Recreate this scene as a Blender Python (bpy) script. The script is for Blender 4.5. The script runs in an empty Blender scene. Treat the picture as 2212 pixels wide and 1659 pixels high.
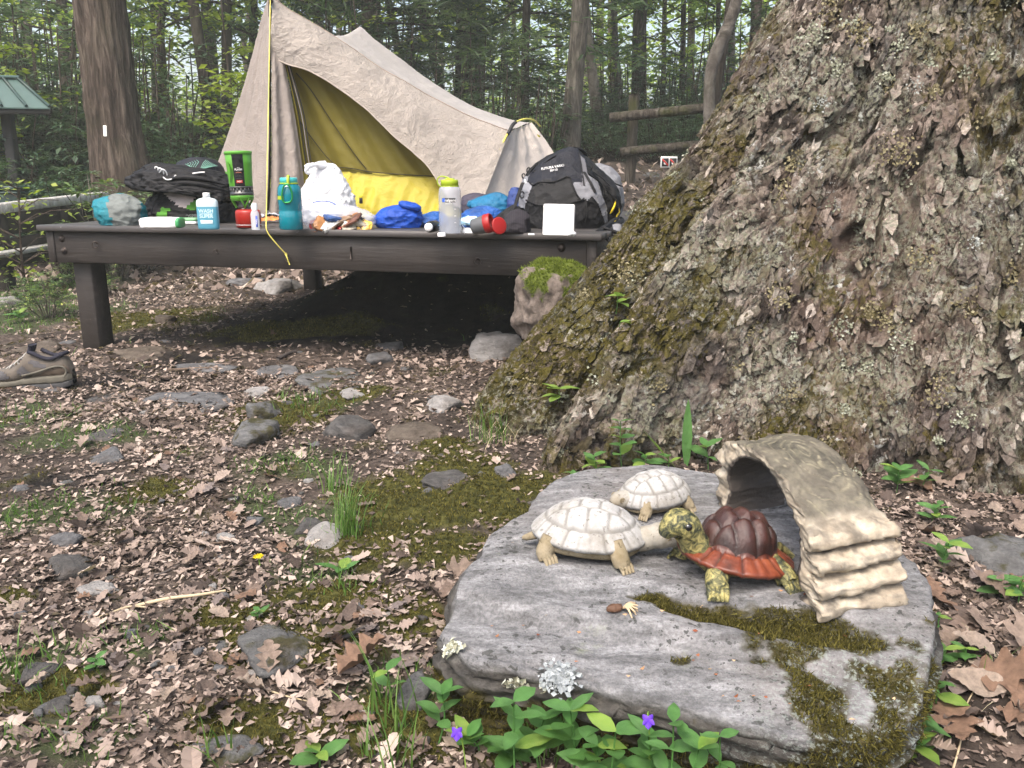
import bpy, bmesh, math, random
import numpy as np
from mathutils import Vector, Matrix
rnd = random.Random(7)
rng = np.random.default_rng(7)
R = math.radians
scene = bpy.context.scene
COL = scene.collection

# ---------------------------------------------------------------- camera
CAMZ, PITCH, FP = 0.82, R(13.7), 1814.0
cam_d = bpy.data.cameras.new('camera'); cam = bpy.data.objects.new('camera', cam_d); COL.objects.link(cam)
cam.location = (0, 0, CAMZ); cam.rotation_euler = (math.pi/2-PITCH, 0, 0)
cam_d.sensor_width = 36; cam_d.lens = 36*FP/2212; cam_d.clip_start = 0.02; cam_d.clip_end = 500
scene.camera = cam
# ---------------------------------------------------------------- sky and sun
SUN_EL, SUN_AZ = R(58), R(205)       # azimuth clockwise from +Y (behind the camera, to the left)
world = bpy.data.worlds.new('World'); scene.world = world; world.use_nodes = True
wn = world.node_tree.nodes; wl = world.node_tree.links
for n in list(wn): wn.remove(n)
sky = wn.new('ShaderNodeTexSky'); sky.sky_type = 'NISHITA'; sky.sun_disc = False
sky.sun_elevation = SUN_EL; sky.sun_rotation = SUN_AZ; sky.air_density = 1.0; sky.dust_density = 6.0; sky.ozone_density = 0.5
bg = wn.new('ShaderNodeBackground'); bg.inputs[1].default_value = 0.15
wo = wn.new('ShaderNodeOutputWorld'); wl.new(sky.outputs[0], bg.inputs[0]); wl.new(bg.outputs[0], wo.inputs[0])
sun_d = bpy.data.lights.new('sun', 'SUN'); sun_d.energy = 0.8; sun_d.angle = R(30); sun_d.color = (1, .98, .95)
sun = bpy.data.objects.new('sun', sun_d); COL.objects.link(sun)
sdir = Vector((math.sin(SUN_AZ)*math.cos(SUN_EL), math.cos(SUN_AZ)*math.cos(SUN_EL), math.sin(SUN_EL)))
sun.rotation_euler = sdir.to_track_quat('Z', 'Y').to_euler(); sun.location = (0, -5, 12)
scene.view_settings.view_transform = 'Standard'; scene.view_settings.look = 'None'
scene.view_settings.gamma = 1; scene.view_settings.use_curve_mapping = False
scene.view_settings.exposure = 1.58
scene.cycles.max_bounces = 6; scene.cycles.diffuse_bounces = 3; scene.cycles.transparent_max_bounces = 12
scene.cycles.transmission_bounces = 6; scene.cycles.glossy_bounces = 2
scene.cycles.caustics_reflective = False; scene.cycles.caustics_refractive = False

# ---------------------------------------------------------------- layout helpers (photo grid 2212 x 1659)
CP, SP = math.cos(PITCH), math.sin(PITCH)
def ray(px, py):
    a = (px-1106)/FP; b = (829.5-py)/FP
    return np.array([a, CP+b*SP, -SP+b*CP])
def at(px, py, Y):
    d = ray(px, py); t = Y/d[1]
    return np.array([0, 0, CAMZ])+d*t
def onz(px, py, z):
    d = ray(px, py); t = (z-CAMZ)/d[2]
    return np.array([0, 0, CAMZ])+d*t
def mpp(Y, py=500): return Y/ray(1106, py)[1]/FP      # metres per photo-grid pixel at distance Y

# ---------------------------------------------------------------- noise
def _h(ix, iy, iz, s):
    n = (ix*73856093) ^ (iy*19349663) ^ (iz*83492791) ^ (s*2654435 + 12345)
    n = (n ^ (n >> 13))*1274126177 & 0x7fffffff
    n = (n ^ (n >> 15))*668265263 & 0x7fffffff
    n = n ^ (n >> 12)
    return (n & 0xffff)/65535.0
def vnoise(p, s=0):
    p = np.asarray(p, float); i = np.floor(p).astype(np.int64); f = p-i; f = f*f*f*(f*(f*6-15)+10)
    x, y, z = i[..., 0], i[..., 1], i[..., 2]; fx, fy, fz = f[..., 0], f[..., 1], f[..., 2]
    r = 0
    for dx in (0, 1):
        wx = fx if dx else 1-fx
        for dy in (0, 1):
            wy = fy if dy else 1-fy
            for dz in (0, 1):
                wz = fz if dz else 1-fz
                r = r+_h(x+dx, y+dy, z+dz, s)*wx*wy*wz
    return r*2-1
ROT = np.array([[.36, .48, -.8], [-.8, .6, 0], [.48, .64, .6]])
def fbm(p, oct=4, s=0, g=.5):
    p = np.asarray(p, float); a = 1; r = 0; t = 0
    for k in range(oct):
        r = r+a*vnoise(p, s+k); t += a; a *= g; p = p@ROT.T*2.03+.37
    return r/t
def ridge(p, oct=3, s=0, g=.5):
    p = np.asarray(p, float); a = 1; r = 0; t = 0
    for k in range(oct):
        r = r+a*(1-2*np.abs(vnoise(p, s+k))); t += a; a *= g; p = p@ROT.T*2.03+.37
    return r/t
def worley(p, s=0):
    p = np.asarray(p, float); i = np.floor(p).astype(np.int64)
    f1 = np.full(p.shape[:-1], 9.); f2 = f1.copy(); cid = np.zeros(p.shape[:-1])
    for dx in (-1, 0, 1):
        for dy in (-1, 0, 1):
            for dz in (-1, 0, 1):
                c = i+np.array([dx, dy, dz]); x, y, z = c[..., 0], c[..., 1], c[..., 2]
                q = c+np.stack([_h(x, y, z, s), _h(x, y, z, s+11), _h(x, y, z, s+23)], -1)
                d = np.sqrt(((q-p)**2).sum(-1)); m = d < f1
                f2 = np.where(m, f1, np.minimum(f2, d)); cid = np.where(m, _h(x, y, z, s+37), cid); f1 = np.where(m, d, f1)
    return f1, f2, cid
def sstep(a, b, x):
    t = np.clip((x-a)/(b-a), 0, 1); return t*t*(3-2*t)

# ---------------------------------------------------------------- mesh helpers
def mesh_np(name, V, Fs, smooth=True, attrs=None):
    V = np.asarray(V, float).reshape(-1, 3)
    if not isinstance(Fs, list): Fs = [Fs]
    Fs = [np.asarray(f, np.int64) for f in Fs if len(f)]
    me = bpy.data.meshes.new(name)
    me.vertices.add(len(V)); me.vertices.foreach_set('co', V.astype(np.float32).ravel())
    li = np.concatenate([f.ravel() for f in Fs]); lt = np.concatenate([np.full(len(f), f.shape[1]) for f in Fs])
    ls = np.concatenate([[0], np.cumsum(lt)[:-1]])
    me.loops.add(len(li)); me.loops.foreach_set('vertex_index', li.astype(np.int32))
    me.polygons.add(len(lt)); me.polygons.foreach_set('loop_start', ls.astype(np.int32)); me.polygons.foreach_set('loop_total', lt.astype(np.int32))
    me.polygons.foreach_set('use_smooth', np.full(len(lt), bool(smooth)))
    me.update(calc_edges=True)
    if attrs:
        for k, a in attrs.items():
            t = me.attributes.new(k, 'FLOAT', 'POINT'); t.data.foreach_set('value', np.asarray(a, np.float32).ravel())
    return me
def gridF(n, m, cu=False, cv=False):
    i = np.arange(n if cu else n-1); j = np.arange(m if cv else m-1)
    I, J = np.meshgrid(i, j, indexing='ij'); I2 = (I+1) % n; J2 = (J+1) % m
    return np.stack([I*m+J, I2*m+J, I2*m+J2, I*m+J2], -1).reshape(-1, 4)
class MB:
    """collects vertices and faces of ONE part"""
    def __init__(s): s.V = []; s.T = []; s.Q = []; s.n = 0
    def add(s, V, F):
        V = np.asarray(V, float).reshape(-1, 3); F = np.asarray(F)
        if len(F):
            (s.T if F.shape[1] == 3 else s.Q).append(F+s.n)
        s.V.append(V); s.n += len(V); return s
    def data(s):
        F = []
        if s.T: F.append(np.concatenate(s.T))
        if s.Q: F.append(np.concatenate(s.Q))
        return np.concatenate(s.V), F
    def mesh(s, name, smooth=True):
        V, F = s.data(); return mesh_np(name, V, F, smooth)
def obj(name, me, mat=None, parent=None, loc=None, rot=None, scale=None):
    o = bpy.data.objects.new(name, me); COL.objects.link(o)
    if mat is not None and me is not None and len(me.materials) == 0: me.materials.append(mat)
    if parent is not None: o.parent = parent
    if loc is not None: o.location = loc
    if rot is not None: o.rotation_euler = rot
    if scale is not None: o.scale = scale
    return o
def tag(o, label=None, cat=None, group=None, kind=None):
    if label: o['label'] = label
    if cat: o['category'] = cat
    if group: o['group'] = group
    if kind: o['kind'] = kind
    return o
def thing(name, label, cat, loc=(0, 0, 0), rz=0, group=None):
    o = bpy.data.objects.new(name, None); COL.objects.link(o); o.empty_display_size = .05
    o.location = loc; o.rotation_euler = (0, 0, rz); return tag(o, label, cat, group)
def wpart(name, me, mat, root):
    """part whose mesh is in world coordinates, root an unrotated empty"""
    o = obj(name, me, mat, root); o.matrix_parent_inverse = Matrix.Translation(-Vector(root.location)); return o
def tube(path, rad, seg=8, cap=True, flat=1.0, noise=0, twist=0):
    P = np.asarray(path, float); n = len(P); rad = np.broadcast_to(np.asarray(rad, float), (n,))
    T = np.gradient(P, axis=0); T /= np.linalg.norm(T, axis=1)[:, None]+1e-12
    u = np.array([0, 0, 1.]) if abs(T[0][2]) < .9 else np.array([1., 0, 0])
    u = u-T[0]*(u@T[0]); u /= np.linalg.norm(u); rows = []
    for k in range(n):
        u = u-T[k]*(u@T[k]); u /= np.linalg.norm(u)+1e-12; v = np.cross(T[k], u)
        a = np.linspace(0, 2*math.pi, seg, endpoint=False)+twist*k
        rows.append(P[k]+rad[k]*(np.cos(a)[:, None]*u*flat+np.sin(a)[:, None]*v))
    V = np.concatenate(rows); F = gridF(n, seg, False, True)
    m = MB().add(V, F)
    if cap:
        for k, o in ((0, 0), (n-1, (n-1)*seg)):
            c = m.n; m.V.append(P[k][None]); m.n += 1
            idx = np.arange(seg)+o; nx = np.roll(idx, -1)
            m.T.append(np.stack([np.full(seg, c), nx, idx] if k == 0 else [np.full(seg, c), idx, nx], -1))
    return m
def lathe(prof, seg=28):
    pr = np.asarray(prof, float); a = np.linspace(0, 2*math.pi, seg, endpoint=False)
    V = np.stack([pr[:, 0][:, None]*np.cos(a), pr[:, 0][:, None]*np.sin(a), np.repeat(pr[:, 1][:, None], seg, 1)], -1).reshape(-1, 3)
    return MB().add(V, gridF(len(pr), seg, False, True)[:, ::-1])
def loftbox(secs, seg=32):
    """secs: (centre xyz, rx, ry, exponent) superellipse rings stacked, capped"""
    a = np.linspace(0, 2*math.pi, seg, endpoint=False); rows = []
    for c, rx, ry, e in secs:
        ca, sa = np.cos(a), np.sin(a)
        x = np.sign(ca)*np.abs(ca)**(2/e)*rx; y = np.sign(sa)*np.abs(sa)**(2/e)*ry
        rows.append(np.stack([x, y, 0*x], -1)+np.asarray(c))
    return MB().add(np.concatenate(rows), gridF(len(secs), seg, False, True)[:, ::-1])
def bbox(s, c=(0, 0, 0), b=.004, rz=0, seg=1):
    bm = bmesh.new(); bmesh.ops.create_cube(bm, size=1)
    for v in bm.verts: v.co = Vector((v.co.x*s[0], v.co.y*s[1], v.co.z*s[2]))
    if b: bmesh.ops.bevel(bm, geom=list(bm.edges), offset=b, segments=seg, affect='EDGES', profile=.6)
    bm.verts.index_update(); V = np.array([v.co[:] for v in bm.verts])
    m = MB(); Q = [[v.index for v in f.verts] for f in bm.faces if len(f.verts) == 4]; T = [[v.index for v in f.verts] for f in bm.faces if len(f.verts) == 3]
    bm.free()
    if rz:
        V = V@np.array([[math.cos(rz), math.sin(rz), 0], [-math.sin(rz), math.cos(rz), 0], [0, 0, 1]])
    m.add(V+np.asarray(c), np.array(Q)); 
    if T: m.T.append(np.array(T))
    return m
def blob(dims, n=28, sq=2.4, amp=.0, freq=6, seed=0, flat=.0, crease=0, cfreq=9, top=0):
    """soft bag: superellipsoid with its base at z=0, creased by noise"""
    u = np.linspace(-math.pi/2, math.pi/2, n); v = np.linspace(-math.pi, math.pi, 2*n, endpoint=False)
    U, W = np.meshgrid(u, v, indexing='ij'); e = 2/sq
    sp = lambda x: np.sign(x)*np.abs(x)**e
    X = sp(np.cos(U))*sp(np.cos(W)); Y = sp(np.cos(U))*sp(np.sin(W)); Z = sp(np.sin(U))
    P = np.stack([X, Y, Z], -1); d = np.asarray(dims, float)
    N = P/(np.linalg.norm(P, axis=-1, keepdims=True)+1e-9)
    Q = P*d/max(d)
    if amp: P = P*(1+amp*fbm(Q*freq+seed*7.1, 4, seed)[..., None])
    if crease: P = P*(1+crease*ridge(Q*cfreq+seed*3.3, 3, seed+5)[..., None])
    if top: P[..., 0] *= 1-top*np.clip(P[..., 2], 0, 1); P[..., 1] *= 1-top*np.clip(P[..., 2], 0, 1)
    P = P*d; z = P[..., 2]; zb = -d[2]*(1-flat); P[..., 2] = np.maximum(z, zb)-zb
    return MB().add(P.reshape(-1, 3), gridF(n, 2*n, False, True)[:, ::-1])
def xf(m, rx=0, ry=0, rz=0, t=(0, 0, 0), s=1):
    M = np.array(Matrix.Rotation(rz, 3, 'Z')@Matrix.Rotation(ry, 3, 'Y')@Matrix.Rotation(rx, 3, 'X'))
    m.V = [(v*s)@M.T+np.asarray(t) for v in m.V]; return m
def ico(sub=3):
    bm = bmesh.new(); bmesh.ops.create_icosphere(bm, subdivisions=sub, radius=1); bm.verts.index_update()
    V = np.array([v.co[:] for v in bm.verts]); F = np.array([[v.index for v in f.verts] for f in bm.faces]); bm.free(); return V, F
def sheet(P): 
    P = np.asarray(P); return MB().add(P.reshape(-1, 3), gridF(P.shape[0], P.shape[1]))
def spline(pts, n):
    P = np.asarray(pts, float); t = np.linspace(0, 1, len(P)); x = np.linspace(0, 1, n)
    k = np.clip(np.searchsorted(t, x, 'right')-1, 0, len(P)-2); f = (x-t[k])/(t[k+1]-t[k])
    p0 = P[np.clip(k-1, 0, len(P)-1)]; p1 = P[k]; p2 = P[k+1]; p3 = P[np.clip(k+2, 0, len(P)-1)]
    f = f[:, None]
    return .5*((2*p1)+(p2-p0)*f+(2*p0-5*p1+4*p2-p3)*f**2+(3*p1-p0-3*p2+p3)*f**3)
_TX = {}
for _s in ('WASH', 'SUPER', 'CONCENTRATED', 'OSPREY', 'FLASH', '▲', 'WARNING', '------------', 'HOT', 'PURELL', 'nalgene', 'MADE IN USA', '-', '700', '500', '300', 'FUTURA VARIO', '50+10'):
    _cu = bpy.data.curves.new('t', 'FONT'); _cu.body = _s; _cu.size = 1; _cu.align_x = 'CENTER'; _cu.align_y = 'CENTER'; _cu.offset = .012
    _o = bpy.data.objects.new('t', _cu); COL.objects.link(_o); _me = bpy.data.meshes.new_from_object(_o.evaluated_get(bpy.context.evaluated_depsgraph_get()))
    _me.calc_loop_triangles(); _TX[_s] = (np.array([v.co[:] for v in _me.vertices]), np.array([t.vertices[:] for t in _me.loop_triangles]))
    bpy.data.objects.remove(_o); bpy.data.curves.remove(_cu); bpy.data.meshes.remove(_me)
def text_np(s, size, align='CENTER', bold=0): V, F = _TX[s]; return V*size, F
def bend_text(s, size, r, z, ang=-math.pi/2, bold=0, ry=None):
    """lettering wrapped on an upright cylinder of radius r"""
    V, F = text_np(s, size, bold=bold); a = ang+V[:, 0]/r; ry = ry or r
    return MB().add(np.stack([r*np.cos(a), ry*np.sin(a), z+V[:, 1]], -1), F)

# ---------------------------------------------------------------- materials
class NT:
    def __init__(s, name):
        s.m = bpy.data.materials.new(name); s.m.use_nodes = True; s.t = s.m.node_tree; s.t.nodes.clear(); s.vec = None
    def n(s, ty, **k):
        o = s.t.nodes.new(ty)
        for a, b in k.items(): setattr(o, a, b)
        return o
    def l(s, a, b): s.t.links.new(a, b)
    def put(s, sock, v):
        if hasattr(v, 'links') or isinstance(v, bpy.types.NodeSocket): s.l(v, sock)
        else:
            if isinstance(v, (tuple, list)) and len(v) == 3 and sock.type == 'RGBA': v = (*v, 1)
            sock.default_value = v
    def co(s, kind='Object', scale=None, rot=None):
        tc = s.n('ShaderNodeTexCoord'); o = tc.outputs[kind]
        if scale or rot:
            mp = s.n('ShaderNodeMapping'); s.l(o, mp.inputs[0])
            if scale: mp.inputs['Scale'].default_value = scale
            if rot: mp.inputs['Rotation'].default_value = rot
            o = mp.outputs[0]
        return o
    def noise(s, scale, detail=5, rough=.55, vec=None, dist=0):
        o = s.n('ShaderNodeTexNoise'); o.inputs['Scale'].default_value = scale; o.inputs['Detail'].default_value = detail
        o.inputs['Roughness'].default_value = rough; o.inputs['Distortion'].default_value = dist
        s.l(vec or s.co(), o.inputs['Vector']); return o.outputs['Fac']
    def vor(s, scale, feature='F1', out='Distance', vec=None):
        o = s.n('ShaderNodeTexVoronoi', feature=feature); o.inputs['Scale'].default_value = scale
        s.l(vec or s.co(), o.inputs['Vector']); return o.outputs[out]
    def ramp(s, fac, stops):
        o = s.n('ShaderNodeValToRGB'); e = o.color_ramp.elements
        while len(e) < len(stops): e.new(.5)
        for k, (p, c) in enumerate(stops):
            e[k].position = p; e[k].color = (c, c, c, 1) if not isinstance(c, (tuple, list)) else (*c[:3], 1)
        s.l(fac, o.inputs[0]); return o.outputs[0]
    def mix(s, f, a, b, mode='MIX'):
        o = s.n('ShaderNodeMix', data_type='RGBA', blend_type=mode)
        s.put(o.inputs[0], f); s.put(o.inputs[6], a); s.put(o.inputs[7], b); return o.outputs[2]
    def math(s, op, a, b=0):
        o = s.n('ShaderNodeMath', operation=op); s.put(o.inputs[0], a); s.put(o.inputs[1], b); return o.outputs[0]
    def attr(s, name): return s.n('ShaderNodeAttribute', attribute_name=name).outputs['Fac']
    def island(s): return s.n('ShaderNodeNewGeometry').outputs['Random Per Island']
    def objrand(s): return s.n('ShaderNodeObjectInfo').outputs['Random']
    def out(s, col, rough=.6, bump=None, bs=.4, bd=.01, spec=.4, transl=0, tcol=None, **kw):
        p = s.n('ShaderNodeBsdfPrincipled'); s.put(p.inputs['Base Color'], col); s.put(p.inputs['Roughness'], rough)
        p.inputs['Specular IOR Level'].default_value = spec
        for k, v in kw.items(): s.put(p.inputs[k.replace('_', ' ')], v)
        if bump is not None:
            b = s.n('ShaderNodeBump'); b.inputs['Strength'].default_value = bs; b.inputs['Distance'].default_value = bd
            s.l(bump, b.inputs['Height']); s.l(b.outputs[0], p.inputs['Normal'])
        o = s.n('ShaderNodeOutputMaterial'); sh = p.outputs[0]
        if transl:
            t = s.n('ShaderNodeBsdfTranslucent'); s.put(t.inputs[0], tcol if tcol is not None else col)
            x = s.n('ShaderNodeMixShader'); x.inputs[0].default_value = transl; s.l(sh, x.inputs[1]); s.l(t.outputs[0], x.inputs[2]); sh = x.outputs[0]
        s.l(sh, o.inputs[0]); return s.m
def simple(name, col, rough=.6, var=.18, scale=12, bump=.15, bscale=60, bd=.002, **kw):
    """plain surface with slight mottling and fine relief"""
    t = NT(name); c = np.array(col); f = t.noise(scale, 5)
    cc = t.ramp(f, [(.3, tuple(c*(1-var))), (.7, tuple(np.minimum(c*(1+var), 1)))])
    return t.out(cc, rough, t.noise(bscale, 4) if bump else None, bump, bd, **kw)
def leafmat(name, stops, rough=.45, transl=.35, spec=.4, tmul=1.3, vein=False):
    t = NT(name); c = t.ramp(t.island(), stops)
    tc = t.mix(1.0, c, (1.25, 1.35, .55), 'MULTIPLY')
    return t.out(c, rough, spec=spec, transl=transl, tcol=tc)
# ================================================================= SETTING
DECK = 0.62
FL = onz(75, 486, DECK); FR = onz(1300, 506, DECK); PW = float(np.linalg.norm(FR-FL)); PA = math.atan2(FR[1]-FL[1], FR[0]-FL[0]); PD = 2.44
def G(x, y, fine=True):
    x = np.asarray(x, float); y = np.asarray(y, float); o = 0*x*y; x = x+o; y = y+o
    b = sstep(-1.75, -.7, x-.25*(y-4.5))
    z = .03+b*.42*sstep(4.1, 5.5, y)+b*.095*np.maximum(y-5.4, 0)+(1-b)*.09*np.maximum(y-7.4, 0)
    p = np.stack([x, y, o], -1)
    z = z+.05*fbm(p*.55+3, 3, 3)+.022*fbm(p*2.3, 3, 9)
    z = z+.0*x
    z = z-.085*np.exp(-((x-.15)**2/.3+(y-1.0)**2/.05))
    if fine: z = z+.012*fbm(p*9, 3, 21)+.006*ridge(p*17, 2, 5)
    return z
def gpix(px, py):
    """ground point seen at a photo-grid pixel"""
    d = ray(px, py); t = .6; o = np.array([0, 0, CAMZ])
    ts = np.concatenate([np.linspace(.5, 6, 500), np.linspace(6, 40, 300)])
    P = o+ts[:, None]*d; below = P[:, 2] < G(P[:, 0], P[:, 1], False); k = int(np.argmax(below)) if below.any() else len(ts)-1
    return P[k]
# ground-cover masks (blobs in photo-grid pixels -> world): moss, grass, bare soil
def blobs(lst):
    out = []
    for px, py, rx, ry in lst:
        c = gpix(px, py); e = gpix(px+rx, py); f = gpix(px, py+ry); out.append((c[0], c[1], abs(e[0]-c[0])+.01, max(abs(f[1]-c[1]), .03)))
    return out
MOSS = blobs([(930, 1080, 190, 90), (1010, 1020, 120, 50), (830, 1160, 130, 60), (650, 1400, 190, 60), (860, 1590, 190, 90), (560, 1600, 160, 60), (330, 690, 140, 25), (620, 715, 200, 20), (150, 1500, 120, 50),
              (620, 900, 120, 40), (740, 850, 90, 25), (330, 1060, 90, 30), (1080, 1045, 120, 40), (960, 965, 70, 30), (1060, 1560, 120, 110), (480, 1340, 80, 40), (720, 1300, 120, 50), (880, 1330, 60, 60), (1100, 1120, 60, 40), (960, 1180, 90, 50), (30, 1290, 60, 25)])
GRASS = blobs([(50, 700, 110, 40), (230, 670, 50, 20), (60, 905, 110, 35), (180, 940, 130, 40), (650, 1000, 120, 50), (700, 1130, 130, 60), (90, 1440, 130, 90), (300, 1380, 80, 60), (660, 880, 100, 30), (700, 1250, 110, 50), (860, 1500, 110, 90), (250, 1100, 90, 30), (60, 640, 110, 40), (80, 1110, 100, 40), (140, 1610, 150, 60), (560, 1080, 60, 25)])
SOIL = blobs([(330, 735, 220, 22), (200, 830, 160, 40), (120, 1040, 170, 30), (620, 740, 260, 20), (880, 700, 220, 15), (560, 1470, 90, 20), (420, 780, 160, 20), (20, 830, 120, 50)])
def mask(lst, x, y, s):
    m = 0*x
    for cx, cy, rx, ry in lst: m = np.maximum(m, 1-np.sqrt(((x-cx)/rx)**2+((y-cy)/ry)**2)*.72)
    p = np.stack([x, y, 0*x], -1)
    return np.clip(m+.45*fbm(p*7, 4, s)-.05, 0, 1)

# ---- materials of the setting
def ground_mat():
    t = NT('forest_soil'); soil_shade = t.ramp(t.noise(9, 8, .65), [(.25, (.016, .013, .011)), (.55, (.04, .032, .027)), (.8, (.085, .068, .057))])
    lit = t.ramp(t.noise(38, 6, .7), [(.36, (.03, .023, .019)), (.5, (.095, .073, .06)), (.62, (.19, .15, .127))])
    c = t.mix(t.ramp(t.noise(3.1, 4), [(.4, .15), (.62, .8)]), soil_shade, lit)
    ms = t.ramp(t.noise(55, 5), [(.32, (.018, .02, .006)), (.52, (.05, .05, .012)), (.7, (.1, .095, .026))])
    gr = t.ramp(t.noise(60, 5), [(.3, (.02, .035, .01)), (.7, (.06, .09, .028))])
    so = t.ramp(t.noise(14, 6), [(.3, (.004, .0035, .0035)), (.7, (.018, .016, .015))])  # bare soil tone, also used as painted shade under the deck
    c = t.mix(t.attr('soil_shade'), c, so); c = t.mix(t.ramp(t.attr('grass'), [(.15, 0), (.5, .6)]), c, gr); c = t.mix(t.ramp(t.attr('moss'), [(.12, 0), (.35, 1)]), c, ms)
    return t.out(c, .95, t.noise(70, 8, .7), .9, .012, spec=.15)
xs = np.concatenate([-70+np.linspace(0, 1, 50)**.55*67.2, np.linspace(-2.75, 2.1, 300), 2.1+np.linspace(.0, 1, 46)[1:]**1.8*68])
ys = np.concatenate([np.linspace(-3, .75, 12), np.linspace(.78, 4.4, 270), 4.4+np.linspace(0, 1, 150)[1:]**2.0*120])
GX, GY = np.meshgrid(xs, ys, indexing='ij'); GZ = G(GX, GY)
gme = mesh_np('ground', np.stack([GX, GY, GZ], -1), gridF(len(xs), len(ys)), True, {'moss': mask(MOSS, GX, GY, 31), 'grass': mask(GRASS, GX, GY, 41), 'soil_shade': np.maximum(mask(SOIL, GX, GY, 51), sstep(-1.75, -1.3, GX-.26*(GY-4.2))*sstep(3.75, 4.1, GY)*(1-sstep(5.7, 6.2, GY))*(1-sstep(.5, .9, GX-.26*(GY-4.2))))})  # soil mask also blackens the ground under the deck, standing in for shade
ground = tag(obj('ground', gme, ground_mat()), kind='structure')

def bark_mat(name, dark, mid, light, zs=.25, moss=0, sc=22):
    t = NT(name); v = t.co('Object', (1, 1, zs)); a = t.noise(sc, 8, .68, v, .6)
    c = t.ramp(a, [(.36, dark), (.5, mid), (.63, light)])
    c = t.mix(t.ramp(t.noise(2.2, 5), [(.5, 0), (.7, .5)]), c, tuple(np.array(mid)*.6+np.array((.02, .025, .008))))
    if moss: c = t.mix(t.ramp(t.noise(3.7, 6), [(.52, 0), (.66, moss)]), c, (.07, .08, .018))
    return t.out(c, .9, a, 1.0, .05, spec=.15)
B_BROWN = bark_mat('bark_brown', (.028, .02, .016), (.072, .054, .043), (.155, .123, .1), .12)
B_DARK = bark_mat('bark_dark', (.022, .018, .015), (.055, .044, .035), (.1, .085, .07), .15)
B_GREY = bark_mat('bark_grey', (.04, .035, .03), (.1, .088, .074), (.2, .178, .15), .16, sc=30)
B_PALE = bark_mat('bark_smooth', (.07, .06, .05), (.135, .118, .1), (.2, .18, .155), .8, sc=9)
L_RHODO = leafmat('rhododendron_leaf', [(0, (.025, .055, .03)), (.5, (.05, .095, .05)), (.85, (.1, .155, .095)), (1, (.17, .225, .155))], .32, .25, .6)
L_SHRUB = leafmat('shrub_leaf', [(0, (.04, .08, .025)), (.6, (.085, .14, .045)), (.85, (.17, .24, .07)), (1, (.38, .42, .1))], .4, .25, .45)
L_MAPLE = leafmat('spring_leaf', [(0, (.08, .15, .03)), (.5, (.17, .26, .06)), (1, (.31, .39, .12))], .5, .62, .3)
L_FAR = leafmat('far_leaf', [(0, (.09, .15, .04)), (.5, (.24, .32, .1)), (1, (.46, .52, .25))], .6, .68, .2)
L_PINE = leafmat('pine_needle', [(0, (.06, .1, .06)), (.5, (.105, .16, .095)), (1, (.17, .23, .13))], .5, .5, .3)
L_YELLOW = leafmat('fresh_leaf', [(0, (.14, .2, .03)), (1, (.32, .38, .08))], .5, .45, .3)

def diamonds(C, S, aspect=.5, up=.6, r=None, long=None):
    """N folded leaf diamonds, centres C, half-lengths S"""
    r = r or np.random.default_rng(1); N = len(C)
    nrm = r.normal(size=(N, 3)); nrm[:, 2] = np.abs(nrm[:, 2])+up*2; nrm /= np.linalg.norm(nrm, axis=1)[:, None]
    d = r.normal(size=(N, 3)) if long is None else long+r.normal(size=(N, 3))*.35
    d -= nrm*(d*nrm).sum(1)[:, None]; d /= np.linalg.norm(d, axis=1)[:, None]+1e-9; w = np.cross(nrm, d)
    S = np.asarray(S).reshape(-1, 1)
    V = np.stack([C-d*S, C+w*S*aspect+nrm*S*.12, C+d*S, C-w*S*aspect+nrm*S*.12], 1)
    return V.reshape(-1, 3), np.arange(4*N).reshape(-1, 4)
def crown(seed, kind):
    """local crown round a trunk on the z axis: (limb mesh, leaf mesh)"""
    r = np.random.default_rng(seed); lm = MB(); Cs = []; Ls = []
    if kind == 'pine': nb, z0, z1, rad, per, ls = 46, 1.1, 8.5, 2.9, 135, .085
    elif kind == 'dead': nb, z0, z1, rad, per, ls = 30, .8, 6.5, 1.6, 12, .05
    else: nb, z0, z1, rad, per, ls = 34, 1.6, 9, 3.3, 115, .07
    for k in range(nb):
        z = z0+(z1-z0)*(k+r.random())/nb; az = r.random()*6.283; L = rad*(.45+.6*r.random())*(1-.25*(z-z0)/(z1-z0))
        rise = r.uniform(-.15, .2) if kind != 'oak' else r.uniform(0, .55)
        t = np.linspace(0, 1, 7)[:, None]; d = np.array([math.cos(az), math.sin(az), rise])
        path = np.array([0, 0, z])+d*L*t+np.concatenate([r.normal(size=(7, 2))*.05, (-.22*t*t*L if kind == 'pine' else -.1*t*t*L)], 1)*np.minimum(t*3, 1)
        lm.add(*_m(tube(path, np.linspace(.022, .004, 7)*(1 if kind != 'dead' else .7), 4, False)))
        n = per; u = r.random(n)**.7*.8+.2; i = np.minimum((u*6).astype(int), 5); f = (u*6-i)[:, None]
        c = path[i]*(1-f)+path[i+1]*f; side = np.array([-math.sin(az), math.cos(az), 0]); sp = (.12+.3*u)[:, None]*L*.45
        off = r.normal(size=(n, 1))*sp*side+r.normal(size=(n, 3))*np.array([.08, .08, .05])
        Cs.append(c+off); Ls.append(np.sign((off@side))[:, None]*side*.8+d*.7)
    C = np.concatenate(Cs); Lg = np.concatenate(Ls)
    if kind == 'pine': V, F = diamonds(C, r.uniform(.6, 1.5, len(C))*ls*1.3, .14, .5, r, Lg)
    else: V, F = diamonds(C, r.uniform(.6, 1.4, len(C))*ls, .55, .7, r)
    return lm.mesh('limbs'), mesh_np('leaves', V, F, False)
def _m(m):
    V, F = m.data()
    F = [f if f.shape[1] == 4 else np.concatenate([f, f[:, 2:]], 1) for f in F]; return V, np.concatenate(F)
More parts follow.
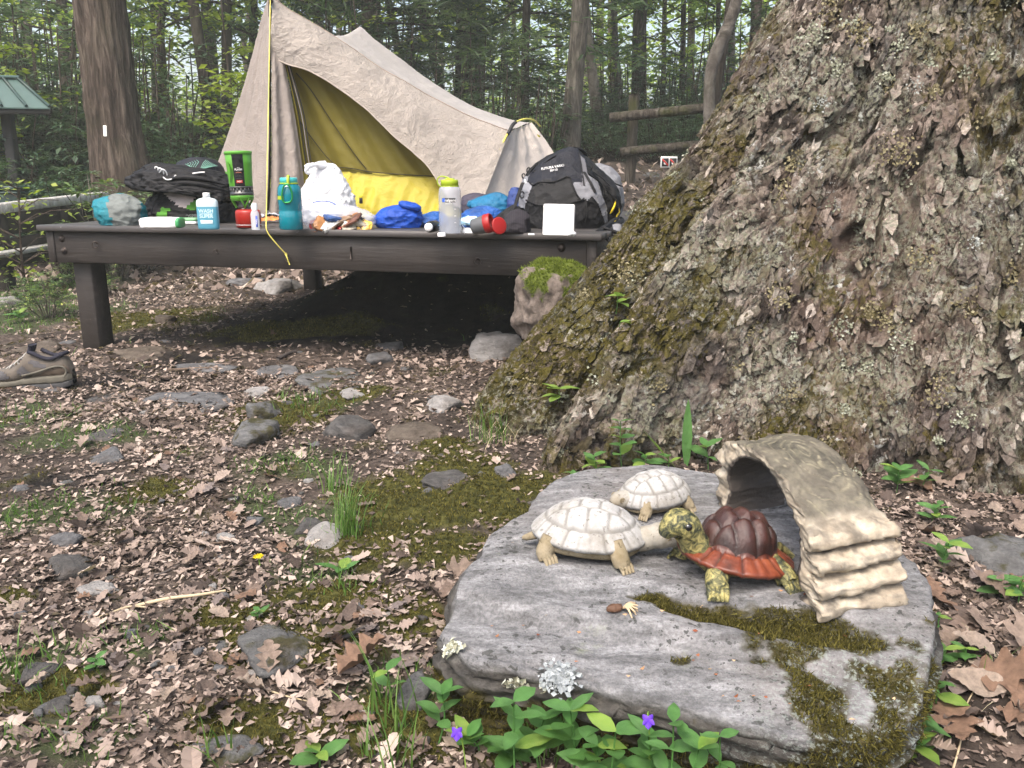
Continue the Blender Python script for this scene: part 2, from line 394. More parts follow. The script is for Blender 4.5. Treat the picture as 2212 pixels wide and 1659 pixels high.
CR = {('oak', 0): crown(1, 'oak'), ('oak', 1): crown(2, 'oak'), ('pine', 0): crown(3, 'pine'), ('pine', 1): crown(4, 'pine'), ('dead', 0): crown(5, 'dead'), ('oak', 2): crown(8, 'oak')}
def leafmesh(k, mat): 
    m = CR[k][1].copy(); m.materials.append(mat); return m
LM = {('oak', 0): leafmesh(('oak', 0), L_MAPLE), ('oak', 1): leafmesh(('oak', 1), L_MAPLE), ('oak', 2): leafmesh(('oak', 2), L_YELLOW), ('pine', 0): leafmesh(('pine', 0), L_PINE), ('pine', 1): leafmesh(('pine', 1), L_PINE), ('dead', 0): leafmesh(('dead', 0), L_PINE)}
for k in CR: CR[k][0].materials.append(B_DARK)
def tree(name, label, pts, Y, mat, ck, furrow=.08, group=None, lift=0, seg=22, cscale=1, flare=1.25, crz=None):
    """pts: (px, py, width in grid px) from the top of the photo down to the foot"""
    W = [at(p[0], p[1], Y) for p in pts]; wd = [p[2]*mpp(Y)/2 for p in pts]
    base = W[-1].copy(); d = W[-1]-W[-2] if len(W) > 1 else np.array([0, 0, -1.]); gz = float(G(base[0], Y, False))
    if base[2] > gz: 
        k = (base[2]-gz+.15)/max(-d[2], .05); W.append(base+d*k); wd.append(wd[-1]*flare)
    else: W[-1][2] = gz-.15
    top = W[0]+(W[0]-W[1])/np.linalg.norm(W[0]-W[1])*(8.5-W[0][2]) if W[0][2] < 8.5 else W[0]
    P = np.array([top]+W)[::-1]; wd = np.array([wd[0]*.6]+wd)[::-1]
    # arc-length resample
    s = np.concatenate([[0], np.cumsum(np.linalg.norm(np.diff(P, axis=0), axis=1))]); q = np.concatenate([np.linspace(0, min(5, s[-1]*.7), 60), np.linspace(min(5, s[-1]*.7), s[-1], 14)[1:]])
    path = np.stack([np.interp(q, s, P[:, i]) for i in range(3)], 1)
    ker = np.ones(5)/5; sm = path.copy(); sm[2:-2] = np.stack([np.convolve(path[:, i], ker, 'valid') for i in range(3)], 1); path = sm
    rad = np.interp(q, s, wd); rad = rad*(1+.35*np.exp(-q/.25))
    m = tube(path, rad, seg, True); V = m.V[0]; c = np.repeat(path, seg, 0); dd = V-c; nv = dd/np.linalg.norm(dd, axis=1)[:, None]
    rr = np.repeat(rad, seg)[:, None]
    m.V[0] = V+nv*rr*furrow*(ridge(np.concatenate([nv[:, :2]*4.5, c[:, 2:]*1.6], 1), 3, len(label))+(.6*ridge(np.concatenate([nv[:, :2]*9, c[:, 2:]*2.2], 1), 2, 7) if seg > 40 else 0))[:, None]
    foot = path[0]; root = thing(name, label, 'tree', (float(foot[0]), float(foot[1]), float(foot[2])), 0, group)
    wpart('trunk', m.mesh('trunk'), mat, root)
    if ck:
        up = path[np.argmin(np.abs(path[:, 2]-(gz+4)))]; rz = rnd.random()*6.28 if crz is None else crz
        for nm, me in (('limbs', CR[ck][0]), ('crown', LM[ck])):
            o = obj(nm, me, None, root, (float(up[0]-foot[0]), float(up[1]-foot[1]), lift), (0, 0, rz), (cscale,)*3)
    return root
# ---- individual trees (grid pixels of the photo, top to foot)
tA = tree('oak_tree', 'thick furrowed brown trunk with a painted white blaze, left background', [(215, 0, 93), (232, 150, 92), (250, 290, 95), (257, 335, 104)], 8.6, B_BROWN, ('oak', 0), .13, lift=3, seg=72)
TR = [
 ('thin dark trunk at far left above the green roof', [(132, 0, 19), (136, 60, 19), (142, 150, 20)], 16, B_DARK, ('oak', 1), 0),
 ('pale slim trunk at far left edge behind the leaves', [(58, 0, 15), (60, 60, 15), (64, 160, 16)], 19, B_GREY, ('pine', 1), 1.5),
 ('very thin leaning dark stem just left of the blazed trunk', [(164, 0, 8), (162, 60, 9), (155, 120, 10)], 15, B_DARK, ('dead', 0), 0),
 ('slim pale stem right of the blazed trunk', [(329, 0, 10), (331, 90, 10), (334, 230, 11)], 15, B_GREY, ('oak', 0), .5),
 ('crooked dark brown trunk beside the slim pale stem', [(352, 0, 17), (345, 70, 16), (351, 160, 19), (355, 250, 22)], 14, B_BROWN, ('oak', 2), .4),
 ('dark trunk leaning left behind the black bags', [(417, 0, 21), (429, 90, 22), (448, 200, 26), (458, 300, 29)], 12, B_DARK, ('oak', 1), 1),
 ('light grey broken trunk behind the leaning dark trunk', [(444, 0, 20), (456, 90, 20), (466, 200, 20), (470, 290, 22)], 16, B_GREY, ('oak', 2), 1),
 ('straight dark trunk left of the tent peak', [(489, 0, 20), (490, 150, 20), (489, 330, 23)], 13, B_DARK, ('pine', 0), 1.2),
 ('dark trunk half hidden by the left edge of the tent', [(548, 0, 16), (546, 130, 17), (540, 260, 18)], 15, B_DARK, ('oak', 0), .8),
 ('dark brown trunk rising behind the rear tent peak', [(793, 0, 24), (795, 80, 24), (799, 200, 26)], 14, B_BROWN, ('pine', 1), .6),
 ('mossy slanting trunk right of the rear tent peak', [(838, 0, 14), (852, 70, 15), (868, 150, 17), (880, 240, 18)], 17, B_GREY, ('oak', 2), .6),
 ('light brown leaning trunk behind the tent ridge', [(905, 0, 14), (922, 80, 14), (950, 180, 17), (962, 260, 18)], 16, B_PALE, ('pine', 0), .7),
 ('thin dark pine trunk behind the middle of the tent slope', [(991, 0, 11), (990, 120, 12), (988, 250, 13)], 15, B_DARK, ('pine', 1), .2),
 ('slim dark trunk next to a pale one behind the tent slope', [(1014, 0, 10), (1016, 120, 10), (1018, 240, 11)], 18, B_DARK, ('dead', 0), .5),
 ('pale grey trunk behind the tent slope', [(1040, 0, 18), (1038, 100, 17), (1036, 250, 17)], 20, B_GREY, ('pine', 0), 1),
 ('dark pine trunk with bare twigs left of the furrowed trunk', [(1138, 0, 16), (1135, 100, 16), (1134, 250, 18)], 14, B_DARK, ('pine', 0), .0),
 ('deeply furrowed grey-brown trunk behind the large backpack', [(1255, 0, 34), (1247, 110, 35), (1238, 210, 36), (1231, 330, 44)], 11.5, B_GREY, ('pine', 1), 2.5),
 ('smooth leaning trunk right of the furrowed trunk', [(1262, 0, 17), (1272, 90, 18), (1284, 200, 22), (1300, 315, 29)], 13, B_PALE, ('oak', 1), 2.2),
 ('faint brown trunk between the leaning trunk and fence post', [(1326, 0, 12), (1329, 100, 13), (1337, 205, 18)], 17, B_PALE, ('oak', 2), .5),
 ('broad lichen-grey trunk above the fence post', [(1384, 0, 27), (1380, 100, 27), (1378, 230, 29)], 16, B_GREY, ('oak', 0), 1.2),
 ('thin trunk left of the curved grey trunk', [(1477, 0, 10), (1475, 120, 11), (1472, 220, 12)], 19, B_BROWN, ('oak', 2), 0),
 ('short thin trunk seen over the upper fence rail', [(1436, 0, 9), (1434, 120, 10), (1432, 230, 11)], 21, B_BROWN, ('oak', 1), .3),
 ('thin dark trunk behind the top of the curved grey trunk', [(1552, 0, 9), (1551, 80, 10), (1548, 200, 11)], 18, B_BROWN, ('oak', 0), .6),
 ('straight trunk between the curved trunk and the giant tree', [(1580, 0, 14), (1580, 90, 15), (1577, 220, 17)], 15, B_PALE, ('oak', 2), 1.2),
 ('trunk close to the upper edge of the giant tree', [(1634, 0, 21), (1633, 60, 21), (1630, 160, 22)], 13, B_BROWN, ('pine', 1), 1.5),
]
for lb, pts, Y, mt, ck, lf in TR: tree('forest_tree', lb, pts, Y, mt, ck, .07, lift=lf, seg=20)
tree('curved_tree', 'smooth grey trunk bent like an elbow beside the giant tree', [(1594, -10, 23), (1580, 45, 24), (1562, 85, 26), (1540, 120, 27), (1533, 150, 24), (1531, 200, 23), (1532, 250, 24)], 8.3, B_PALE, ('oak', 1), .03, lift=3.5, seg=28)
tree('forest_tree', 'dark twin stem hidden behind the curved grey trunk', [(1577, -10, 16), (1572, 60, 17), (1558, 130, 18), (1546, 220, 20)], 8.6, B_DARK, ('dead', 0), .06, lift=4, seg=20)
# white blaze on the oak
bz = at(254, 286, 8.6); m = bbox((.034, .006, .1), (0, 0, 0), .003)
V = m.V[0]; bo = obj('blaze', m.mesh('blaze', False), simple('white_paint', (.8, .79, .75), .6, .1, 30), tA); bo.location = (float(bz[0]-tA.location[0]), float(8.6-.262-tA.location[1]), float(bz[2]-tA.location[2])); bo.rotation_euler = (0, R(4), 0)
tag(bo, 'white painted trail blaze')
# ---- far wood: thin distant stems and masses of spring leaves
r = np.random.default_rng(77); wood = MB()
for k in range(60):
    y = r.uniform(22, 42); x = r.uniform(-.72, .72)*y; z = float(G(x, y, False)); h = 11
    p = np.array([[x, y, z-.3], [x+r.normal()*.2, y, z+3], [x+r.normal()*.4, y, z+6], [x+r.normal()*.6, y, z+h]]); wood.add(*_m(tube(p, np.linspace(1.2, .6, 4)*r.uniform(.06, .17), 6, False)))
tag(obj('far_stems', wood.mesh('far_stems'), B_BROWN), 'thin distant stems of the far wood', 'wood', kind='stuff')
N = 2100; cy = r.uniform(19, 46, N); cx = r.uniform(-.8, .8, N)*cy; el = r.beta(1.1, 1.25, N)*.24+.0; cz = np.maximum(CAMZ+el*cy, G(cx, cy, False)+.2)
kp = ~((el > .09) & (cx < -.05*cy) & (r.random(N) < .62)); cx, cy, cz = cx[kp], cy[kp], cz[kp]; N = len(cx); per = 46; C = np.repeat(np.stack([cx, cy, cz], 1), per, 0)+r.normal(size=(N*per, 3))*np.array([.75, .75, .17])
V, F = diamonds(C, r.uniform(.05, .13, len(C)), .6, .5, r)
tag(obj('far_foliage', mesh_np('far_foliage', V, F, False), L_FAR), 'pale spring foliage of the far wood', 'foliage', kind='stuff')

# ---- rhododendrons
def rhodo(seed, h, w, nst, wh, ll, drop=.5, bud=False):
    r = np.random.default_rng(seed); st = MB(); V = []; F = []; n = 0; bv = []
    for s in range(nst):
        az = r.random()*6.283; rr = w*math.sqrt(r.random()); tip = np.array([math.cos(az)*rr, math.sin(az)*rr, h*(.35+.65*r.random())*(1-.3*(rr/w)**2)])
        b = np.array([math.cos(az), math.sin(az), 0])*rr*.25; mid = (b+tip)*.5+np.array([math.cos(az)*w*.12, math.sin(az)*w*.12, 0])+r.normal(size=3)*.06
        st.add(*_m(tube(spline([b, mid, tip], 6), np.linspace(.014, .004, 6)*(h/1.6), 4, False)))
        for q in range(wh):
            c = tip if q == 0 else b+(tip-b)*r.uniform(.45, .98)+r.normal(size=3)*np.array([w*.16, w*.16, h*.07])
            k = r.integers(6, 10); a0 = r.random()*6.28; tilt = r.uniform(-.2, .2, 2)
            for i in range(k):
                a = a0+i*6.283/k+r.normal()*.12; e = r.uniform(.1, .45)-drop*r.random(); L = ll*r.uniform(.7, 1.15); wd = L*.16
                d = np.array([math.cos(a)*math.cos(e), math.sin(a)*math.cos(e), math.sin(e)+math.cos(a)*tilt[0]+math.sin(a)*tilt[1]]); sd = np.array([-math.sin(a), math.cos(a), 0]); up = np.array([0, 0, 1.])
                p0 = c+d*L*.08; p1 = c+d*L*.55+up*.0; p2 = c+d*L-up*L*.16*r.random()
                V += [p0, p1+sd*wd+up*wd*.25, p1, p1-sd*wd+up*wd*.25, p2]; F += [(n, n+1, n+2), (n, n+2, n+3), (n+1, n+4, n+2), (n+2, n+4, n+3)]; n += 5
    return st.mesh('stems'), mesh_np('foliage', np.array(V), np.array(F), False)
RH = [rhodo(s, h, w, ns, wh, ll) for s, h, w, ns, wh, ll in ((11, 1.9, 1.1, 46, 5, .17), (12, 1.5, 1.2, 46, 5, .16), (13, 2.4, 1.0, 46, 5, .17))]
for a, b in RH: a.materials.append(B_BROWN); b.materials.append(L_RHODO)
def bush(px, Y, sc, kind, label, group, set_=None, name='rhododendron', z=None):
    x = (px-1106)/FP*Y*.985; gz = float(G(x, Y, False)) if z is None else z
    root = thing(name, label, 'shrub', (x, Y, gz), rnd.random()*6.28, group); a, b = (set_ or RH)[kind]
    obj('stems', a, None, root, scale=(sc,)*3); obj('foliage', b, None, root, scale=(sc,)*3); return root
r = random.Random(5)
for px, Y, sc, k in [(20, 12, 1.25, 2), (60, 10.5, 1.0, 0), (110, 11.5, 1.15, 2), (150, 9.8, .95, 0), (185, 11, 1.1, 0), (95, 9.2, .75, 1), (170, 8.9, .6, 1), (30, 13.5, 1.5, 2), (130, 13, 1.4, 2), (210, 12.5, 1.2, 0), (-60, 11, 1.2, 0), (60, 8.7, .7, 1), (140, 8.2, .55, 1), (-20, 9.6, .9, 1), (100, 8, .5, 1), (190, 8, .5, 0)]:
    bush(px, Y, sc, k, 'dark rhododendron bush in the thicket left of the blazed trunk', 'rhododendrons left of the blazed trunk')
for px, Y, sc, k in [(320, 10.2, .95, 0), (350, 11.5, 1.05, 2), (395, 10.6, .8, 1), (300, 9.4, .75, 1), (365, 9.2, .62, 0), (430, 9.6, .62, 1), (470, 10.5, .7, 0), (520, 11, .8, 1), (410, 12.5, .9, 0), (330, 8.6, .5, 1), (275, 12.2, 1.0, 0), (450, 13, .9, 1), (600, 12, 1.0, 0), (700, 12, 1.1, 2), (780, 13, 1.3, 2), (760, 15, 1.6, 2)]:
    bush(px, Y, sc, k, 'dark rhododendron bush between the blazed trunk and the tent', 'rhododendrons between blazed trunk and tent')
for px, Y, sc, k in [(900, 12, 1.0, 0), (960, 12.5, .9, 0), (1010, 11.5, .85, 1), (1060, 11, .8, 0), (1110, 11.5, .85, 2), (1160, 12, .8, 0), (1085, 10.2, .55, 1), (1190, 13, .8, 1), (1130, 10.4, .5, 1), (1030, 13.5, 1.1, 2)]:
    bush(px, Y, sc, k, 'rhododendron bush seen over the low end of the tent', 'rhododendrons over the low end of the tent')
for px, Y, sc, k in [(1210, 14, .8, 0), (1270, 14.5, .7, 1), (1330, 13, .6, 0), (1380, 13.5, .65, 1), (1430, 13, .65, 0), (1480, 12.6, .65, 1), (1410, 11.3, .45, 1), (1460, 11.2, .42, 0), (1330, 11.6, .4, 1), (1520, 12, .6, 0), (1560, 13, .8, 0), (1290, 12.2, .4, 0), (1350, 15.5, .8, 2), (1450, 15.5, .8, 2), (1500, 10.6, .4, 1), (1600, 12, .9, 2)]:
    bush(px, Y, sc, k, 'leafy green bush growing behind the split rail fence', 'bushes behind the split rail fence')
SHR = [rhodo(21, .9, .42, 22, 4, .1, .5), rhodo(22, .7, .4, 20, 4, .085, .4)]
for a, b in SHR: a.materials.append(B_PALE); b.materials.append(L_SHRUB)
bush(240, 6.9, 1.05, 0, 'pale leggy shrub with yellow-green tips at the foot of the blazed trunk', None, SHR, 'shrub', .02)
bush(305, 7.4, .95, 1, 'yellow-green leafy shrub directly behind the black bags', None, SHR, 'shrub', .05)
bush(165, 6.6, .62, 1, 'small leafy shrub growing over the pale timber on the left', None, SHR, 'shrub', .02)
bush(395, 8.2, 1.1, 0, 'light green shrub between the black bags and the tent', None, SHR, 'shrub', .08)
bush(455, 8.4, 1.1, 1, 'pale shrub touching the left edge of the tent', None, SHR, 'shrub', .08)
bush(205, 6.0, .42, 1, 'low shrub just behind the left end of the platform', None, SHR, 'shrub', .02)
bush(80, 4.9, .36, 0, 'small sapling with drooping leaves by the platform corner', None, SHR, 'shrub', .02)
bush(12, 5.0, .26, 1, 'low leafy plant at the left edge above the white stone', None, SHR, 'shrub', .02)
bush(40, 5.6, .3, 1, 'leafy seedling clump under the lower timber on the left', None, SHR, 'shrub', .02)
bush(1190, 9.6, .7, 1, 'small green shrub peeking over the right end of the tent', None, SHR, 'shrub', .75)
# airy understorey saplings carrying fresh leaves
def sapling(px, py0, Y, h, label, seed):
    r = np.random.default_rng(seed); b = np.array([(px-1106)/FP*Y*.985, Y, 0]); b[2] = G(b[0], Y, False); st = MB(); C = []
    top = b+np.array([r.normal()*.2, r.normal()*.2, h]); path = spline([b-[0, 0, .1], (b+top)/2+r.normal(size=3)*.08, top], 12); st.add(*_m(tube(path, np.linspace(.016, .004, 12), 6, False)))
    for k in range(26):
        o = path[4+k % 8]; az = r.random()*6.28; L = h*.28*r.random()+.2; e = o+np.array([math.cos(az)*L, math.sin(az)*L, L*.25]); st.add(*_m(tube(np.array([o, (o+e)/2+[0, 0, .04], e]), [.005, .004, .002], 4, False)))
        n = 26; u = r.random((n, 1))*.8+.2; C.append(o+(e-o)*u*(1.0)+r.normal(size=(n, 3))*np.array([.09, .09, .03]))
    C = np.concatenate(C); ls = .6 if h < 1 else 1.0; kp = np.arange(len(C)) % (4 if h < 1 else 1) == 0; C = C[kp]; V, F = diamonds(C, r.uniform(.025, .055, len(C))*ls, .6, .8, r)
    root = thing('sapling', label, 'sapling', tuple(float(v) for v in b)); wpart('stem', st.mesh('stem'), B_BROWN, root); wpart('leaves', mesh_np('leaves', V, F, False), L_YELLOW, root)
for a in [(520, 0, 10, 3.4, 'sapling with fresh green leaves beside the left slope of the tent', 31), (490, 0, 9, 1.6, 'short leafy sapling left of the tent foot', 32), (30, 0, 9.8, 2.6, 'fresh green sapling above the green kiosk roof', 33),
          (760, 0, 12, 4.2, 'leafy sapling behind the sagging tent ridge', 34), (1385, 0, 14.5, 3.6, 'yellow-green sapling high above the fence post', 35), (1290, 0, 14, 3.4, 'yellow-green sapling beside the furrowed trunk', 36), (380, 0, 12.5, 3.2, 'bright leafy sapling right of the blazed trunk', 37), (1480, 0, 14, 3.4, 'bright sapling left of the curved grey trunk', 38), (40, 0, 6.0, .75, 'bare twiggy sapling with yellow-green leaf tips at the left edge', 39)]: sapling(*a)

# ---- split rail fence
WOODGREY = bark_mat('weathered_wood', (.03, .024, .019), (.08, .067, .055), (.15, .132, .11), .12, .6, 30)
def beam(p, q, w, h, n=26, seed=0, rough=.12):
    t = np.linspace(0, 1, n)[:, None]; path = np.asarray(p)*(1-t)+np.asarray(q)*t
    m = tube(path, np.full(n, w), 14, True, h/w); c = np.repeat(path, 14, 0); d = m.V[0]-c
    m.V[0] = c+d*(1+rough*fbm(np.concatenate([d/w*.9, ], 1)+c*1.7+seed, 3, seed)[:, None]+.06*ridge(d/w*3+c*.8, 2, seed+3)[:, None]); return m
fb = at(1361, 395, 9.2); ft = at(1371, 203, 9.2); fence = thing('split_rail_fence', 'weathered grey split rail fence with one post and two rails', 'fence', tuple(float(v) for v in fb))
wpart('post', beam(fb-[0, 0, .2], ft, .06, .055, 40, 3, .2).mesh('post'), WOODGREY, fence)
wpart('rail', beam(at(1318, 254, 9.1), at(1640, 222, 8.6), .055, .05, 30, 5).mesh('rail'), WOODGREY, fence)
wpart('rail', beam(at(1341, 328, 9.15), at(1640, 300, 8.7), .05, .045, 30, 7).mesh('rail'), WOODGREY, fence)
# ---- low no-fire sign
sg = at(1445, 350, 8.9); sw, sh = 36*mpp(8.9), 23*mpp(8.9); sign = thing('prohibition_sign', 'small white sign with two black squares crossed by red bars', 'sign', tuple(float(v) for v in (sg[0], sg[1], sg[2]-sh/2)), R(4))
obj('board', bbox((sw, .012, sh), (0, 0, sh/2), .004).mesh('board'), simple('sign_white', (.75, .75, .73), .4, .05), sign)
SB, SR = simple('sign_black', (.02, .02, .022), .4, .1), simple('sign_red', (.5, .03, .02), .4, .1)
SWH = simple('sign_pictogram', (.75, .75, .72), .4, .05)
for s in (-1, 1):
    cx = s*sw*.235; sq = obj('square', bbox((sw*.41, .004, sh*.74), (cx, -.0085, sh*.47), .002).mesh('square'), SB, sign)
    fl = np.array([[0, 0], [.3, .1], [.34, .4], [.12, .75], [.1, .45], [-.08, 1], [-.3, .5], [-.3, .15]])*sh*.42
    V = np.array([[cx+a, -.0112, sh*.25+b] for a, b in fl]); obj('pictogram', MB().add(np.concatenate([V, V.mean(0)[None]]), np.array([[i, (i+1) % 8, 8] for i in range(8)])).mesh('pictogram', False), SWH, sq)
    bar = bbox((sw*.5, .003, sh*.13), (0, 0, 0), .001); xf(bar, 0, R(44), 0, (cx, -.0135, sh*.47)); obj('red_bar', bar.mesh('red_bar'), SR, sq)
obj('stake', tube(np.array([[0, .012, -.25], [0, .012, sh*.6]]), .012, 8).mesh('stake'), WOODGREY, sign)
# ---- green-roofed kiosk at the left edge
GS = simple('green_seam_metal', (.025, .05, .044), .45, .12); GM = simple('green_roof_metal', (.045, .085, .075), .42, .12, 4, .05, 20, spec=.4); GD = simple('kiosk_dark_paint', (.014, .013, .012), .6, .2); GB = simple('green_bin_paint', (.012, .035, .03), .4, .2)
eR = at(109, 233, 8.4); rR = at(38, 170, 8.75); eL = eR+np.array([-2.0, .0, .03]); rL = rR+np.array([-1.3, 0, .03]); bR = eR+np.array([-.85, 1.1, .1])
kiosk = thing('kiosk', 'small shelter with a green standing-seam metal roof on dark post', 'shelter', (float(eR[0]-.3), 8.7, 0.1))
m = MB()
quad = np.array([eR, rR, rL, eL]); m.add(np.concatenate([quad, quad-[0, 0, .012]]), np.array([[0, 1, 2, 3], [7, 6, 5, 4], [0, 3, 7, 4], [1, 0, 4, 5]])); q2 = np.array([eR, bR, rR+[0, .1, 0], rR]); m.add(np.concatenate([q2, q2-[0, 0, .012]]), np.array([[0, 1, 2, 3], [7, 6, 5, 4], [0, 4, 5, 1]]))
roof = wpart('roof', m.mesh('roof', False), GM, kiosk)
for f in (.0, .22, .46, .7, .95):
    a = eR+(eL-eR)*f*.5+[0, -.012, .014]; b = rR+(rL-rR)*f*.5+[0, -.012, .014]; o = wpart('seam', tube(np.array([a, b]), .014, 6).mesh('seam'), GS, roof)
o = wpart('ridge_cap', tube(np.array([rR+[.03, 0, .012], rL+[0, 0, .012]]), .035, 8, True, .5).mesh('ridge_cap'), GM, roof)
fm = bbox((2.0, .04, .05), tuple((eR+eL)/2+[-.02, .05, -.045]), .004); wpart('fascia', fm.mesh('fascia'), GD, kiosk)
pz = at(14, 240, 8.8); pm = bbox((.095, .095, pz[2]-.0), (pz[0], 8.8, pz[2]/2+.03), .006); wpart('post', pm.mesh('post'), GD, kiosk)
# bin below it
bn = at(20, 401, 8.0); binT = thing('storage_bin', 'dark green metal bin below the kiosk roof', 'bin', (float(bn[0]), 8.0, 0.05))
hb = float(bn[2]-.05); obj('body', bbox((.4, .4, hb-.04), (-.02, 0, (hb-.04)/2), .02, 0, 2).mesh('body'), GB, binT); obj('lid', bbox((.45, .45, .035), (-.02, 0, hb-.02), .012, 0, 2).mesh('lid'), GB, binT); obj('rim', bbox((.47, .47, .015), (-.02, 0, hb-.06), .004).mesh('rim'), GB, binT)
# ---- pale timber wall at the left
TIMB = bark_mat('pale_timber', (.36, .35, .33), (.48, .47, .45), (.6, .59, .57), .3); TD = simple('dark_timber', (.022, .018, .014), .8, .3)
tw = thing('timber_wall', 'low dark timber wall with a pale weathered top plank', 'wall', tuple(float(v) for v in at(110, 470, 6.5)*[1, 1, 0]))
def plank(p, q, w, h, mat, nm, par):
    p = np.asarray(p); q = np.asarray(q); d = q-p; L = np.linalg.norm(d); a = math.atan2(d[1], d[0]); m = bbox((L, w, h), (0, 0, 0), .006); xf(m, 0, -math.asin(d[2]/L), a, (p+q)/2); return wpart(nm, m.mesh(nm), mat, par)
a, b = at(-60, 457, 6.0), at(224, 423, 7.6)
plank(a, b, .1, .07, TIMB, 'top_plank', tw); plank(a-[0, -.03, .11], b-[0, -.03, .11], .05, .17, TD, 'side_board', tw); plank(a-[0, -.03, .31], b-[0, -.03, .31], .05, .17, TD, 'side_board', tw)
plank(at(-60, 560, 5.7), at(112, 531, 6.6), .09, .035, TIMB, 'lower_plank', tw); plank(at(-60, 580, 5.75), at(112, 548, 6.65), .05, .08, TD, 'base_board', tw)
for f in (.1, .55, .97):
    c = a+(b-a)*f; wpart('post', bbox((.09, .09, c[2]+.1), (c[0], c[1]+.1, (c[2]-.1)/2-.02), .006).mesh('post'), TD, tw)

# ---- added pale even haze round the whole place, lightens the far wood
hz = bbox((170, 170, 22), (0, 55, 8.5), 0); hm = bpy.data.materials.new('haze_air'); hm.use_nodes = True; hm.node_tree.nodes.clear(); hv = hm.node_tree.nodes.new('ShaderNodeVolumePrincipled'); ho_ = hm.node_tree.nodes.new('ShaderNodeOutputMaterial'); hm.node_tree.links.new(hv.outputs[0], ho_.inputs['Volume'])
hv.inputs['Color'].default_value = (.92, .97, .9, 1); hv.inputs['Density'].default_value = .0042
tag(obj('haze', hz.mesh('haze', False), hm), 'pale haze added to lighten the far wood', 'haze', kind='stuff')
# ================================================================= PLATFORM
def deckpaint():
    t = NT('brown_deck_paint'); a = t.noise(3, 6, .6, t.co('Object', (.25, 3, 3))); w = t.noise(22, 8, .7, t.co('Object', (.12, 2.2, 2.2)))
    c = t.ramp(a, [(.3, (.045, .041, .04)), (.7, (.068, .062, .06))]); c = t.mix(t.ramp(w, [(.6, 0), (.75, .45)]), c, (.13, .125, .12))
    c = t.mix(t.ramp(t.noise(40, 3), [(.7, 0), (.74, .6)]), c, (.3, .3, .3))
    return t.out(c, t.ramp(t.noise(7, 4), [(.3, .38), (.7, .6)]), w, .35, .004, spec=.5)
def beampaint():
    t = NT('brown_beam_paint'); w = t.noise(24, 8, .7, t.co('Object', (.15, 2, 2)))
    c = t.ramp(t.noise(4, 6), [(.3, (.026, .022, .02)), (.7, (.036, .03, .027))]); c = t.mix(t.ramp(w, [(.56, 0), (.7, .55)]), c, (.062, .054, .05)); c = t.mix(t.ramp(t.noise(26, 5, .7), [(.62, 0), (.7, .5)]), c, (.012, .01, .009)); c = t.mix(t.ramp(t.noise(55, 4, .6), [(.68, 0), (.72, .5)]), c, (.12, .105, .095)); return t.out(c, t.ramp(t.noise(6, 4), [(.3, .4), (.7, .65)]), w, .8, .005, spec=.35)
DP, BP = deckpaint(), beampaint(); IRON = simple('rusty_iron', (.05, .04, .035), .5, .3, 40, spec=.5, Metallic=.7)
plat = thing('tent_platform', 'low brown painted wooden tent platform carrying the tent and gear', 'platform', tuple(float(v) for v in FL), PA)
nb = 17; bw = PD/nb
for k in range(nb):
    m = bbox((PW+(rnd.random()-.5)*.012, bw-.005, .026), (PW/2, bw*(k+.5), -.013-(0 if k == 0 else rnd.random()*.0015)), .0035); obj('deck_board', m.mesh('deck_board'), DP, plat)
bh = .142
fbm_ = obj('front_beam', bbox((PW-.125, .04, bh), (PW/2, .055, -.027-bh/2), .004).mesh('front_beam'), BP, plat)
obj('back_beam', bbox((PW-.125, .04, bh), (PW/2, PD-.055, -.027-bh/2), .004).mesh('back_beam'), BP, plat)
for x in (.042, PW-.042): obj('side_beam', bbox((.04, PD-.062, bh+.002), (x, PD/2, -.027-bh/2), .004).mesh('side_beam'), BP, plat)
for k in range(1, 5): obj('joist', bbox((.038, PD-.16, bh-.01), (PW*k/5, PD/2, -.029-bh/2), .003).mesh('joist'), BP, plat)
for x in (.14, PW-.2):
    for y in (.145, PD-.145):
        w = FL+np.array([math.cos(PA)*x-math.sin(PA)*y, math.sin(PA)*x+math.cos(PA)*y, 0]); g = float(G(w[0], w[1], False))-.06; h = DECK-.03-g
        obj('post', bbox((.1, .1, h), (x, y, -.03-h/2), .006).mesh('post'), BP, plat)
def bolt(x, z, s=1): 
    m = lathe([(0, .012), (.008, .012), (.011, .009), (.011, .004), (.017, .003), (.017, 0)], 10); xf(m, R(90), 0, 0, (x, .036, z), s); obj('bolt', m.mesh('bolt'), IRON, fbm_)
for x, z in ((.105, -.06), (.11, -.115), (PW-.16, -.055), (PW-.155, -.12)): bolt(x, z)
def eye(x, z, r=.014, a=0):
    t = np.linspace(0, 5.6, 18); m = tube(np.stack([np.cos(t)*r, -.012+0*t, np.sin(t)*r], 1), .0028, 6); m.add(*_m(tube(np.array([[0, .015, r*.2], [0, -.012, r]]), .003, 6))); xf(m, 0, a, R(25), (x, .03, z)); obj('eye_screw', m.mesh('eye_screw'), IRON, fbm_)
eye(.29, -.085); eye(PW-.5, -.115, .013, .6); eye(.9, -.1, .008)
m = tube(np.array([[1.53, .03, -.07], [1.53, .028, -.12]]), .004, 6); obj('nail', m.mesh('nail'), IRON, fbm_)

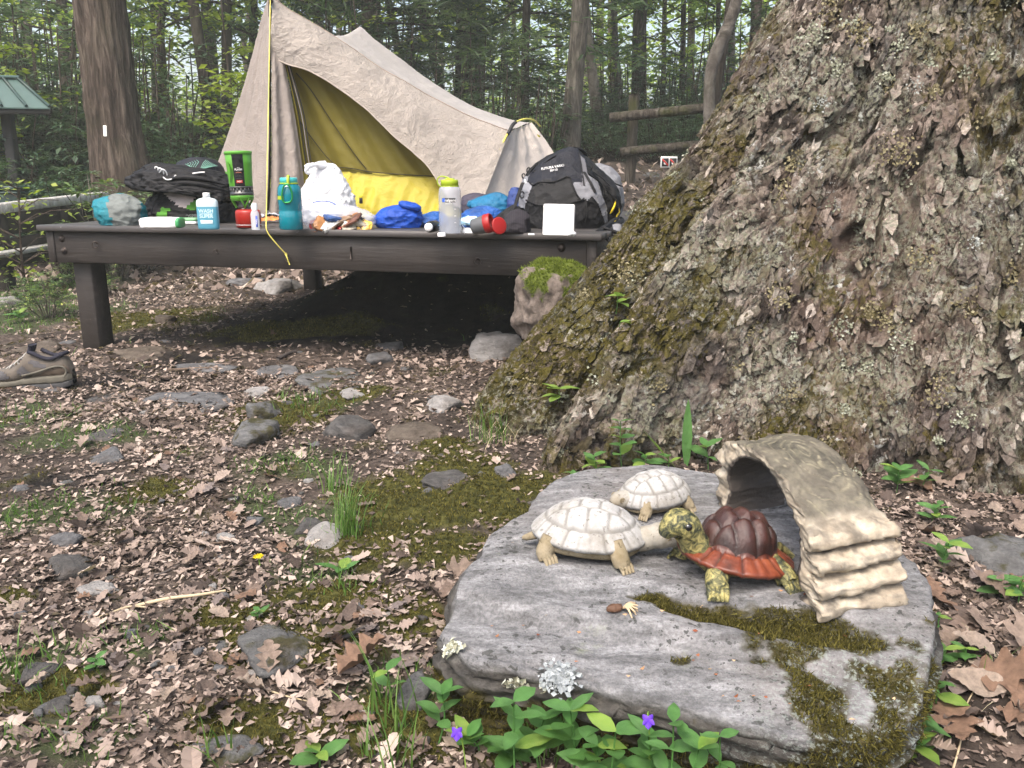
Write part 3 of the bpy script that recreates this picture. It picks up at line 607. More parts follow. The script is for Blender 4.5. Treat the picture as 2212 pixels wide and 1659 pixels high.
# ================================================================= TENT
def fabric(name, col, sc=1, tl=.22, tcol=None, rough=.6, bs=.5):
    t = NT(name); c = np.array(col); n = t.noise(2.2, 6); cc = t.ramp(n, [(.3, tuple(c*.86)), (.7, tuple(np.minimum(c*1.1, 1)))])
    v = t.co('Object', (1, 1, 1.4)); cr = t.noise(11*sc, 5, .6, v, 1.6); cr2 = t.noise(34*sc, 4, .6, v, .8)
    cr3 = t.noise(23*sc, 3, .5, v, 2.2); h = t.math('ADD', t.math('ADD', t.math('ABSOLUTE', t.math('SUBTRACT', cr, .5)), t.math('MULTIPLY', t.math('ABSOLUTE', t.math('SUBTRACT', cr3, .5)), .8)), t.math('MULTIPLY', cr2, .15))
    return t.out(cc, rough, h, bs, .02, spec=.25, transl=tl, tcol=tcol if tcol else cc)
TAN = fabric('tan_tent_nylon', (.40, .357, .32), 1, .2, bs=.8); TANF = fabric('tan_flap_nylon', (.31, .27, .243), 1.2, .15, bs=.45); TANE = fabric('tan_end_nylon_lit', (.56, .5, .45), 1.2, .12, bs=.4); TANR = fabric('tan_roof_nylon_lit', (.42, .395, .38), .8, .2, bs=.35)  # end and roof are lightened copies, sky light put into the colour
YEL = fabric('yellow_floor_nylon', (.46, .385, .045), .8, .15, rough=.45, bs=.35); OLI = fabric('olive_mesh_wall', (.165, .138, .022), .5, .1, bs=.2)
CORD = simple('yellow_cord', (.62, .55, .12), .6, .2, 80); BLK = simple('black_webbing', (.014, .014, .016), .6, .3); POLEY = simple('yellow_pole', (.6, .55, .1), .35, .1)
tent = thing('tent', 'tan single-wall tent with yellow inner standing on the brown platform', 'tent', (float(at(585, 460, 4.7)[0]), 4.9, DECK+.002))
def curve3(pts, n): return spline([at(p[0], p[1], p[2]) for p in pts], n)
def panel(A, B, m, bulge=None, wr=.006, fr=(5, 5, 5), seed=0, extra=None):
    """fabric between the curves A and B (n points each)"""
    v = np.linspace(0, 1, m)[None, :, None]; P = A[:, None]*(1-v)+B[:, None]*v
    u = np.linspace(0, 1, len(A))[:, None]; vv = v[..., 0]+0*u
    N = np.cross(np.gradient(P, axis=0), np.gradient(P, axis=1)); N /= np.linalg.norm(N, axis=-1, keepdims=True)+1e-9
    if N[..., 1].mean() > 0: N = -N
    if bulge is not None: P = P+N*bulge(u+0*vv, vv)[..., None]
    ed = (np.minimum(1, 8*vv*(1-vv)))
    wq = P+.08*np.stack([fbm(P*4+seed, 2, seed), fbm(P*4+9, 2, seed+1), fbm(P*4+17, 2, seed+2)], -1); d = wr*(1.1*ridge(wq*np.array(fr)+seed, 3, seed)+.9*np.clip(ridge(wq*np.array(fr)*2.7+seed, 2, seed+4), .2, 1)+.55*np.clip(ridge(wq*np.array(fr)*6+seed, 2, seed+6), .3, 1)); P = P+N*(d*(.35+.65*ed))[..., None]
    if extra is not None: P = P+N*extra(u+0*vv, vv)[..., None]
    return P
ridgeP = [(585, -10, 4.78), (622, 20, 4.8), (658, 41, 4.82), (707, 70, 4.85), (767, 109, 4.88), (821, 147, 4.9), (876, 178, 4.92), (941, 215, 4.95), (1020, 253, 4.97), (1100, 284, 5.0)]
hemP = [(585, 129, 4.66), (602, 132, 4.66), (625, 141, 4.66), (669, 155, 4.67), (726, 188, 4.68), (794, 240, 4.68), (849, 294, 4.67), (890, 328, 4.66), (925, 362, 4.65), (952, 402, 4.64), (985, 445, 4.62), (1032, 462, 4.62)]
rc, hc = curve3(ridgeP, 130), curve3(hemP, 130)
P = panel(rc, hc, 60, lambda u, v: .03*np.sin(v*math.pi)*(1-u)+.02*np.sin(v*math.pi), .0075, (5, 5, 9), 3)
fly = wpart('fly', sheet(P).mesh('fly'), TAN, tent)
o = wpart('hem', tube(P[:, -1]+[0, -.002, 0], .0035, 6).mesh('hem'), simple('tan_hem', (.42, .36, .31), .7), fly)
o = wpart('ridge_seam', tube(P[:, 0]+[0, -.001, .001], .003, 6).mesh('ridge_seam'), simple('tan_seam', (.33, .27, .23), .7), fly)
back = curve3([(770, 70, 5.75), (779, 59, 5.8), (808, 84, 5.78), (876, 136, 5.74), (920, 169, 5.7), (971, 202, 5.65), (1026, 232, 5.6), (1097, 257, 5.55), (1146, 266, 5.5)], 130)
P = panel(rc, back, 40, lambda u, v: 0*u, .006, (4, 4, 4), 8)
u = np.linspace(0, 1, 130)[:, None]; v = np.linspace(0, 1, 40)[None]; P[..., 2] -= .5*v*(1-v)*(1-u)**1.5*4*.22
wpart('roof_panel', sheet(P[:, ::-1]).mesh('roof_panel'), TANR, tent)
pole = curve3([(1100, 284, 5.0), (1066, 352, 4.85), (1022, 452, 4.66)], 40); rt = curve3([(1146, 266, 5.5), (1180, 310, 5.46), (1215, 365, 5.42), (1275, 462, 5.35)], 40)
P = panel(pole, rt, 50, lambda u, v: -.015*np.sin(v*math.pi), .006, (9, 9, 3), 12, lambda u, v: .008*np.sin(v*26+u*2)*(1-u*.3))
wpart('foot_panel', sheet(P).mesh('foot_panel'), TANE, tent)
# door flaps of the vestibule
sil = curve3([(583, -12, 4.8), (572, 20, 4.82), (561, 70, 4.86), (545, 140, 4.9), (521, 230, 4.95), (496, 310, 4.98), (474, 375, 5.0), (440, 462, 5.0)], 90); seam = curve3([(586, -12, 4.76), (585, 60, 4.66), (584, 140, 4.6), (584, 230, 4.55), (583, 310, 4.5), (580, 380, 4.46), (574, 475, 4.42)], 90)
fold = lambda u, v: .028*u*np.sin(v*15+u*1.2)+.012*u*np.sin(v*31+1)
P = panel(sil, seam, 60, None, .006, (7, 7, 2.5), 17, fold); wpart('door_flap', sheet(P).mesh('door_flap'), TANF, tent)
sr = curve3([(588, 100, 4.68), (586, 140, 4.62), (586, 230, 4.57), (586, 310, 4.53), (585, 390, 4.49), (580, 475, 4.45)], 90); fr = curve3([(612, 112, 4.69), (617, 145, 4.68), (637, 245, 4.64), (650, 330, 4.6), (658, 400, 4.57), (655, 472, 4.53)], 90)
P = panel(sr, fr, 40, None, .006, (7, 7, 2.5), 19, lambda u, v: .02*u*np.sin(v*11)+.01*np.sin(v*3.1)*u); wpart('door_flap', sheet(P).mesh('door_flap'), TANF, tent)
for dx, rr, mt, nm in ((4, .004, YEL, 'door_tape'), (8, .005, BLK, 'zipper'), (14, .006, TAN, 'door_edge'), (19, .005, BLK, 'zipper')):
    p = curve3([(617+dx*.5, 143, 4.72), (637+dx, 245, 4.7), (650+dx, 330, 4.66), (660+dx, 400, 4.62), (657+dx, 465, 4.6)], 40); wpart(nm, tube(p, rr, 6, True, .5).mesh(nm), mt, tent)
# yellow inner body
A = curve3([(606, 120, 4.80), (628, 190, 4.80), (640, 280, 4.80), (655, 369, 4.80)], 60); B = curve3([(960, 300, 4.82), (985, 330, 4.82), (1000, 360, 4.81), (1010, 386, 4.80)], 60)
dg = lambda u, v: .012*np.sin((v*5-u*1.4)*4)+.007*np.sin((v*9-u*2.2)*5)
P = panel(A, B, 80, None, .004, (3, 3, 3), 23, dg); wpart('inner_wall', sheet(P).mesh('inner_wall'), OLI, tent)
A = curve3([(652, 367, 4.795), (656, 400, 4.77), (662, 440, 4.73), (668, 468, 4.69)], 40); B = curve3([(1010, 384, 4.795), (1010, 410, 4.77), (1005, 440, 4.73), (1000, 470, 4.69)], 40)
P = panel(A, B, 110, lambda u, v: .012*np.sin(u*math.pi), .006, (6, 6, 4), 27, lambda u, v: .012*u*np.sin(v*60+6*u)*np.sin(v*13)); tub = wpart('floor_tub', sheet(P).mesh('floor_tub'), YEL, tent)
for pts in ([(652, 369, 4.775), (700, 366, 4.775), (745, 362, 4.775), (800, 371, 4.775), (870, 377, 4.775), (948, 381, 4.775)], [(640, 158, 4.785), (672, 195, 4.78), (720, 268, 4.775), (765, 332, 4.775), (792, 366, 4.775)], [(648, 262, 4.785), (675, 300, 4.78), (705, 338, 4.775), (728, 360, 4.775)]):
    wpart('wall_seam', tube(curve3(pts, 40), .005, 6, True, .6).mesh('wall_seam'), simple('dark_seam', (.035, .028, .006), .7), tent)
m = bbox((.018, .006, .03), at(777, 434, 4.62)+[0, .04, 0], .002); wpart('toggle', m.mesh('toggle'), BLK, tent); m = bbox((.02, .006, .02), at(777, 424, 4.62)+[0, .04, 0], .002); wpart('tab', m.mesh('tab'), simple('yellow_tab', (.7, .6, .05)), tent)
# foot pole, black sleeve and rear stake
pp = curve3([(1020, 455, 4.63), (1066, 350, 4.83), (1099, 284, 4.97), (1108, 270, 5.0), (1120, 261, 5.06), (1138, 257, 5.15), (1155, 261, 5.3), (1166, 272, 5.45)], 60); wpart('foot_pole', tube(pp, .0055, 8).mesh('foot_pole'), POLEY, tent)
bs = curve3([(1097, 290, 4.955), (1104, 276, 4.98), (1109, 268, 5.0), (1114, 264, 5.02)], 12); wpart('pole_sleeve', tube(bs, .01, 8).mesh('pole_sleeve'), BLK, tent)
st = curve3([(1164, 292, 5.45), (1159, 303, 5.45)], 3); wpart('pole_tip', tube(st, .012, 8).mesh('pole_tip'), POLEY, tent)
pk = curve3([(582, -14, 4.76), (584, -4, 4.73), (585, 3, 4.70)], 5); wpart('peak_loop', tube(pk, .012, 8).mesh('peak_loop'), BLK, tent)
# front upright inside the vestibule, and the guy line over the platform edge
wpart('upright', tube(curve3([(583, 5, 4.74), (582, 240, 4.66), (579, 466, 4.6)], 8), .008, 8).mesh('upright'), simple('dark_pole', (.05, .04, .03), .5), tent)
def e_(x, y, z): return FL+np.array([math.cos(PA)*x-math.sin(PA)*y, math.sin(PA)*x+math.cos(PA)*y, z])
edge = onz(588, 493, DECK)
k = (edge-FL)@np.array([math.cos(PA), math.sin(PA), 0]); E = e_(k, -.006, .004)
hook = e_(k+.072, .03, -.115); knot = e_(k+.068, .022, -.105); tail = e_(k+.083, .02, -.148)
g = np.concatenate([np.linspace(at(584, -4, 4.7), E, 24), spline([E, e_(k+.01, -.008, -.02), e_(k+.04, -.002, -.06), knot], 12)[1:], spline([knot, e_(k+.078, .012, -.12), tail], 5)[1:]]); gl = wpart('guy_line', tube(g, .0026, 6).mesh('guy_line'), CORD, tent)
kn = tube(np.array([knot+[0, 0, .006], knot, knot-[-.002, 0, .008]]), [.003, .0062, .003], 8); o = wpart('knot', kn.mesh('knot'), CORD, gl)
eye(k+.07, -.128, .009)
# ================================================================= GIANT TREE
TC = np.array([1.75, 3.05])
RB = [(-230, 1.1), (-200, 1.25), (-184, 1.42), (-176.4, 1.62), (-171, 1.84), (-164.5, 1.93), (-161.5, 1.83), (-159, 1.66), (-155.5, 1.75), (-151, 1.86), (-148.5, 1.72), (-144.5, 1.5), (-141, 1.36), (-139, 1.27), (-136.5, 1.24), (-133, 1.15), (-128, 1.07), (-124, 1.1), (-115, 1.05), (-107, 1.08), (-90, 1.12), (-60, 1.2), (0, 1.1), (60, 1.05), (130, 1.1)]
th = np.concatenate([np.linspace(-192, -72, 540), np.linspace(-72, 168, 70)[1:-1]])
rb = np.interp(th, [a for a, b in RB], [b for a, b in RB], period=360)
kk = np.exp(-np.linspace(-2, 2, 9)**2); kk /= kk.sum(); rb = np.convolve(np.concatenate([rb[-4:], rb, rb[:4]]), kk, 'valid')
zz = np.concatenate([np.linspace(-.12, 1.65, 350), 1.65+np.linspace(0, 1, 26)[1:]**1.3*4.6])
TH, ZZ = np.meshgrid(np.radians(th), zz, indexing='ij')
s_ = 1-np.clip(ZZ-.1, 0, 9)/1.52; s_ = np.where(s_ > .12, s_, .12*np.exp((s_-.12)/.12)); rt_ = .745-.03*np.clip(ZZ, 0, 1.5)-.05*np.clip(ZZ-1.5, 0, 9)
RR = rt_+(rb[:, None]-.745)*s_
# soft swelling and secondary folds
q = np.stack([np.cos(TH)*1.2, np.sin(TH)*1.2, ZZ*.8], -1)
RR += .04*fbm(q*2.2+5, 3, 61)+.036*ridge(np.stack([np.cos(TH)*5, np.sin(TH)*5, ZZ*.9+.8*np.cos(TH)], -1), 2, 66)
lf = sstep(-140, -160, np.degrees(TH)); RR = RR-lf*sstep(.2, .5, ZZ)*(.022+.04*np.exp(-((ZZ-.9)/.2)**2))
TV0 = np.stack([TC[0]+RR*np.cos(TH), TC[1]+RR*np.sin(TH), ZZ], -1)
def nrm_(P):
    N = np.cross(np.gradient(P, axis=1), np.gradient(P, axis=0)); N /= np.linalg.norm(N, axis=-1, keepdims=True)+1e-12
    return -N if (N[..., 0]*np.cos(TH)+N[..., 1]*np.sin(TH)).mean() < 0 else N
TN0 = nrm_(TV0)
mixc = .5*TV0+.5*np.stack([TC[0]+1.25*np.cos(TH), TC[1]+1.25*np.sin(TH), ZZ], -1); bp = mixc*np.array([1, 1, .42])
wp = bp+.045*np.stack([fbm(bp*10, 3, 71), fbm(bp*10+7, 3, 72), fbm(bp*10+13, 3, 73)], -1)
f1, f2, cid = worley(wp*np.array([1, 1, .75])*14, 3); wq = mixc*np.array([1.1, 1.1, .62])+.02*np.stack([fbm(TV0*34, 2, 5), fbm(TV0*34+5, 2, 6), fbm(TV0*34+9, 2, 7)], -1); g1, g2, cid2 = worley(wq*34, 9)
big = sstep(.0, .13, f2-f1); sm = sstep(.0, .1, g2-g1)
fine = fbm(TV0*60, 4, 81, .7)
fq = np.stack([np.cos(TH)*13, np.sin(TH)*13, ZZ*1.6], -1); fq = fq+.35*np.stack([fbm(TV0*7, 3, 61), fbm(TV0*7+3, 3, 62), fbm(TV0*7+6, 3, 63)], -1); fis = sstep(.45, .8, ridge(fq, 2, 67))*(.5+.5*sstep(-.2, .3, fbm(TV0*3, 2, 69)))
disp = .010*(big-.6)+.012*cid*big+.004*(sm-.5)+.009*(cid2-.5)*sm+.008*fine-.06*fis+.006*ridge(TV0*np.array([30, 30, 16]), 2, 68)
disp *= sstep(-.15, .1, ZZ)*.8+.2
TV = TV0+TN0*disp[..., None]
# lean the upper stem a little with the right edge of the photo
TN = np.cross(np.gradient(TV, axis=1), np.gradient(TV, axis=0)); TN /= np.linalg.norm(TN, axis=-1, keepdims=True)+1e-12
if (TN[..., 0]*np.cos(TH)+TN[..., 1]*np.sin(TH)).mean() < 0: TN = -TN
n3 = fbm(TV*2.6, 4, 91); mossw = np.clip(.5-.62*ZZ+.9*n3+.35*sstep(-140, -170, np.degrees(TH))+.25*fbm(TV*11, 3, 93), 0, 1)
def giant_bark():
    t = NT('giant_bark'); cell = t.attr('cell'); a = t.noise(75, 9, .75); b = t.noise(9, 7, .65)
    c = t.ramp(a, [(.36, (.018, .014, .012)), (.46, (.075, .058, .047)), (.55, (.17, .138, .112)), (.66, (.42, .36, .3))])
    c = t.mix(t.ramp(cell, [(.55, 0), (.62, .75)]), c, t.ramp(a, [(.35, (.13, .1, .085)), (.62, (.4, .33, .28))]))     # pale weathered flakes
    st = t.noise(34, 7, .7, t.co('Object', (1, 1, .22)), 1.2); c = t.mix(t.ramp(st, [(.36, .9), (.45, 0)]), c, (.018, .014, .012)); c = t.mix(t.ramp(cell, [(.18, .85), (.26, 0)]), c, (.03, .025, .022))                                               # dark flakes
    c = t.mix(t.ramp(t.noise(1.6, 4), [(.5, 0), (.66, .35)]), c, (.22, .135, .105))
    c = t.mix(t.ramp(t.noise(3.3, 6, .6), [(.52, 0), (.62, .7)]), c, t.ramp(a, [(.4, (.02, .02, .021)), (.65, (.12, .118, .115))]))
    ln = t.math('MULTIPLY', t.ramp(t.noise(4.2, 6), [(.44, 0), (.54, 1)]), t.ramp(t.noise(85, 7, .78), [(.48, 0), (.54, 1)]))
    c = t.mix(t.math('MULTIPLY', ln, .8), c, t.ramp(t.noise(30, 4), [(.3, (.22, .22, .13)), (.55, (.36, .37, .29)), (.75, (.55, .58, .53))]))
    sp = t.math('MULTIPLY', t.ramp(t.noise(6.1, 4, .5), [(.55, 0), (.63, 1)]), t.ramp(t.noise(50, 5, .7), [(.55, 0), (.58, 1)]))
    c = t.mix(t.math('MULTIPLY', sp, .85), c, (.58, .59, .56))
    og = t.math('MULTIPLY', t.ramp(t.noise(5.3, 5), [(.55, 0), (.63, 1)]), t.ramp(t.noise(40, 7, .75), [(.44, 0), (.52, 1)]))
    c = t.mix(t.math('MULTIPLY', og, .8), c, t.ramp(a, [(.35, (.05, .04, .008)), (.6, (.15, .12, .025))]))            # ochre moss
    mm = t.math('MULTIPLY', t.ramp(t.attr('moss'), [(.3, 0), (.6, 1)]), t.ramp(t.noise(38, 8, .75), [(.42, 0), (.52, 1)]))
    c = t.mix(mm, c, t.ramp(t.noise(24, 7, .7), [(.3, (.018, .017, .006)), (.5, (.048, .042, .011)), (.7, (.105, .083, .02))]))
    return t.out(c, .92, t.noise(130, 9, .78), 1.0, .014, spec=.15)
GBARK = giant_bark()
giant = thing('giant_tree', 'enormous old tree with flaring mossy lichen-covered buttress roots at right', 'tree', (float(TC[0]), float(TC[1]), 0.0))
trunk = wpart('trunk', mesh_np('trunk', TV, gridF(len(th), len(zz), True, False), True, {'moss': mossw, 'cell': cid2, 'plate': cid}), GBARK, giant)
gl_ = MB()
for k in range(7):
    az = k*.9+.3; o = np.array([TC[0], TC[1], 4.6+.25*k]); d = np.array([math.cos(az), math.sin(az), .75]); p = spline([o, o+d*1.5, o+d*3+[0, 0, .3], o+d*4.4], 14); gl_.add(*_m(tube(p, np.linspace(.2, .04, 14), 10, True)))
wpart('limbs', gl_.mesh('limbs'), B_GREY, giant)
obj('crown', LM[('oak', 0)], None, giant, (0, 0, 4.5), (0, 0, 1.), (1.3, 1.3, .8))
def fuzz(P, N, w, n, L, wd, r, lean=.6, jit=0.0):
    """n small blades on the surface points P, drawn with weight w"""
    P = P.reshape(-1, 3); N = N.reshape(-1, 3); w = np.clip(w.ravel(), 0, None); i = r.choice(len(P), n, p=w/w.sum())
    c = P[i]+r.normal(size=(n, 3))*jit; d = N[i]+r.normal(size=(n, 3))*lean; d /= np.linalg.norm(d, axis=1)[:, None]; s = np.cross(d, r.normal(size=(n, 3))); s /= np.linalg.norm(s, axis=1)[:, None]+1e-9
    l = L*r.uniform(.5, 1.4, (n, 1)); V = np.stack([c+s*wd-d*wd*.5, c-s*wd-d*wd*.5, c+d*l], 1); return V.reshape(-1, 3), np.arange(3*n).reshape(-1, 3)
L_MOSS = leafmat('moss_blade', [(0, (.028, .026, .008)), (.45, (.062, .056, .014)), (.8, (.11, .096, .024)), (1, (.18, .16, .045))], .8, .25, .1)
L_MOSSG = leafmat('bright_moss_blade', [(0, (.06, .08, .012)), (.5, (.13, .17, .025)), (1, (.24, .29, .06))], .8, .3, .1)
L_LICH = leafmat('lichen_flake', [(0, (.2, .19, .13)), (.5, (.36, .36, .28)), (.85, (.5, .52, .45)), (1, (.66, .68, .66))], .9, .1, .1)
r = np.random.default_rng(4); vis = (TH > R(-190)) & (TH < R(-75)) & (ZZ > 0) & (ZZ < 1.6)
vm = (TV[..., 0] < 1.75)*vis
V, F = fuzz(TV, TN, np.clip(mossw-.42, 0, 1)*vm*(.2+sstep(.45, .6, .5+.5*fbm(TV*14, 3, 12))), 42000, .0065, .0012, r, .8, .002); tag(wpart('moss', mesh_np('moss', V, F, False), L_MOSS, giant), kind='stuff')
# crusty bark plates: thin tilted flakes with broken outlines, long axis up the flare
gu = np.gradient(TV, axis=1); gu /= np.linalg.norm(gu, axis=-1, keepdims=True)+1e-12
def plates(n, seed, L0, L1, asp, lift, wgt, tiltn=.16):
    r = np.random.default_rng(seed); A = np.linalg.norm(np.cross(np.gradient(TV0, axis=0), np.gradient(TV0, axis=1)), axis=-1); w = (A*vm*wgt).ravel(); i = r.choice(w.size, n, p=w/w.sum())
    c = TV.reshape(-1, 3)[i]; nn = TN0.reshape(-1, 3)[i]+r.normal(size=(n, 3))*tiltn; nn /= np.linalg.norm(nn, axis=1)[:, None]; d = gu.reshape(-1, 3)[i]+r.normal(size=(n, 3))*.22; d -= nn*(d*nn).sum(1)[:, None]; d /= np.linalg.norm(d, axis=1)[:, None]; e = np.cross(nn, d)
    L = (L0+(L1-L0)*r.random(n)**2)[:, None]; W = L*r.uniform(asp*.6, asp*1.5, (n, 1)); a = np.linspace(0, 6.283, 8, endpoint=False)[None]+r.normal(size=(n, 8))*.27; q = r.uniform(.42, 1.2, (n, 8)); X = np.cos(a)*q; Y = np.sin(a)*q
    H = L*.10*r.normal(size=(n, 8)); top = c[:, None]+d[:, None]*(X*L/2)[..., None]+e[:, None]*(Y*W/2)[..., None]+nn[:, None]*(lift+H*.5)[..., None]; bot = top-nn[:, None]*(lift+.012)+(c[:, None]-top)*.15; cen = c+nn*(lift*1.25)
    V = np.concatenate([top, bot, cen[:, None]], 1); k = np.arange(8); k2 = (k+1) % 8; T = np.stack([k, k2, np.full(8, 16)], 1); Q = np.stack([k2, k, k+8, k2+8], 1); o = (np.arange(n)*17)[:, None, None]
    return V.reshape(-1, 3), [(T[None]+o).reshape(-1, 3), (Q[None]+o).reshape(-1, 4)], np.repeat(mossw.ravel()[i], 17), np.repeat(sstep(.9, 1.5, c[:, 0]+.3*fbm(c*2, 2, 5))*sstep(.45, 1.0, c[:, 2]+.25*fbm(c*2+5, 2, 6)), 17)
def plate_mat():
    t = NT('bark_plate'); g = t.noise(95, 7, .75); isl = t.island(); c = t.ramp(isl, [(0, (.028, .022, .019)), (.3, (.075, .059, .048)), (.6, (.135, .11, .092)), (.82, (.215, .18, .153)), (.95, (.34, .295, .255)), (1, (.46, .41, .36))])
    c = t.mix(t.math('MULTIPLY', t.attr('pale'), .6), c, t.ramp(isl, [(0, (.1, .07, .058)), (.5, (.25, .19, .16)), (1, (.42, .34, .29))])); c = t.mix(.75, c, t.ramp(g, [(.36, (.14, .14, .14)), (.62, (.85, .85, .85))]), 'OVERLAY'); c = t.mix(t.ramp(t.noise(3.3, 6, .6), [(.5, 0), (.6, .75)]), c, t.ramp(g, [(.4, (.02, .02, .021)), (.65, (.13, .128, .125))])); c = t.mix(t.ramp(t.noise(1.6, 4), [(.5, 0), (.66, .3)]), c, (.22, .14, .11))
    ln = t.math('MULTIPLY', t.ramp(t.noise(4.2, 6), [(.46, 0), (.56, 1)]), t.ramp(t.noise(85, 7, .78), [(.47, 0), (.53, 1)])); c = t.mix(t.math('MULTIPLY', ln, .75), c, t.ramp(t.noise(30, 4), [(.3, (.18, .18, .11)), (.55, (.3, .31, .24)), (.75, (.46, .48, .44))]))
    mm = t.math('MULTIPLY', t.math('MAXIMUM', t.ramp(t.noise(2.6, 6, .6), [(.52, 0), (.62, .85)]), t.ramp(t.attr('moss'), [(.3, 0), (.65, 1)])), t.ramp(t.noise(50, 7, .75), [(.42, 0), (.51, 1)])); c = t.mix(mm, c, t.ramp(g, [(.35, (.03, .027, .007)), (.6, (.1, .085, .02))])); return t.out(c, .92, t.noise(150, 8, .78), .9, .01, spec=.12)
PLM_ = plate_mat()
V, F, am, ap = plates(13500, 5, .018, .078, .42, .0035, (.3+.7*big*sstep(-.3, .1, fbm(TV*2, 2, 3)))*(1-.96*fis), .12); tag(wpart('bark_plates', mesh_np('bark_plates', V, F, False, {'moss': am, 'pale': ap}), PLM_, giant), kind='stuff')
# lichen rosettes in crusty patches
def rosettes(nc, per, rad0, rad1, mat, nm, seed, S0, S1):
    r = np.random.default_rng(seed); w = vm.astype(float).ravel(); ci = r.choice(w.size, nc, p=w/w.sum()); C = []; Nn = []
    for i in ci:
        n = int(per*r.uniform(.3, 1.6)); R0 = r.uniform(rad0, rad1); nn = TN0.reshape(-1, 3)[i]; u = np.cross(nn, [0, 0, 1.]); u /= np.linalg.norm(u); v = np.cross(nn, u); a = r.normal(size=(n, 2))*R0*.55; q = TV.reshape(-1, 3)[i]+a[:, :1]*u+a[:, 1:]*v
        C.append(q+nn*(.006+r.uniform(-.006, .006, (n, 1)))); Nn.append(np.repeat(nn[None], n, 0))
    c = np.concatenate(C); nn = np.concatenate(Nn)+r.normal(size=(len(c), 3))*.45; nn /= np.linalg.norm(nn, axis=1)[:, None]; d = np.cross(nn, r.normal(size=nn.shape)); d /= np.linalg.norm(d, axis=1)[:, None]; w = np.cross(nn, d); S = r.uniform(S0, S1, (len(c), 1))
    V = np.stack([c-d*S, c+w*S*.8+nn*S*.3, c+d*S, c-w*S*.8+nn*S*.3], 1).reshape(-1, 3); tag(wpart(nm, mesh_np(nm, V, np.arange(len(V)).reshape(-1, 4), False), mat, giant), kind='stuff')
rosettes(120, 80, .012, .04, leafmat('grey_green_lichen', [(0, (.14, .145, .1)), (.6, (.26, .27, .2)), (1, (.4, .42, .35))], .9, .1, .1), 'grey_lichen', 3, .002, .0055)
rosettes(24, 60, .008, .025, leafmat('white_lichen', [(0, (.24, .25, .23)), (1, (.42, .44, .42))], .9, .1, .1), 'white_lichen', 4, .0018, .0045)
rosettes(120, 90, .015, .05, leafmat('tan_lichen', [(0, (.1, .085, .045)), (.6, (.2, .175, .1)), (1, (.32, .29, .19))], .9, .1, .1), 'tan_lichen', 6, .002, .006)
# mossy burl behind the left root
bc = at(1195, 655, 2.98); Vb, Fb = ico(5); dd = 1+.26*fbm(Vb*1.7, 3, 5)+.16*ridge(Vb*np.array([2.2, 2.2, 1.4]), 3, 6)+.05*fbm(Vb*9, 3, 8)
Vb2 = Vb*dd[:, None]*np.array([.135, .13, .14])+bc; bm_ = np.clip(Vb[:, 2]*.9+.12+.5*Vb[:, 0]+1.3*fbm(Vb*3.1, 4, 9), 0, 1)
t = NT('burl_wood'); c = t.ramp(t.noise(26, 8, .7, t.co('Object', (1, 1, .5))), [(.3, (.06, .05, .042)), (.55, (.17, .14, .12)), (.75, (.3, .255, .22))]); c = t.mix(t.ramp(t.attr('moss'), [(.35, 0), (.6, 1)]), c, (.09, .115, .02)); BURL = t.out(c, .9, t.noise(60, 8, .7), .8, .012, spec=.15)
burl = wpart('burl', mesh_np('burl', Vb2, Fb, True, {'moss': bm_}), BURL, giant); tag(burl, 'rounded grey burl topped with bright green moss')
V, F = fuzz(Vb2, Vb, np.clip(bm_-.35, 0, 1), 11000, .012, .0016, r, .7); o = wpart('burl_moss', mesh_np('burl_moss', V, F, False), L_MOSSG, burl); tag(o, kind='stuff')

# ================================================================= BOULDER
ROCKZ = .165
out_px = [(955, 1345, .15), (985, 1290, .155), (1050, 1195, .16), (1150, 1100, .165), (1268, 1010, .165), (1400, 1002, .165), (1545, 1018, .165), (1700, 1050, .165), (1850, 1110, .165), (1950, 1190, .165), (2003, 1320, .165), (2000, 1430, .15), (1975, 1545, .12), (1880, 1600, .115), (1740, 1590, .118), (1560, 1545, .12), (1400, 1500, .125), (1250, 1460, .132), (1100, 1420, .138), (1000, 1395, .142)]
OP = np.array([onz(*p) for p in out_px]); RC = np.array([.23, 1.38]); ph = np.linspace(-math.pi, math.pi, 300, endpoint=False)
oa = np.arctan2(OP[:, 1]-RC[1], OP[:, 0]-RC[0]); orr = np.hypot(OP[:, 0]-RC[0], OP[:, 1]-RC[1]); oi = np.argsort(oa); rr_ = np.interp(ph, oa[oi], orr[oi], period=2*math.pi); oz = np.interp(ph, oa[oi], OP[oi, 2], period=2*math.pi)
sd = np.array([.93, -.37]); sn = np.array([-.37, -.93])          # strata run / step directions on the top
def rock_top(x, y):
    p = np.stack([x, y, 0*x], -1); a = (x-RC[0])*sd[0]+(y-RC[1])*sd[1]; b = (x-RC[0])*sn[0]+(y-RC[1])*sn[1]
    w = .02*fbm(p*5, 2, 3); st = np.stack([a*2.2, b*16+w*12, 0*a], -1)
    z = ROCKZ-.012*sstep(.10+.0*a, .155, b+w+.12*a)-.022*sstep(.21, .25, b+w+.1*a)+.007*ridge(st, 3, 4)*sstep(-.1, .12, b)+.006*(((b*9+.6*fbm(p*4, 3, 44)) % 1)-.5)*sstep(.06, .16, b)+.004*fbm(p*9, 3, 5)+.0012*fbm(p*60, 2, 6)
    gw = .013+.02*sstep(.0, .3, a)*(1+.8*fbm(p*22, 2, 33)); gr = np.exp(-((b-.135+w+.012*fbm(p*18, 2, 34))/gw)**2)*sstep(.0, .08, a+.04*fbm(p*20, 2, 35))*(1-sstep(.30, .45, a))
    return z-.012*gr, gr
ns, nd = 90, 50; sr_ = np.concatenate([np.linspace(0, 1, ns)**.8]); rows = []; ms = []
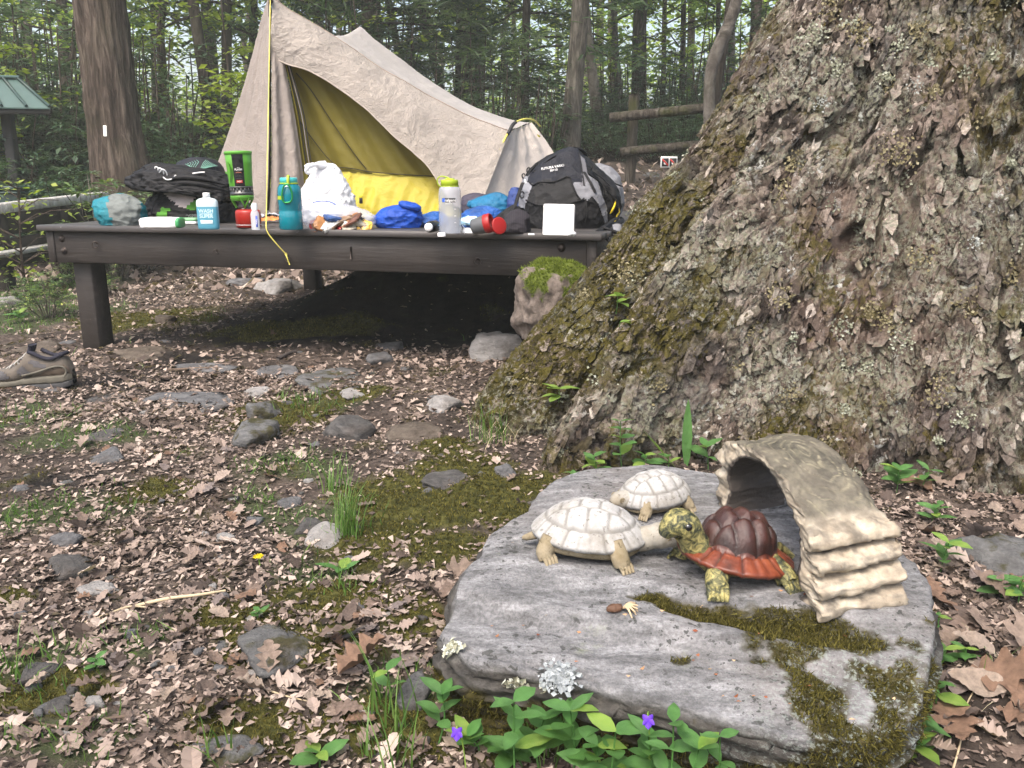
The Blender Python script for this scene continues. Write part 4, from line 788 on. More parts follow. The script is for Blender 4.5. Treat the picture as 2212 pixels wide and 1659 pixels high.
for k, s in enumerate(sr_):
    x = RC[0]+rr_*s*np.cos(ph); y = RC[1]+rr_*s*np.sin(ph); z, gr = rock_top(x, y); e = sstep(.72, 1, s); z = z*(1-e)+(np.minimum(z, oz+.004)-.006*e)*e
    rows.append(np.stack([x, y, z], -1)); ms.append(gr*1.2+.0*x)
rim = rows[-1]; front = np.clip(-np.sin(ph)*1.2+.1, 0, 1)
for k in range(1, nd+1):
    f = k/nd; z = rim[:, 2]*(1-f)+(-.06)*f
    bul = (.020-.012*front)*math.sin(min(f*3.2, math.pi))+.045*f*(1-front)-.045*front*sstep(.1, .8, f)
    st = np.stack([np.cos(ph)*1.3+.0*z, np.sin(ph)*1.3, z*34-.35*(np.cos(ph)*rr_)*34*.15], -1)
    bul = bul+.010*ridge(st, 3, 14)*min(1, f*5)+.008*fbm(np.stack([np.cos(ph)*3, np.sin(ph)*3, z*12], -1), 3, 15)
    sw = ((z*38+.5*np.cos(ph)*rr_*20*.3+1.6*fbm(np.stack([np.cos(ph)*2.4, np.sin(ph)*2.4, z*6], -1), 3, 16)) % 1); bul = bul+.016*(sw-.5)*min(1, f*6)
    rows.append(np.stack([rim[:, 0]+bul*np.cos(ph), rim[:, 1]+bul*np.sin(ph), z], -1)); ms.append(np.clip(.55*sstep(.12, .4, f)+.35*np.cos(ph-.2)*0, 0, 1)+0*ph)
RV = np.stack(rows); RM = np.stack(ms); RN = np.cross(np.gradient(RV, axis=1), np.gradient(RV, axis=0)); RN[:, -1] = RN[:, -2]; RN[:, 0] = RN[:, 1]; RN /= np.linalg.norm(RN, axis=-1, keepdims=True)+1e-12
if RN[ns//2, :, 2].mean() < 0: RN = -RN
RV = RV+RN*(.0035*fbm(RV*38, 4, 17, .6)+.004*ridge(RV*np.array([9, 9, 30]), 2, 18))[..., None]*np.concatenate([np.full(ns, .55), np.full(nd, 1.3)])[:, None, None]
RM = np.clip(RM*1.1+.55*fbm(RV*15, 4, 20)*(RM > .02)+.0, 0, 1)
wq = .09*fbm(RV*7, 4, 77); corner = sstep(.22, .5, RV[..., 0]+wq+.25*(1.15-RV[..., 1]))*sstep(1.2, 1.0, RV[..., 1]+wq); RM = np.maximum(RM, np.clip(corner*.62+1.3*fbm(RV*17, 4, 22)-.05, 0, 1)*(corner > .02))
def rock_mat():
    t = NT('grey_boulder'); v = t.co('Object', (1.1, 3.5, 5), (0, 0, R(22))); a = t.noise(11, 8, .65, v); b = t.noise(42, 7, .7)
    c = t.ramp(a, [(.34, (.12, .12, .122)), (.5, (.205, .205, .21)), (.66, (.33, .33, .337))]); c = t.mix(.5, c, t.ramp(t.noise(150, 6, .75), [(.4, (.16, .16, .16)), (.6, (.62, .62, .625))]), 'OVERLAY')
    c = t.mix(t.ramp(t.noise(3, 4), [(.5, 0), (.7, .35)]), c, (.22, .19, .17))
    spots = t.math('MULTIPLY', t.ramp(t.noise(75, 4, .6), [(.58, 0), (.62, 1)]), t.ramp(t.noise(6, 3), [(.36, 0), (.5, 1)])); c = t.mix(t.math('MULTIPLY', spots, .85), c, (.035, .037, .033))
    gl = t.ramp(t.noise(13, 6, .7), [(.62, 0), (.7, .45)]); c = t.mix(gl, c, (.24, .26, .19))
    side = t.attr('side'); c = t.mix(t.math('MULTIPLY', side, .92), c, t.ramp(t.noise(24, 8, .7), [(.35, (.025, .023, .02)), (.55, (.07, .064, .056)), (.7, (.15, .145, .13))]))  # flanks darkened in colour, standing in for the shade below the rim
    wl_ = t.math('MULTIPLY', t.attr('corner'), t.ramp(t.noise(130, 5, .7), [(.53, 0), (.58, 1)]))
    mm = t.math('MULTIPLY', t.ramp(t.attr('moss'), [(.3, 0), (.5, 1)]), t.ramp(t.noise(45, 6, .7), [(.3, .3), (.5, 1)]))
    c = t.mix(mm, c, t.ramp(t.noise(40, 6), [(.3, (.018, .016, .006)), (.55, (.045, .038, .01)), (.75, (.085, .072, .018))])); c = t.mix(t.math('MULTIPLY', wl_, .7), c, (.3, .34, .31))
    return t.out(c, .88, t.math('ADD', b, t.math('MULTIPLY', t.noise(170, 6, .75), .5)), 1.0, .008, spec=.25)
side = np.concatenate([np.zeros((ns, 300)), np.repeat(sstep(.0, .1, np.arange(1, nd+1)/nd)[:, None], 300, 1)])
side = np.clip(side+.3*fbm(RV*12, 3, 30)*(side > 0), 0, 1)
boulder = thing('boulder', 'flat grey boulder in the foreground, mossy grooves, carrying turtle figurines', 'boulder', (float(RC[0]), float(RC[1]), 0))
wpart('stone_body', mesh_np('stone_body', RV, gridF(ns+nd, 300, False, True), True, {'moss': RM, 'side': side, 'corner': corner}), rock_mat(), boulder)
wR = np.clip(RM-.45, 0, 1); V, F = fuzz(RV, RN, wR*(RV[..., 2] > .0), 30000, .009, .0011, r, .7, .002); tag(wpart('moss', mesh_np('moss', V, F, False), L_MOSS, boulder), kind='stuff')
def flakes(c0, rad, n, S, mat, nm, root, nrm, seed):
    r = np.random.default_rng(seed); u = np.cross(nrm, [0, 0, 1.]); u /= np.linalg.norm(u); v = np.cross(u, nrm); a = r.normal(size=(n, 2))*rad*.5; c = c0+a[:, :1]*u+a[:, 1:]*v+nrm*r.uniform(.0, .006, (n, 1))
    nn = nrm+r.normal(size=(n, 3))*.6; nn /= np.linalg.norm(nn, axis=1)[:, None]; d = np.cross(nn, r.normal(size=nn.shape)); d /= np.linalg.norm(d, axis=1)[:, None]; w = np.cross(nn, d); s = S*r.uniform(.5, 1.3, (n, 1))
    V = np.stack([c-d*s, c+w*s*.8+nn*s*.3, c+d*s, c-w*s*.8+nn*s*.3], 1).reshape(-1, 3); return wpart(nm, mesh_np(nm, V, np.arange(4*n).reshape(-1, 4), False), mat, root)
L_LBLUE = leafmat('blue_grey_lichen', [(0, (.2, .22, .235)), (1, (.38, .41, .43))], .9, .1, .1)
def rock_front(px, py):
    d = ray(px, py); o = np.array([0, 0, CAMZ]); P = RV[ns-15:].reshape(-1, 3)-o; k = P@d/(d@d); dist = np.linalg.norm(P-k[:, None]*d, axis=1); kk_ = np.where(dist < .006, k, 9); i = int(np.argmin(kk_)); return RV[ns-15:].reshape(-1, 3)[i], RN[ns-15:].reshape(-1, 3)[i]
for px, py, rad, n, mt in ((1212, 1455, .022, 260, L_LBLUE), (1105, 1475, .016, 120, L_LICH), (1180, 1490, .007, 30, L_LICH), (985, 1395, .014, 70, L_LICH)):
    c0, n0 = rock_front(px, py); flakes(c0+n0*.002, rad, n, .005, mt, 'lichen_rosette', boulder, n0, px)

# ================================================================= FIGURINES
def turtle_shell(a, b, h, rimh, nr=44, nf=120, skirt=0, groove=.006, dome=.006, rim0=.8, pw=.62, flare=.0):
    ro = np.linspace(0.001, 1, nr); f = np.linspace(-math.pi, math.pi, nf, endpoint=False); Rr, Fi = np.meshgrid(ro, f, indexing='ij'); x = Rr*np.cos(Fi); y = Rr*np.sin(Fi)
    seeds = np.array([(-.66, 0), (-.34, 0), (0, 0), (.34, 0), (.66, 0)]+[(sx, sy) for sx in (-.52, -.18, .18, .52) for sy in (-.47, .47)])
    D = np.sqrt((x[..., None]-seeds[:, 0])**2+((y[..., None]-seeds[:, 1]))**2); D.sort(-1); e = D[..., 1]-D[..., 0]
    z = rimh+h*np.clip(1-(Rr/1.02)**2.3, 0, 1)**pw
    if skirt: z = np.where(Rr < rim0, rimh+h*np.clip(1-(Rr/rim0*.985)**2.4, 0, 1)**pw, rimh+.003-skirt*(Rr-rim0)/(1-rim0))
    ins = Rr < rim0; ma = np.abs(((Fi*26/(2*math.pi)) % 1)-.5)*2                      # marginal scutes
    rel = np.where(ins, dome*sstep(0, .3, e)-groove*(1-sstep(0, .06, e)), -groove*1.3*(1-sstep(.02, .25, 1-ma))+dome*.3)
    rel = rel-groove*np.exp(-((Rr-rim0)/.025)**2); X = a*x*(1+flare*sstep(rim0, 1, Rr)); Y = b*y*(1+flare*sstep(rim0, 1, Rr))
    Z = z+rel*(.4+.6*np.clip(1-Rr**4, 0, 1)); Z = Z+.0012*fbm(np.stack([X, Y, Z], -1)*90, 3, 7)
    gv = np.maximum(np.where(ins, 1-sstep(.01, .07, e), 1-sstep(.04, .2, 1-ma)), np.exp(-((Rr-rim0)/.03)**2)); P = np.stack([X, Y, Z], -1); k = int(np.argmin(np.abs(ro-rim0))); return P[:k+1], P[k:], nf, gv[:k+1], gv[k:]
def close_rim(P, drop, inset):
    last = P[-1]; c = last.mean(0); a1 = last+[0, 0, -drop]; a1[:, :2] = c[:2]+(last[:, :2]-c[:2])*.985; a2 = last+[0, 0, -drop*1.0]; a2[:, :2] = c[:2]+(last[:, :2]-c[:2])*inset; a2[:, 2] = c[2]-drop*.6
    return np.concatenate([P, a1[None], a2[None]])
def leg(path, rads, toes=4, seg=14):
    m = tube(spline(path, 14), np.interp(np.linspace(0, 1, 14), np.linspace(0, 1, len(rads)), rads), seg, True)
    V = m.V[0]; m.V[0] = V+ (.0016*fbm(V*120, 3, 3))[:, None]; p = np.asarray(path[-1]); q = np.asarray(path[-2]); d = p-q; d[2] = 0; d /= np.linalg.norm(d)+1e-9; s = np.array([-d[1], d[0], 0]); R0 = rads[-1]
    for k in range(toes):
        o = (k-(toes-1)/2)/(toes)*2*R0*.95; m.add(*_m(tube(np.array([p+s*o+[0, 0, R0*.55], p+s*o+d*R0*.8+[0, 0, R0*.15], p+s*o*1.05+d*R0*1.25-[0, 0, R0*.5]]), [R0*.3, R0*.3, R0*.16], 8)))
    return m
def head(path, rads, flat=.9, seg=20):
    n = 26; m = tube(spline(path, n), np.interp(np.linspace(0, 1, n), np.linspace(0, 1, len(rads)), rads), seg, True, flat); V = m.V[0]; m.V[0] = V+(.0012*fbm(V*110, 3, 9))[:, None]; return m
def stone_mat(name, top, low):
    t = NT(name); c = t.ramp(t.noise(60, 8, .7), [(.3, tuple(np.array(top)*.78)), (.55, top), (.8, tuple(np.minimum(np.array(top)*1.15, .85)))])
    c = t.mix(t.ramp(t.noise(17, 7, .7), [(.46, 0), (.68, .75)]), c, low); c = t.mix(t.ramp(t.noise(110, 4, .6), [(.6, 0), (.68, .7)]), c, tuple(np.array(low)*.45)); c = t.mix(t.math('MULTIPLY', t.attr('groove'), .6), c, tuple(np.array(low)*.5)); return t.out(c, .85, t.noise(150, 6, .7), .5, .003, spec=.2)
ST_W = stone_mat('white_cast_stone', (.36, .358, .35), (.2, .182, .15)); ST_T = stone_mat('tan_cast_stone', (.26, .22, .15), (.13, .1, .05)); ST_M = stone_mat('cream_cast_stone', (.3, .285, .25), (.2, .165, .11))
t = NT('turtle_skin'); c = t.ramp(t.noise(75, 6, .6, None, 1.0), [(.4, (.02, .026, .016)), (.5, (.12, .115, .045)), (.62, (.33, .29, .11))]); SKIN = t.out(c, .5, t.noise(110, 6, .7), .8, .004, spec=.4)
t = NT('brown_carapace'); c = t.ramp(t.noise(30, 7, .6), [(.3, (.02, .009, .008)), (.6, (.055, .02, .015)), (.8, (.1, .036, .022))]); c = t.mix(t.math('MULTIPLY', t.attr('groove'), .7), c, (.012, .007, .006)); CARA = t.out(c, .3, t.noise(160, 5, .7, t.co('Object', (1, 3, 1))), .5, .003, spec=.5)
t = NT('red_shell_rim'); c = t.ramp(t.noise(26, 7, .6), [(.3, (.055, .015, .009)), (.5, (.16, .037, .016)), (.72, (.26, .075, .034))]); c = t.mix(t.math('MULTIPLY', t.attr('groove'), .9), c, (.04, .012, .009)); RIM = t.out(c, .35, t.noise(160, 5, .7), .4, .003, spec=.5)
EYE = simple('glossy_black_eye', (.006, .006, .006), .08, .1, bump=0, spec=.8)
def ball(c, r, s=(1, 1, 1)):
    V, F = ico(3); return MB().add(V*r*np.array(s)+np.asarray(c), F)
def turtle(label, loc, yaw, a, b, h, rimh, mats, headpath, headr, legs, tilt=0, eye=None, brow=True, tail=True, rim0=.8, pw=.62, flare=0, groove=.0035, dome=.003, folds=0, skirt=0):
    root = thing('turtle_figurine', label, 'figurine', loc, yaw); ms, mr, mk = mats
    A, Bm, nf, gA, gB = turtle_shell(a, b, h, rimh, groove=groove, dome=dome, rim0=rim0, pw=pw, flare=flare, skirt=skirt); Bm = close_rim(Bm, .007, .6); gB = np.concatenate([gB, np.zeros((2, nf))])
    rot = Matrix.Rotation(tilt, 3, 'Y'); M = np.array(rot)
    for nm, P, mt, gg in (('carapace', A, ms, gA), ('shell_rim', Bm, mr, gB)):
        obj(nm, mesh_np(nm, (P.reshape(-1, 3)-[0, 0, rimh])@M.T+[0, 0, rimh], gridF(P.shape[0], nf, False, True), True, {'groove': gg}), mt, root)
    bl = blob((a*(.88 if not skirt else .8), b*(.84 if not skirt else .76), rimh*(.62 if not skirt else .42)), 20, 2.6, .04, 5, 3); xf(bl, 0, tilt, 0, (0, 0, rimh*.12)); obj('belly', bl.mesh('belly'), mk, root)
    hd = head(headpath, headr); 
    if folds:
        V = hd.V[0]; p0 = np.array(headpath[0]); ax = np.array(headpath[2])-p0; Ln = np.linalg.norm(ax); ax /= Ln; s = (V-p0)@ax; w = sstep(0, .2*Ln, s)*(1-sstep(.7*Ln, .95*Ln, s)); c = p0+s[:, None]*ax; hd.V[0] = V+(V-c)*(.09*np.sin(s*520)*w)[:, None]
    ho = obj('head', hd.mesh('head'), mk if mk is SKIN else ST_M, root)
    if eye:
        for sgn in (-1, 1):
            e = np.array([eye[0], sgn*eye[1], eye[2]])
            if mk is SKIN: 
                obj('eye', ball(e, eye[3]).mesh('eye'), EYE, ho)
                tt = np.linspace(0, 6.283, 20); obj('eyelid', tube(np.stack([e[0]+np.cos(tt)*eye[3]*1.15, np.full(20, e[1]+sgn*eye[3]*.25), e[2]+np.sin(tt)*eye[3]*1.0], 1), eye[3]*.28, 8, False).mesh('eyelid'), mk, ho)
            else: 
                tt = np.linspace(0, 6.283, 20); mm = tube(np.stack([e[0]+np.cos(tt)*eye[3], np.full(20, e[1]), e[2]+np.sin(tt)*eye[3]], 1), eye[3]*.25, 8, False); mm.add(*_m(ball(e, eye[3]*.7, (1, .5, 1)))); obj('eye', mm.mesh('eye'), ST_T, ho)
    for L in legs: obj('leg', leg(*L).mesh('leg'), mk, root)
    if tail: obj('tail', tube(spline([(-a*.85, 0, rimh*.7), (-a*1.05, 0, rimh*.45), (-a*1.15, .006, rimh*.3)], 8), np.linspace(.010, .004, 8), 10).mesh('tail'), mk, root)
    return root
def rz_(x, y): return float(rock_top(np.array([x]), np.array([y]))[0][0])
def place(px, py):
    p = onz(px, py, ROCKZ); return (float(p[0]), float(p[1]), rz_(p[0], p[1])-.001)
turtle('white stone turtle with raised tan legs facing the painted turtle', place(1272, 1190), R(-12), .106, .084, .058, .036, (ST_W, ST_W, ST_T),
       [(.06, 0, .034), (.092, 0, .031), (.112, 0, .037), (.13, 0, .041), (.146, 0, .037), (.157, 0, .028)], [.028, .025, .0235, .0265, .0215, .010],
       [([(.05, .05, .04), (.062, .066, .02), (.066, .07, .008)], [.018, .016, .014]), ([(.05, -.05, .04), (.062, -.066, .02), (.066, -.07, .008)], [.018, .016, .014]), ([(-.06, .05, .04), (-.07, .062, .02), (-.068, .066, .008)], [.018, .016, .014]), ([(-.06, -.05, .04), (-.07, -.062, .02), (-.066, -.066, .008)], [.018, .016, .014])], R(2), (.137, .022, .047, .0065), pw=1.0, groove=.003, dome=.002, rim0=.76)
turtle('small white stone turtle with smooth cracked shell behind the other two', place(1412, 1092), R(203), .080, .064, .052, .022, (ST_W, ST_W, ST_T),
       [(.045, 0, .026), (.068, 0, .026), (.086, 0, .026), (.099, 0, .02)], [.022, .021, .019, .009],
       [([(.04, .04, .026), (.05, .05, .012), (.053, .052, .006)], [.013, .012, .01]), ([(.04, -.04, .026), (.05, -.05, .012), (.053, -.052, .006)], [.013, .012, .01]), ([(-.045, .04, .026), (-.052, .048, .012), (-.053, .05, .006)], [.013, .012, .01]), ([(-.045, -.04, .026), (-.052, -.048, .012), (-.053, -.05, .006)], [.013, .012, .01])], R(4), (.085, .0175, .032, .005), pw=.72, tail=False, groove=.003, dome=.0015)
turtle('painted turtle figurine with dark brown shell and red-orange rim', place(1588, 1232), R(195), .095, .088, .058, .05, (CARA, RIM, SKIN),
       [(.045, 0, .034), (.074, 0, .052), (.088, 0, .074), (.1, 0, .094), (.115, 0, .1), (.131, 0, .09), (.138, 0, .08)], [.032, .028, .026, .0295, .0285, .018, .009],
       [([(.05, .04, .036), (.07, .062, .026), (.075, .074, .011)], [.019, .019, .0175], 5), ([(.05, -.045, .042), (.066, -.062, .026), (.07, -.067, .009)], [.019, .018, .0155], 5), ([(-.04, .04, .032), (-.048, .068, .022), (-.05, .082, .011)], [.018, .018, .0175], 5), ([(-.05, -.05, .036), (-.058, -.066, .02), (-.06, -.07, .009)], [.017, .016, .015], 5)], R(-9), (.107, .0245, .104, .0075), rim0=.70, pw=.55, flare=.06, groove=.006, dome=.008, folds=1, skirt=.018)

# ---- miniature stone bridge
U0 = onz(1550, 1090, ROCKZ); U1 = onz(1782, 1340, ROCKZ); eu = U1-U0; BL = np.linalg.norm(eu); eu /= BL; ev = np.array([.91, .414, 0.]); 
if ev[0] < 0: ev = -ev
BW = .15; sc = BL/.475
outer = np.array([(0, -.004), (-.010, .012), (-.012, .026), (.004, .036), (-.012, .05), (-.016, .068), (.0, .08), (-.018, .094), (-.014, .112), (.012, .132), (.05, .15), (.1, .160), (.16, .170), (.22, .172), (.28, .166), (.33, .153), (.37, .138), (.398, .124), (.404, .118), (.424, .113), (.436, .103), (.434, .094), (.416, .089), (.436, .083), (.454, .075), (.452, .064), (.430, .058), (.452, .052), (.472, .043), (.47, .031), (.448, .0255), (.468, .019), (.482, .01), (.478, -.004)])
inner = np.array([(.062, -.004), (.054, .025), (.058, .05), (.05, .075), (.062, .1), (.09, .128), (.13, .145), (.18, .15), (.23, .149), (.28, .14), (.325, .128), (.36, .108), (.385, .085), (.4, .055), (.415, .025), (.42, -.004)])
no = 260
def resamp(P, n):
    P = spline(np.concatenate([P, np.zeros((len(P), 1))], 1), 900)[:, :2]; s = np.concatenate([[0], np.cumsum(np.linalg.norm(np.diff(P, axis=0), axis=1))]); q = np.linspace(0, s[-1], n); return np.stack([np.interp(q, s, P[:, 0]), np.interp(q, s, P[:, 1])], 1)
oc = resamp(outer, no); ic = resamp(inner, no); nv = 40; nsd = 9
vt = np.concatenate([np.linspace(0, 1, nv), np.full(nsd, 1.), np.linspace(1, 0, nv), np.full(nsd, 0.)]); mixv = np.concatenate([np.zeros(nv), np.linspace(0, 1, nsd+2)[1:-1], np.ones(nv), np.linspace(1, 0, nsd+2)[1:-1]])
SU = oc[:, None, 0]*(1-mixv)+ic[:, None, 0]*mixv; SZ = oc[:, None, 1]*(1-mixv)+ic[:, None, 1]*mixv; VT = vt[None]+0*SU
wide = 1+.10*sstep(.36, .42, SU)-.06*np.sin(np.clip(SU/.4, 0, 1)*math.pi); VV = (VT-.5)*BW*wide+BW/2+.012*fbm(np.stack([SU*22, SZ*60, VT*0], -1), 3, 3)*np.where(VT < .5, -1, 1)*(np.abs(VT-.5)*2)**3
pier = sstep(.38, .42, SU); SU2 = SU+pier*(.010*fbm(np.stack([SU*4, SZ*20+VT*1.5, VT*2.6], -1), 2, 5)+.003*ridge(np.stack([VT*1.5, SZ*60+VT*2, 0*SU], -1), 2, 6)); SZ2 = SZ+.010*fbm(np.stack([SU*8, VT*3, SZ*10], -1), 3, 8)*(SZ > .1)+pier*sstep(.0, .03, SZ)*(.012*(VT-.5)+.008*fbm(np.stack([VT*2.2, SZ*9, 0*SU], -1), 2, 9))
skew = .10*(VT-.5)*sstep(.3, .42, SU)
BP_ = U0+eu*((SU2+skew*.25)*sc)[..., None]+ev*VV[..., None]+np.array([0, 0, 1.])*(SZ2*sc)[..., None]
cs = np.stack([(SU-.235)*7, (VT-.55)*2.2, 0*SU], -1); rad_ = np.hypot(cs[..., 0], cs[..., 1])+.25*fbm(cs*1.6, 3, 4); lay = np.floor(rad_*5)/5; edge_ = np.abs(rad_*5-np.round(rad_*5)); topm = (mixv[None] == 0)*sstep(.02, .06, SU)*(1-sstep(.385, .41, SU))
BP_[..., 2] += topm*(.012*(1-sstep(0, 1.6, lay))*1.0-.003*(1-sstep(0, .16, edge_)))
BN = np.cross(np.gradient(BP_, axis=0), np.gradient(BP_, axis=1)); BN /= np.linalg.norm(BN, axis=-1, keepdims=True)+1e-9
sw_ = ((SZ*52+1.8*fbm(np.stack([VT*2.2, SU*7, SZ*9], -1), 3, 51)) % 1); BP_ = BP_+BN*((.0035*(sw_-.5)*(1-topm)*(mixv[None] < .5))[..., None]); BP_ = BP_+BN*(.0018*fbm(BP_*np.array([40, 40, 110]), 4, 11, .6)+.0016*ridge(BP_*np.array([25, 25, 130]), 2, 12))[..., None]
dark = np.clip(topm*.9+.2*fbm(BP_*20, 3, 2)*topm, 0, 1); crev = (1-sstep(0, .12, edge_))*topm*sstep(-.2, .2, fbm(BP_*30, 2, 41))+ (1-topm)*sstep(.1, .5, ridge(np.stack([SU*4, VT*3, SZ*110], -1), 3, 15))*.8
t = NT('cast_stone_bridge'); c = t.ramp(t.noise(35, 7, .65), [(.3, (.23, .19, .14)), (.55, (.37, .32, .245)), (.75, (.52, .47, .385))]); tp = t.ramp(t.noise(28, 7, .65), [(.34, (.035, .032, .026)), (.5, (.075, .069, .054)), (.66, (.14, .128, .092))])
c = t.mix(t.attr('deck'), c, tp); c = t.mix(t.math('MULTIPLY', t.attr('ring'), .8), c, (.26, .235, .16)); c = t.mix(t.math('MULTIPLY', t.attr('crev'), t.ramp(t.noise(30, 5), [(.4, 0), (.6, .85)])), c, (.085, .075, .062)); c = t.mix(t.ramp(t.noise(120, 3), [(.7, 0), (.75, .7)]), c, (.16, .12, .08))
c = t.mix(t.attr('inner_shade'), c, (.05, .042, .036)); BRM = t.out(c, .7, t.noise(120, 7, .7), .5, .004, spec=.3)  # arch interior tinted dark in place of its shade
br = thing('ornamental_bridge', 'small cream cast-stone arch bridge with dark layered top on the boulder', 'ornament', tuple(float(v) for v in U0))
wpart('arch', mesh_np('arch', BP_, gridF(no, 2*nv+2*nsd, False, True), True, {'deck': dark, 'crev': crev, 'ring': topm*sstep(.1, .2, rad_*5-np.round(rad_*5))*(1-sstep(.2, .34, rad_*5-np.round(rad_*5)))*sstep(-.25, .15, fbm(BP_*24, 2, 43)), 'inner_shade': (mixv[None] > .85)*np.ones_like(SU)}), BRM, br)
# ================================================================= GEAR ON THE PLATFORM
def nylon(name, col, rough=.55, bs=.4, var=.2, tl=0): 
    t = NT(name); c = np.array(col); cc = t.ramp(t.noise(9, 5), [(.3, tuple(c*(1-var))), (.7, tuple(np.minimum(c*(1+var), .9)))])
    n = t.noise(40, 5, .65, None, 1.0); return t.out(cc, rough+.1, n, bs+.15, .012, spec=.3, transl=tl)
BLACKN = nylon('black_nylon', (.005, .005, .0065), .55); NAVY = nylon('navy_nylon', (.007, .008, .014), .5); CHAR = nylon('charcoal_nylon', (.011, .011, .012), .6); GREYN = nylon('grey_nylon', (.13, .13, .145), .6); LGREY = nylon('light_grey_nylon', (.19, .195, .215), .6)
TEAL = nylon('teal_nylon', (.01, .15, .19), .45); GREYS = nylon('grey_green_nylon', (.13, .145, .14), .6); BLUE = nylon('royal_blue_nylon', (.008, .06, .36), .4); TURQ = nylon('turquoise_nylon', (.008, .12, .24), .4); PRBLUE = nylon('printed_blue_plastic', (.02, .09, .32), .3, .6, .6)
PINKISH = nylon('pale_pink_panel', (.48, .42, .41), .7); GREENN = nylon('green_trim', (.08, .26, .03), .6); LIMEP = simple('lime_plastic', (.3, .4, .02), .35, .08, bump=0); WHITEP = simple('white_plastic', (.78, .78, .78), .4, .05, bump=.05)
STOVEG = simple('stove_green', (.08, .27, .025), .4, .1, 8, .1, 40); REDP = simple('canister_red', (.33, .018, .012), .35, .12, 9, .05, 30, spec=.5); REDC = simple('cup_red', (.3, .012, .012), .4, .1); GREYC = simple('cup_grey', (.09, .095, .1), .4, .1); STEEL = simple('burner_steel', (.12, .12, .12), .4, .2, Metallic=.8)
def clear(name, col, alpha, rough=.12):
    t = NT(name); return t.out(col, rough, spec=.6, Alpha=alpha)
CLEAR = clear('clear_plastic', (.5, .54, .62), .42, .15); CLEARB = clear('clear_bag', (.7, .73, .82), .38, .08); TEALB = clear('teal_bottle_plastic', (.0, .19, .25), .86, .12); CLEARS = clear('sanitizer_plastic', (.75, .8, .85), .45, .1)
def pix(P):
    P = np.asarray(P)-np.array([0, 0, CAMZ]); zc = P[..., 1]*CP-P[..., 2]*SP; yc = P[..., 1]*SP+P[..., 2]*CP; return 1106+FP*P[..., 0]/zc, 829.5-FP*yc/zc
def inpoly(x, y, poly):
    c = np.zeros(np.shape(x), bool); n = len(poly)
    for i in range(n):
        x1, y1 = poly[i]; x2, y2 = poly[(i+1) % n]; c ^= ((y1 > y) != (y2 > y)) & (x < (x2-x1)*(y-y1)/(y2-y1+1e-12)+x1)
    return c
def sloft(rows, Y, dep, n=44, seg=72, e=2.5, amp=0, freq=8, seed=0, crease=0, cf=14, lean=0, base=DECK+.001):
    """soft object from its outline rows (py, left, right), centred at distance Y, half depths dep (top to bottom, metres)"""
    rows = np.asarray(rows, float); t = np.linspace(0, 1, n); tr = (rows[:, 0]-rows[0, 0])/(rows[-1, 0]-rows[0, 0]); tt = .5-.5*np.cos(t*math.pi)*.999
    py = rows[0, 0]+tt*(rows[-1, 0]-rows[0, 0]); xl = np.interp(tt, tr, rows[:, 1]); xr = np.interp(tt, tr, rows[:, 2]); dp = np.interp(tt, np.linspace(0, 1, len(dep)), dep); secs = []
    for k in range(n):
        Yk = Y+lean*(1-tt[k]); c = (at(xl[k], py[k], Yk)+at(xr[k], py[k], Yk))/2; w = (at(xr[k], py[k], Yk)-at(xl[k], py[k], Yk))[0]/2; secs.append((c, max(w, .001), max(dp[k], .001), e))
    c0 = secs[0]; c1 = secs[-1]; secs = [(c0[0]+[0, 0, .004], c0[1]*.02, c0[2]*.02, e), (c0[0]+[0, 0, .003], c0[1]*.6, c0[2]*.6, e)]+secs+[(c1[0]-[0, 0, .0], c1[1]*.6, c1[2]*.6, e), (c1[0], .0005, .0005, e)]
    m = loftbox(secs, seg); m.Q = [q[:, ::-1] for q in m.Q]; V = m.V[0]; C = np.repeat(np.array([s[0] for s in secs]), seg, 0); d = V-C
    if amp: V = V+d*(amp*fbm(V*freq+seed, 4, seed))[:, None]
    if crease:
        V = V+d*(crease*ridge(V*cf+seed, 3, seed+3))[:, None]
        wv = V+.02*np.stack([fbm(V*14+seed, 2, 1), fbm(V*14+7, 2, 2), fbm(V*14+13, 2, 3)], -1); f1, f2, cc = worley(wv*(34 if crease > .045 else 16)+seed, seed)      # angular crumple facets and sharp folds
        V = V+d*(min(crease*1.9, .15)*(f1-.5)+min(crease*.5, .05)*(1-sstep(0, .12, f2-f1)))[:, None]+d*(.35*crease*np.clip(ridge(wv*np.array([26, 26, 48])+seed, 2, seed+9), .1, 1))[:, None]
    if base is not None: V[:, 2] = np.maximum(V[:, 2], base)
    m.V[0] = V; return m
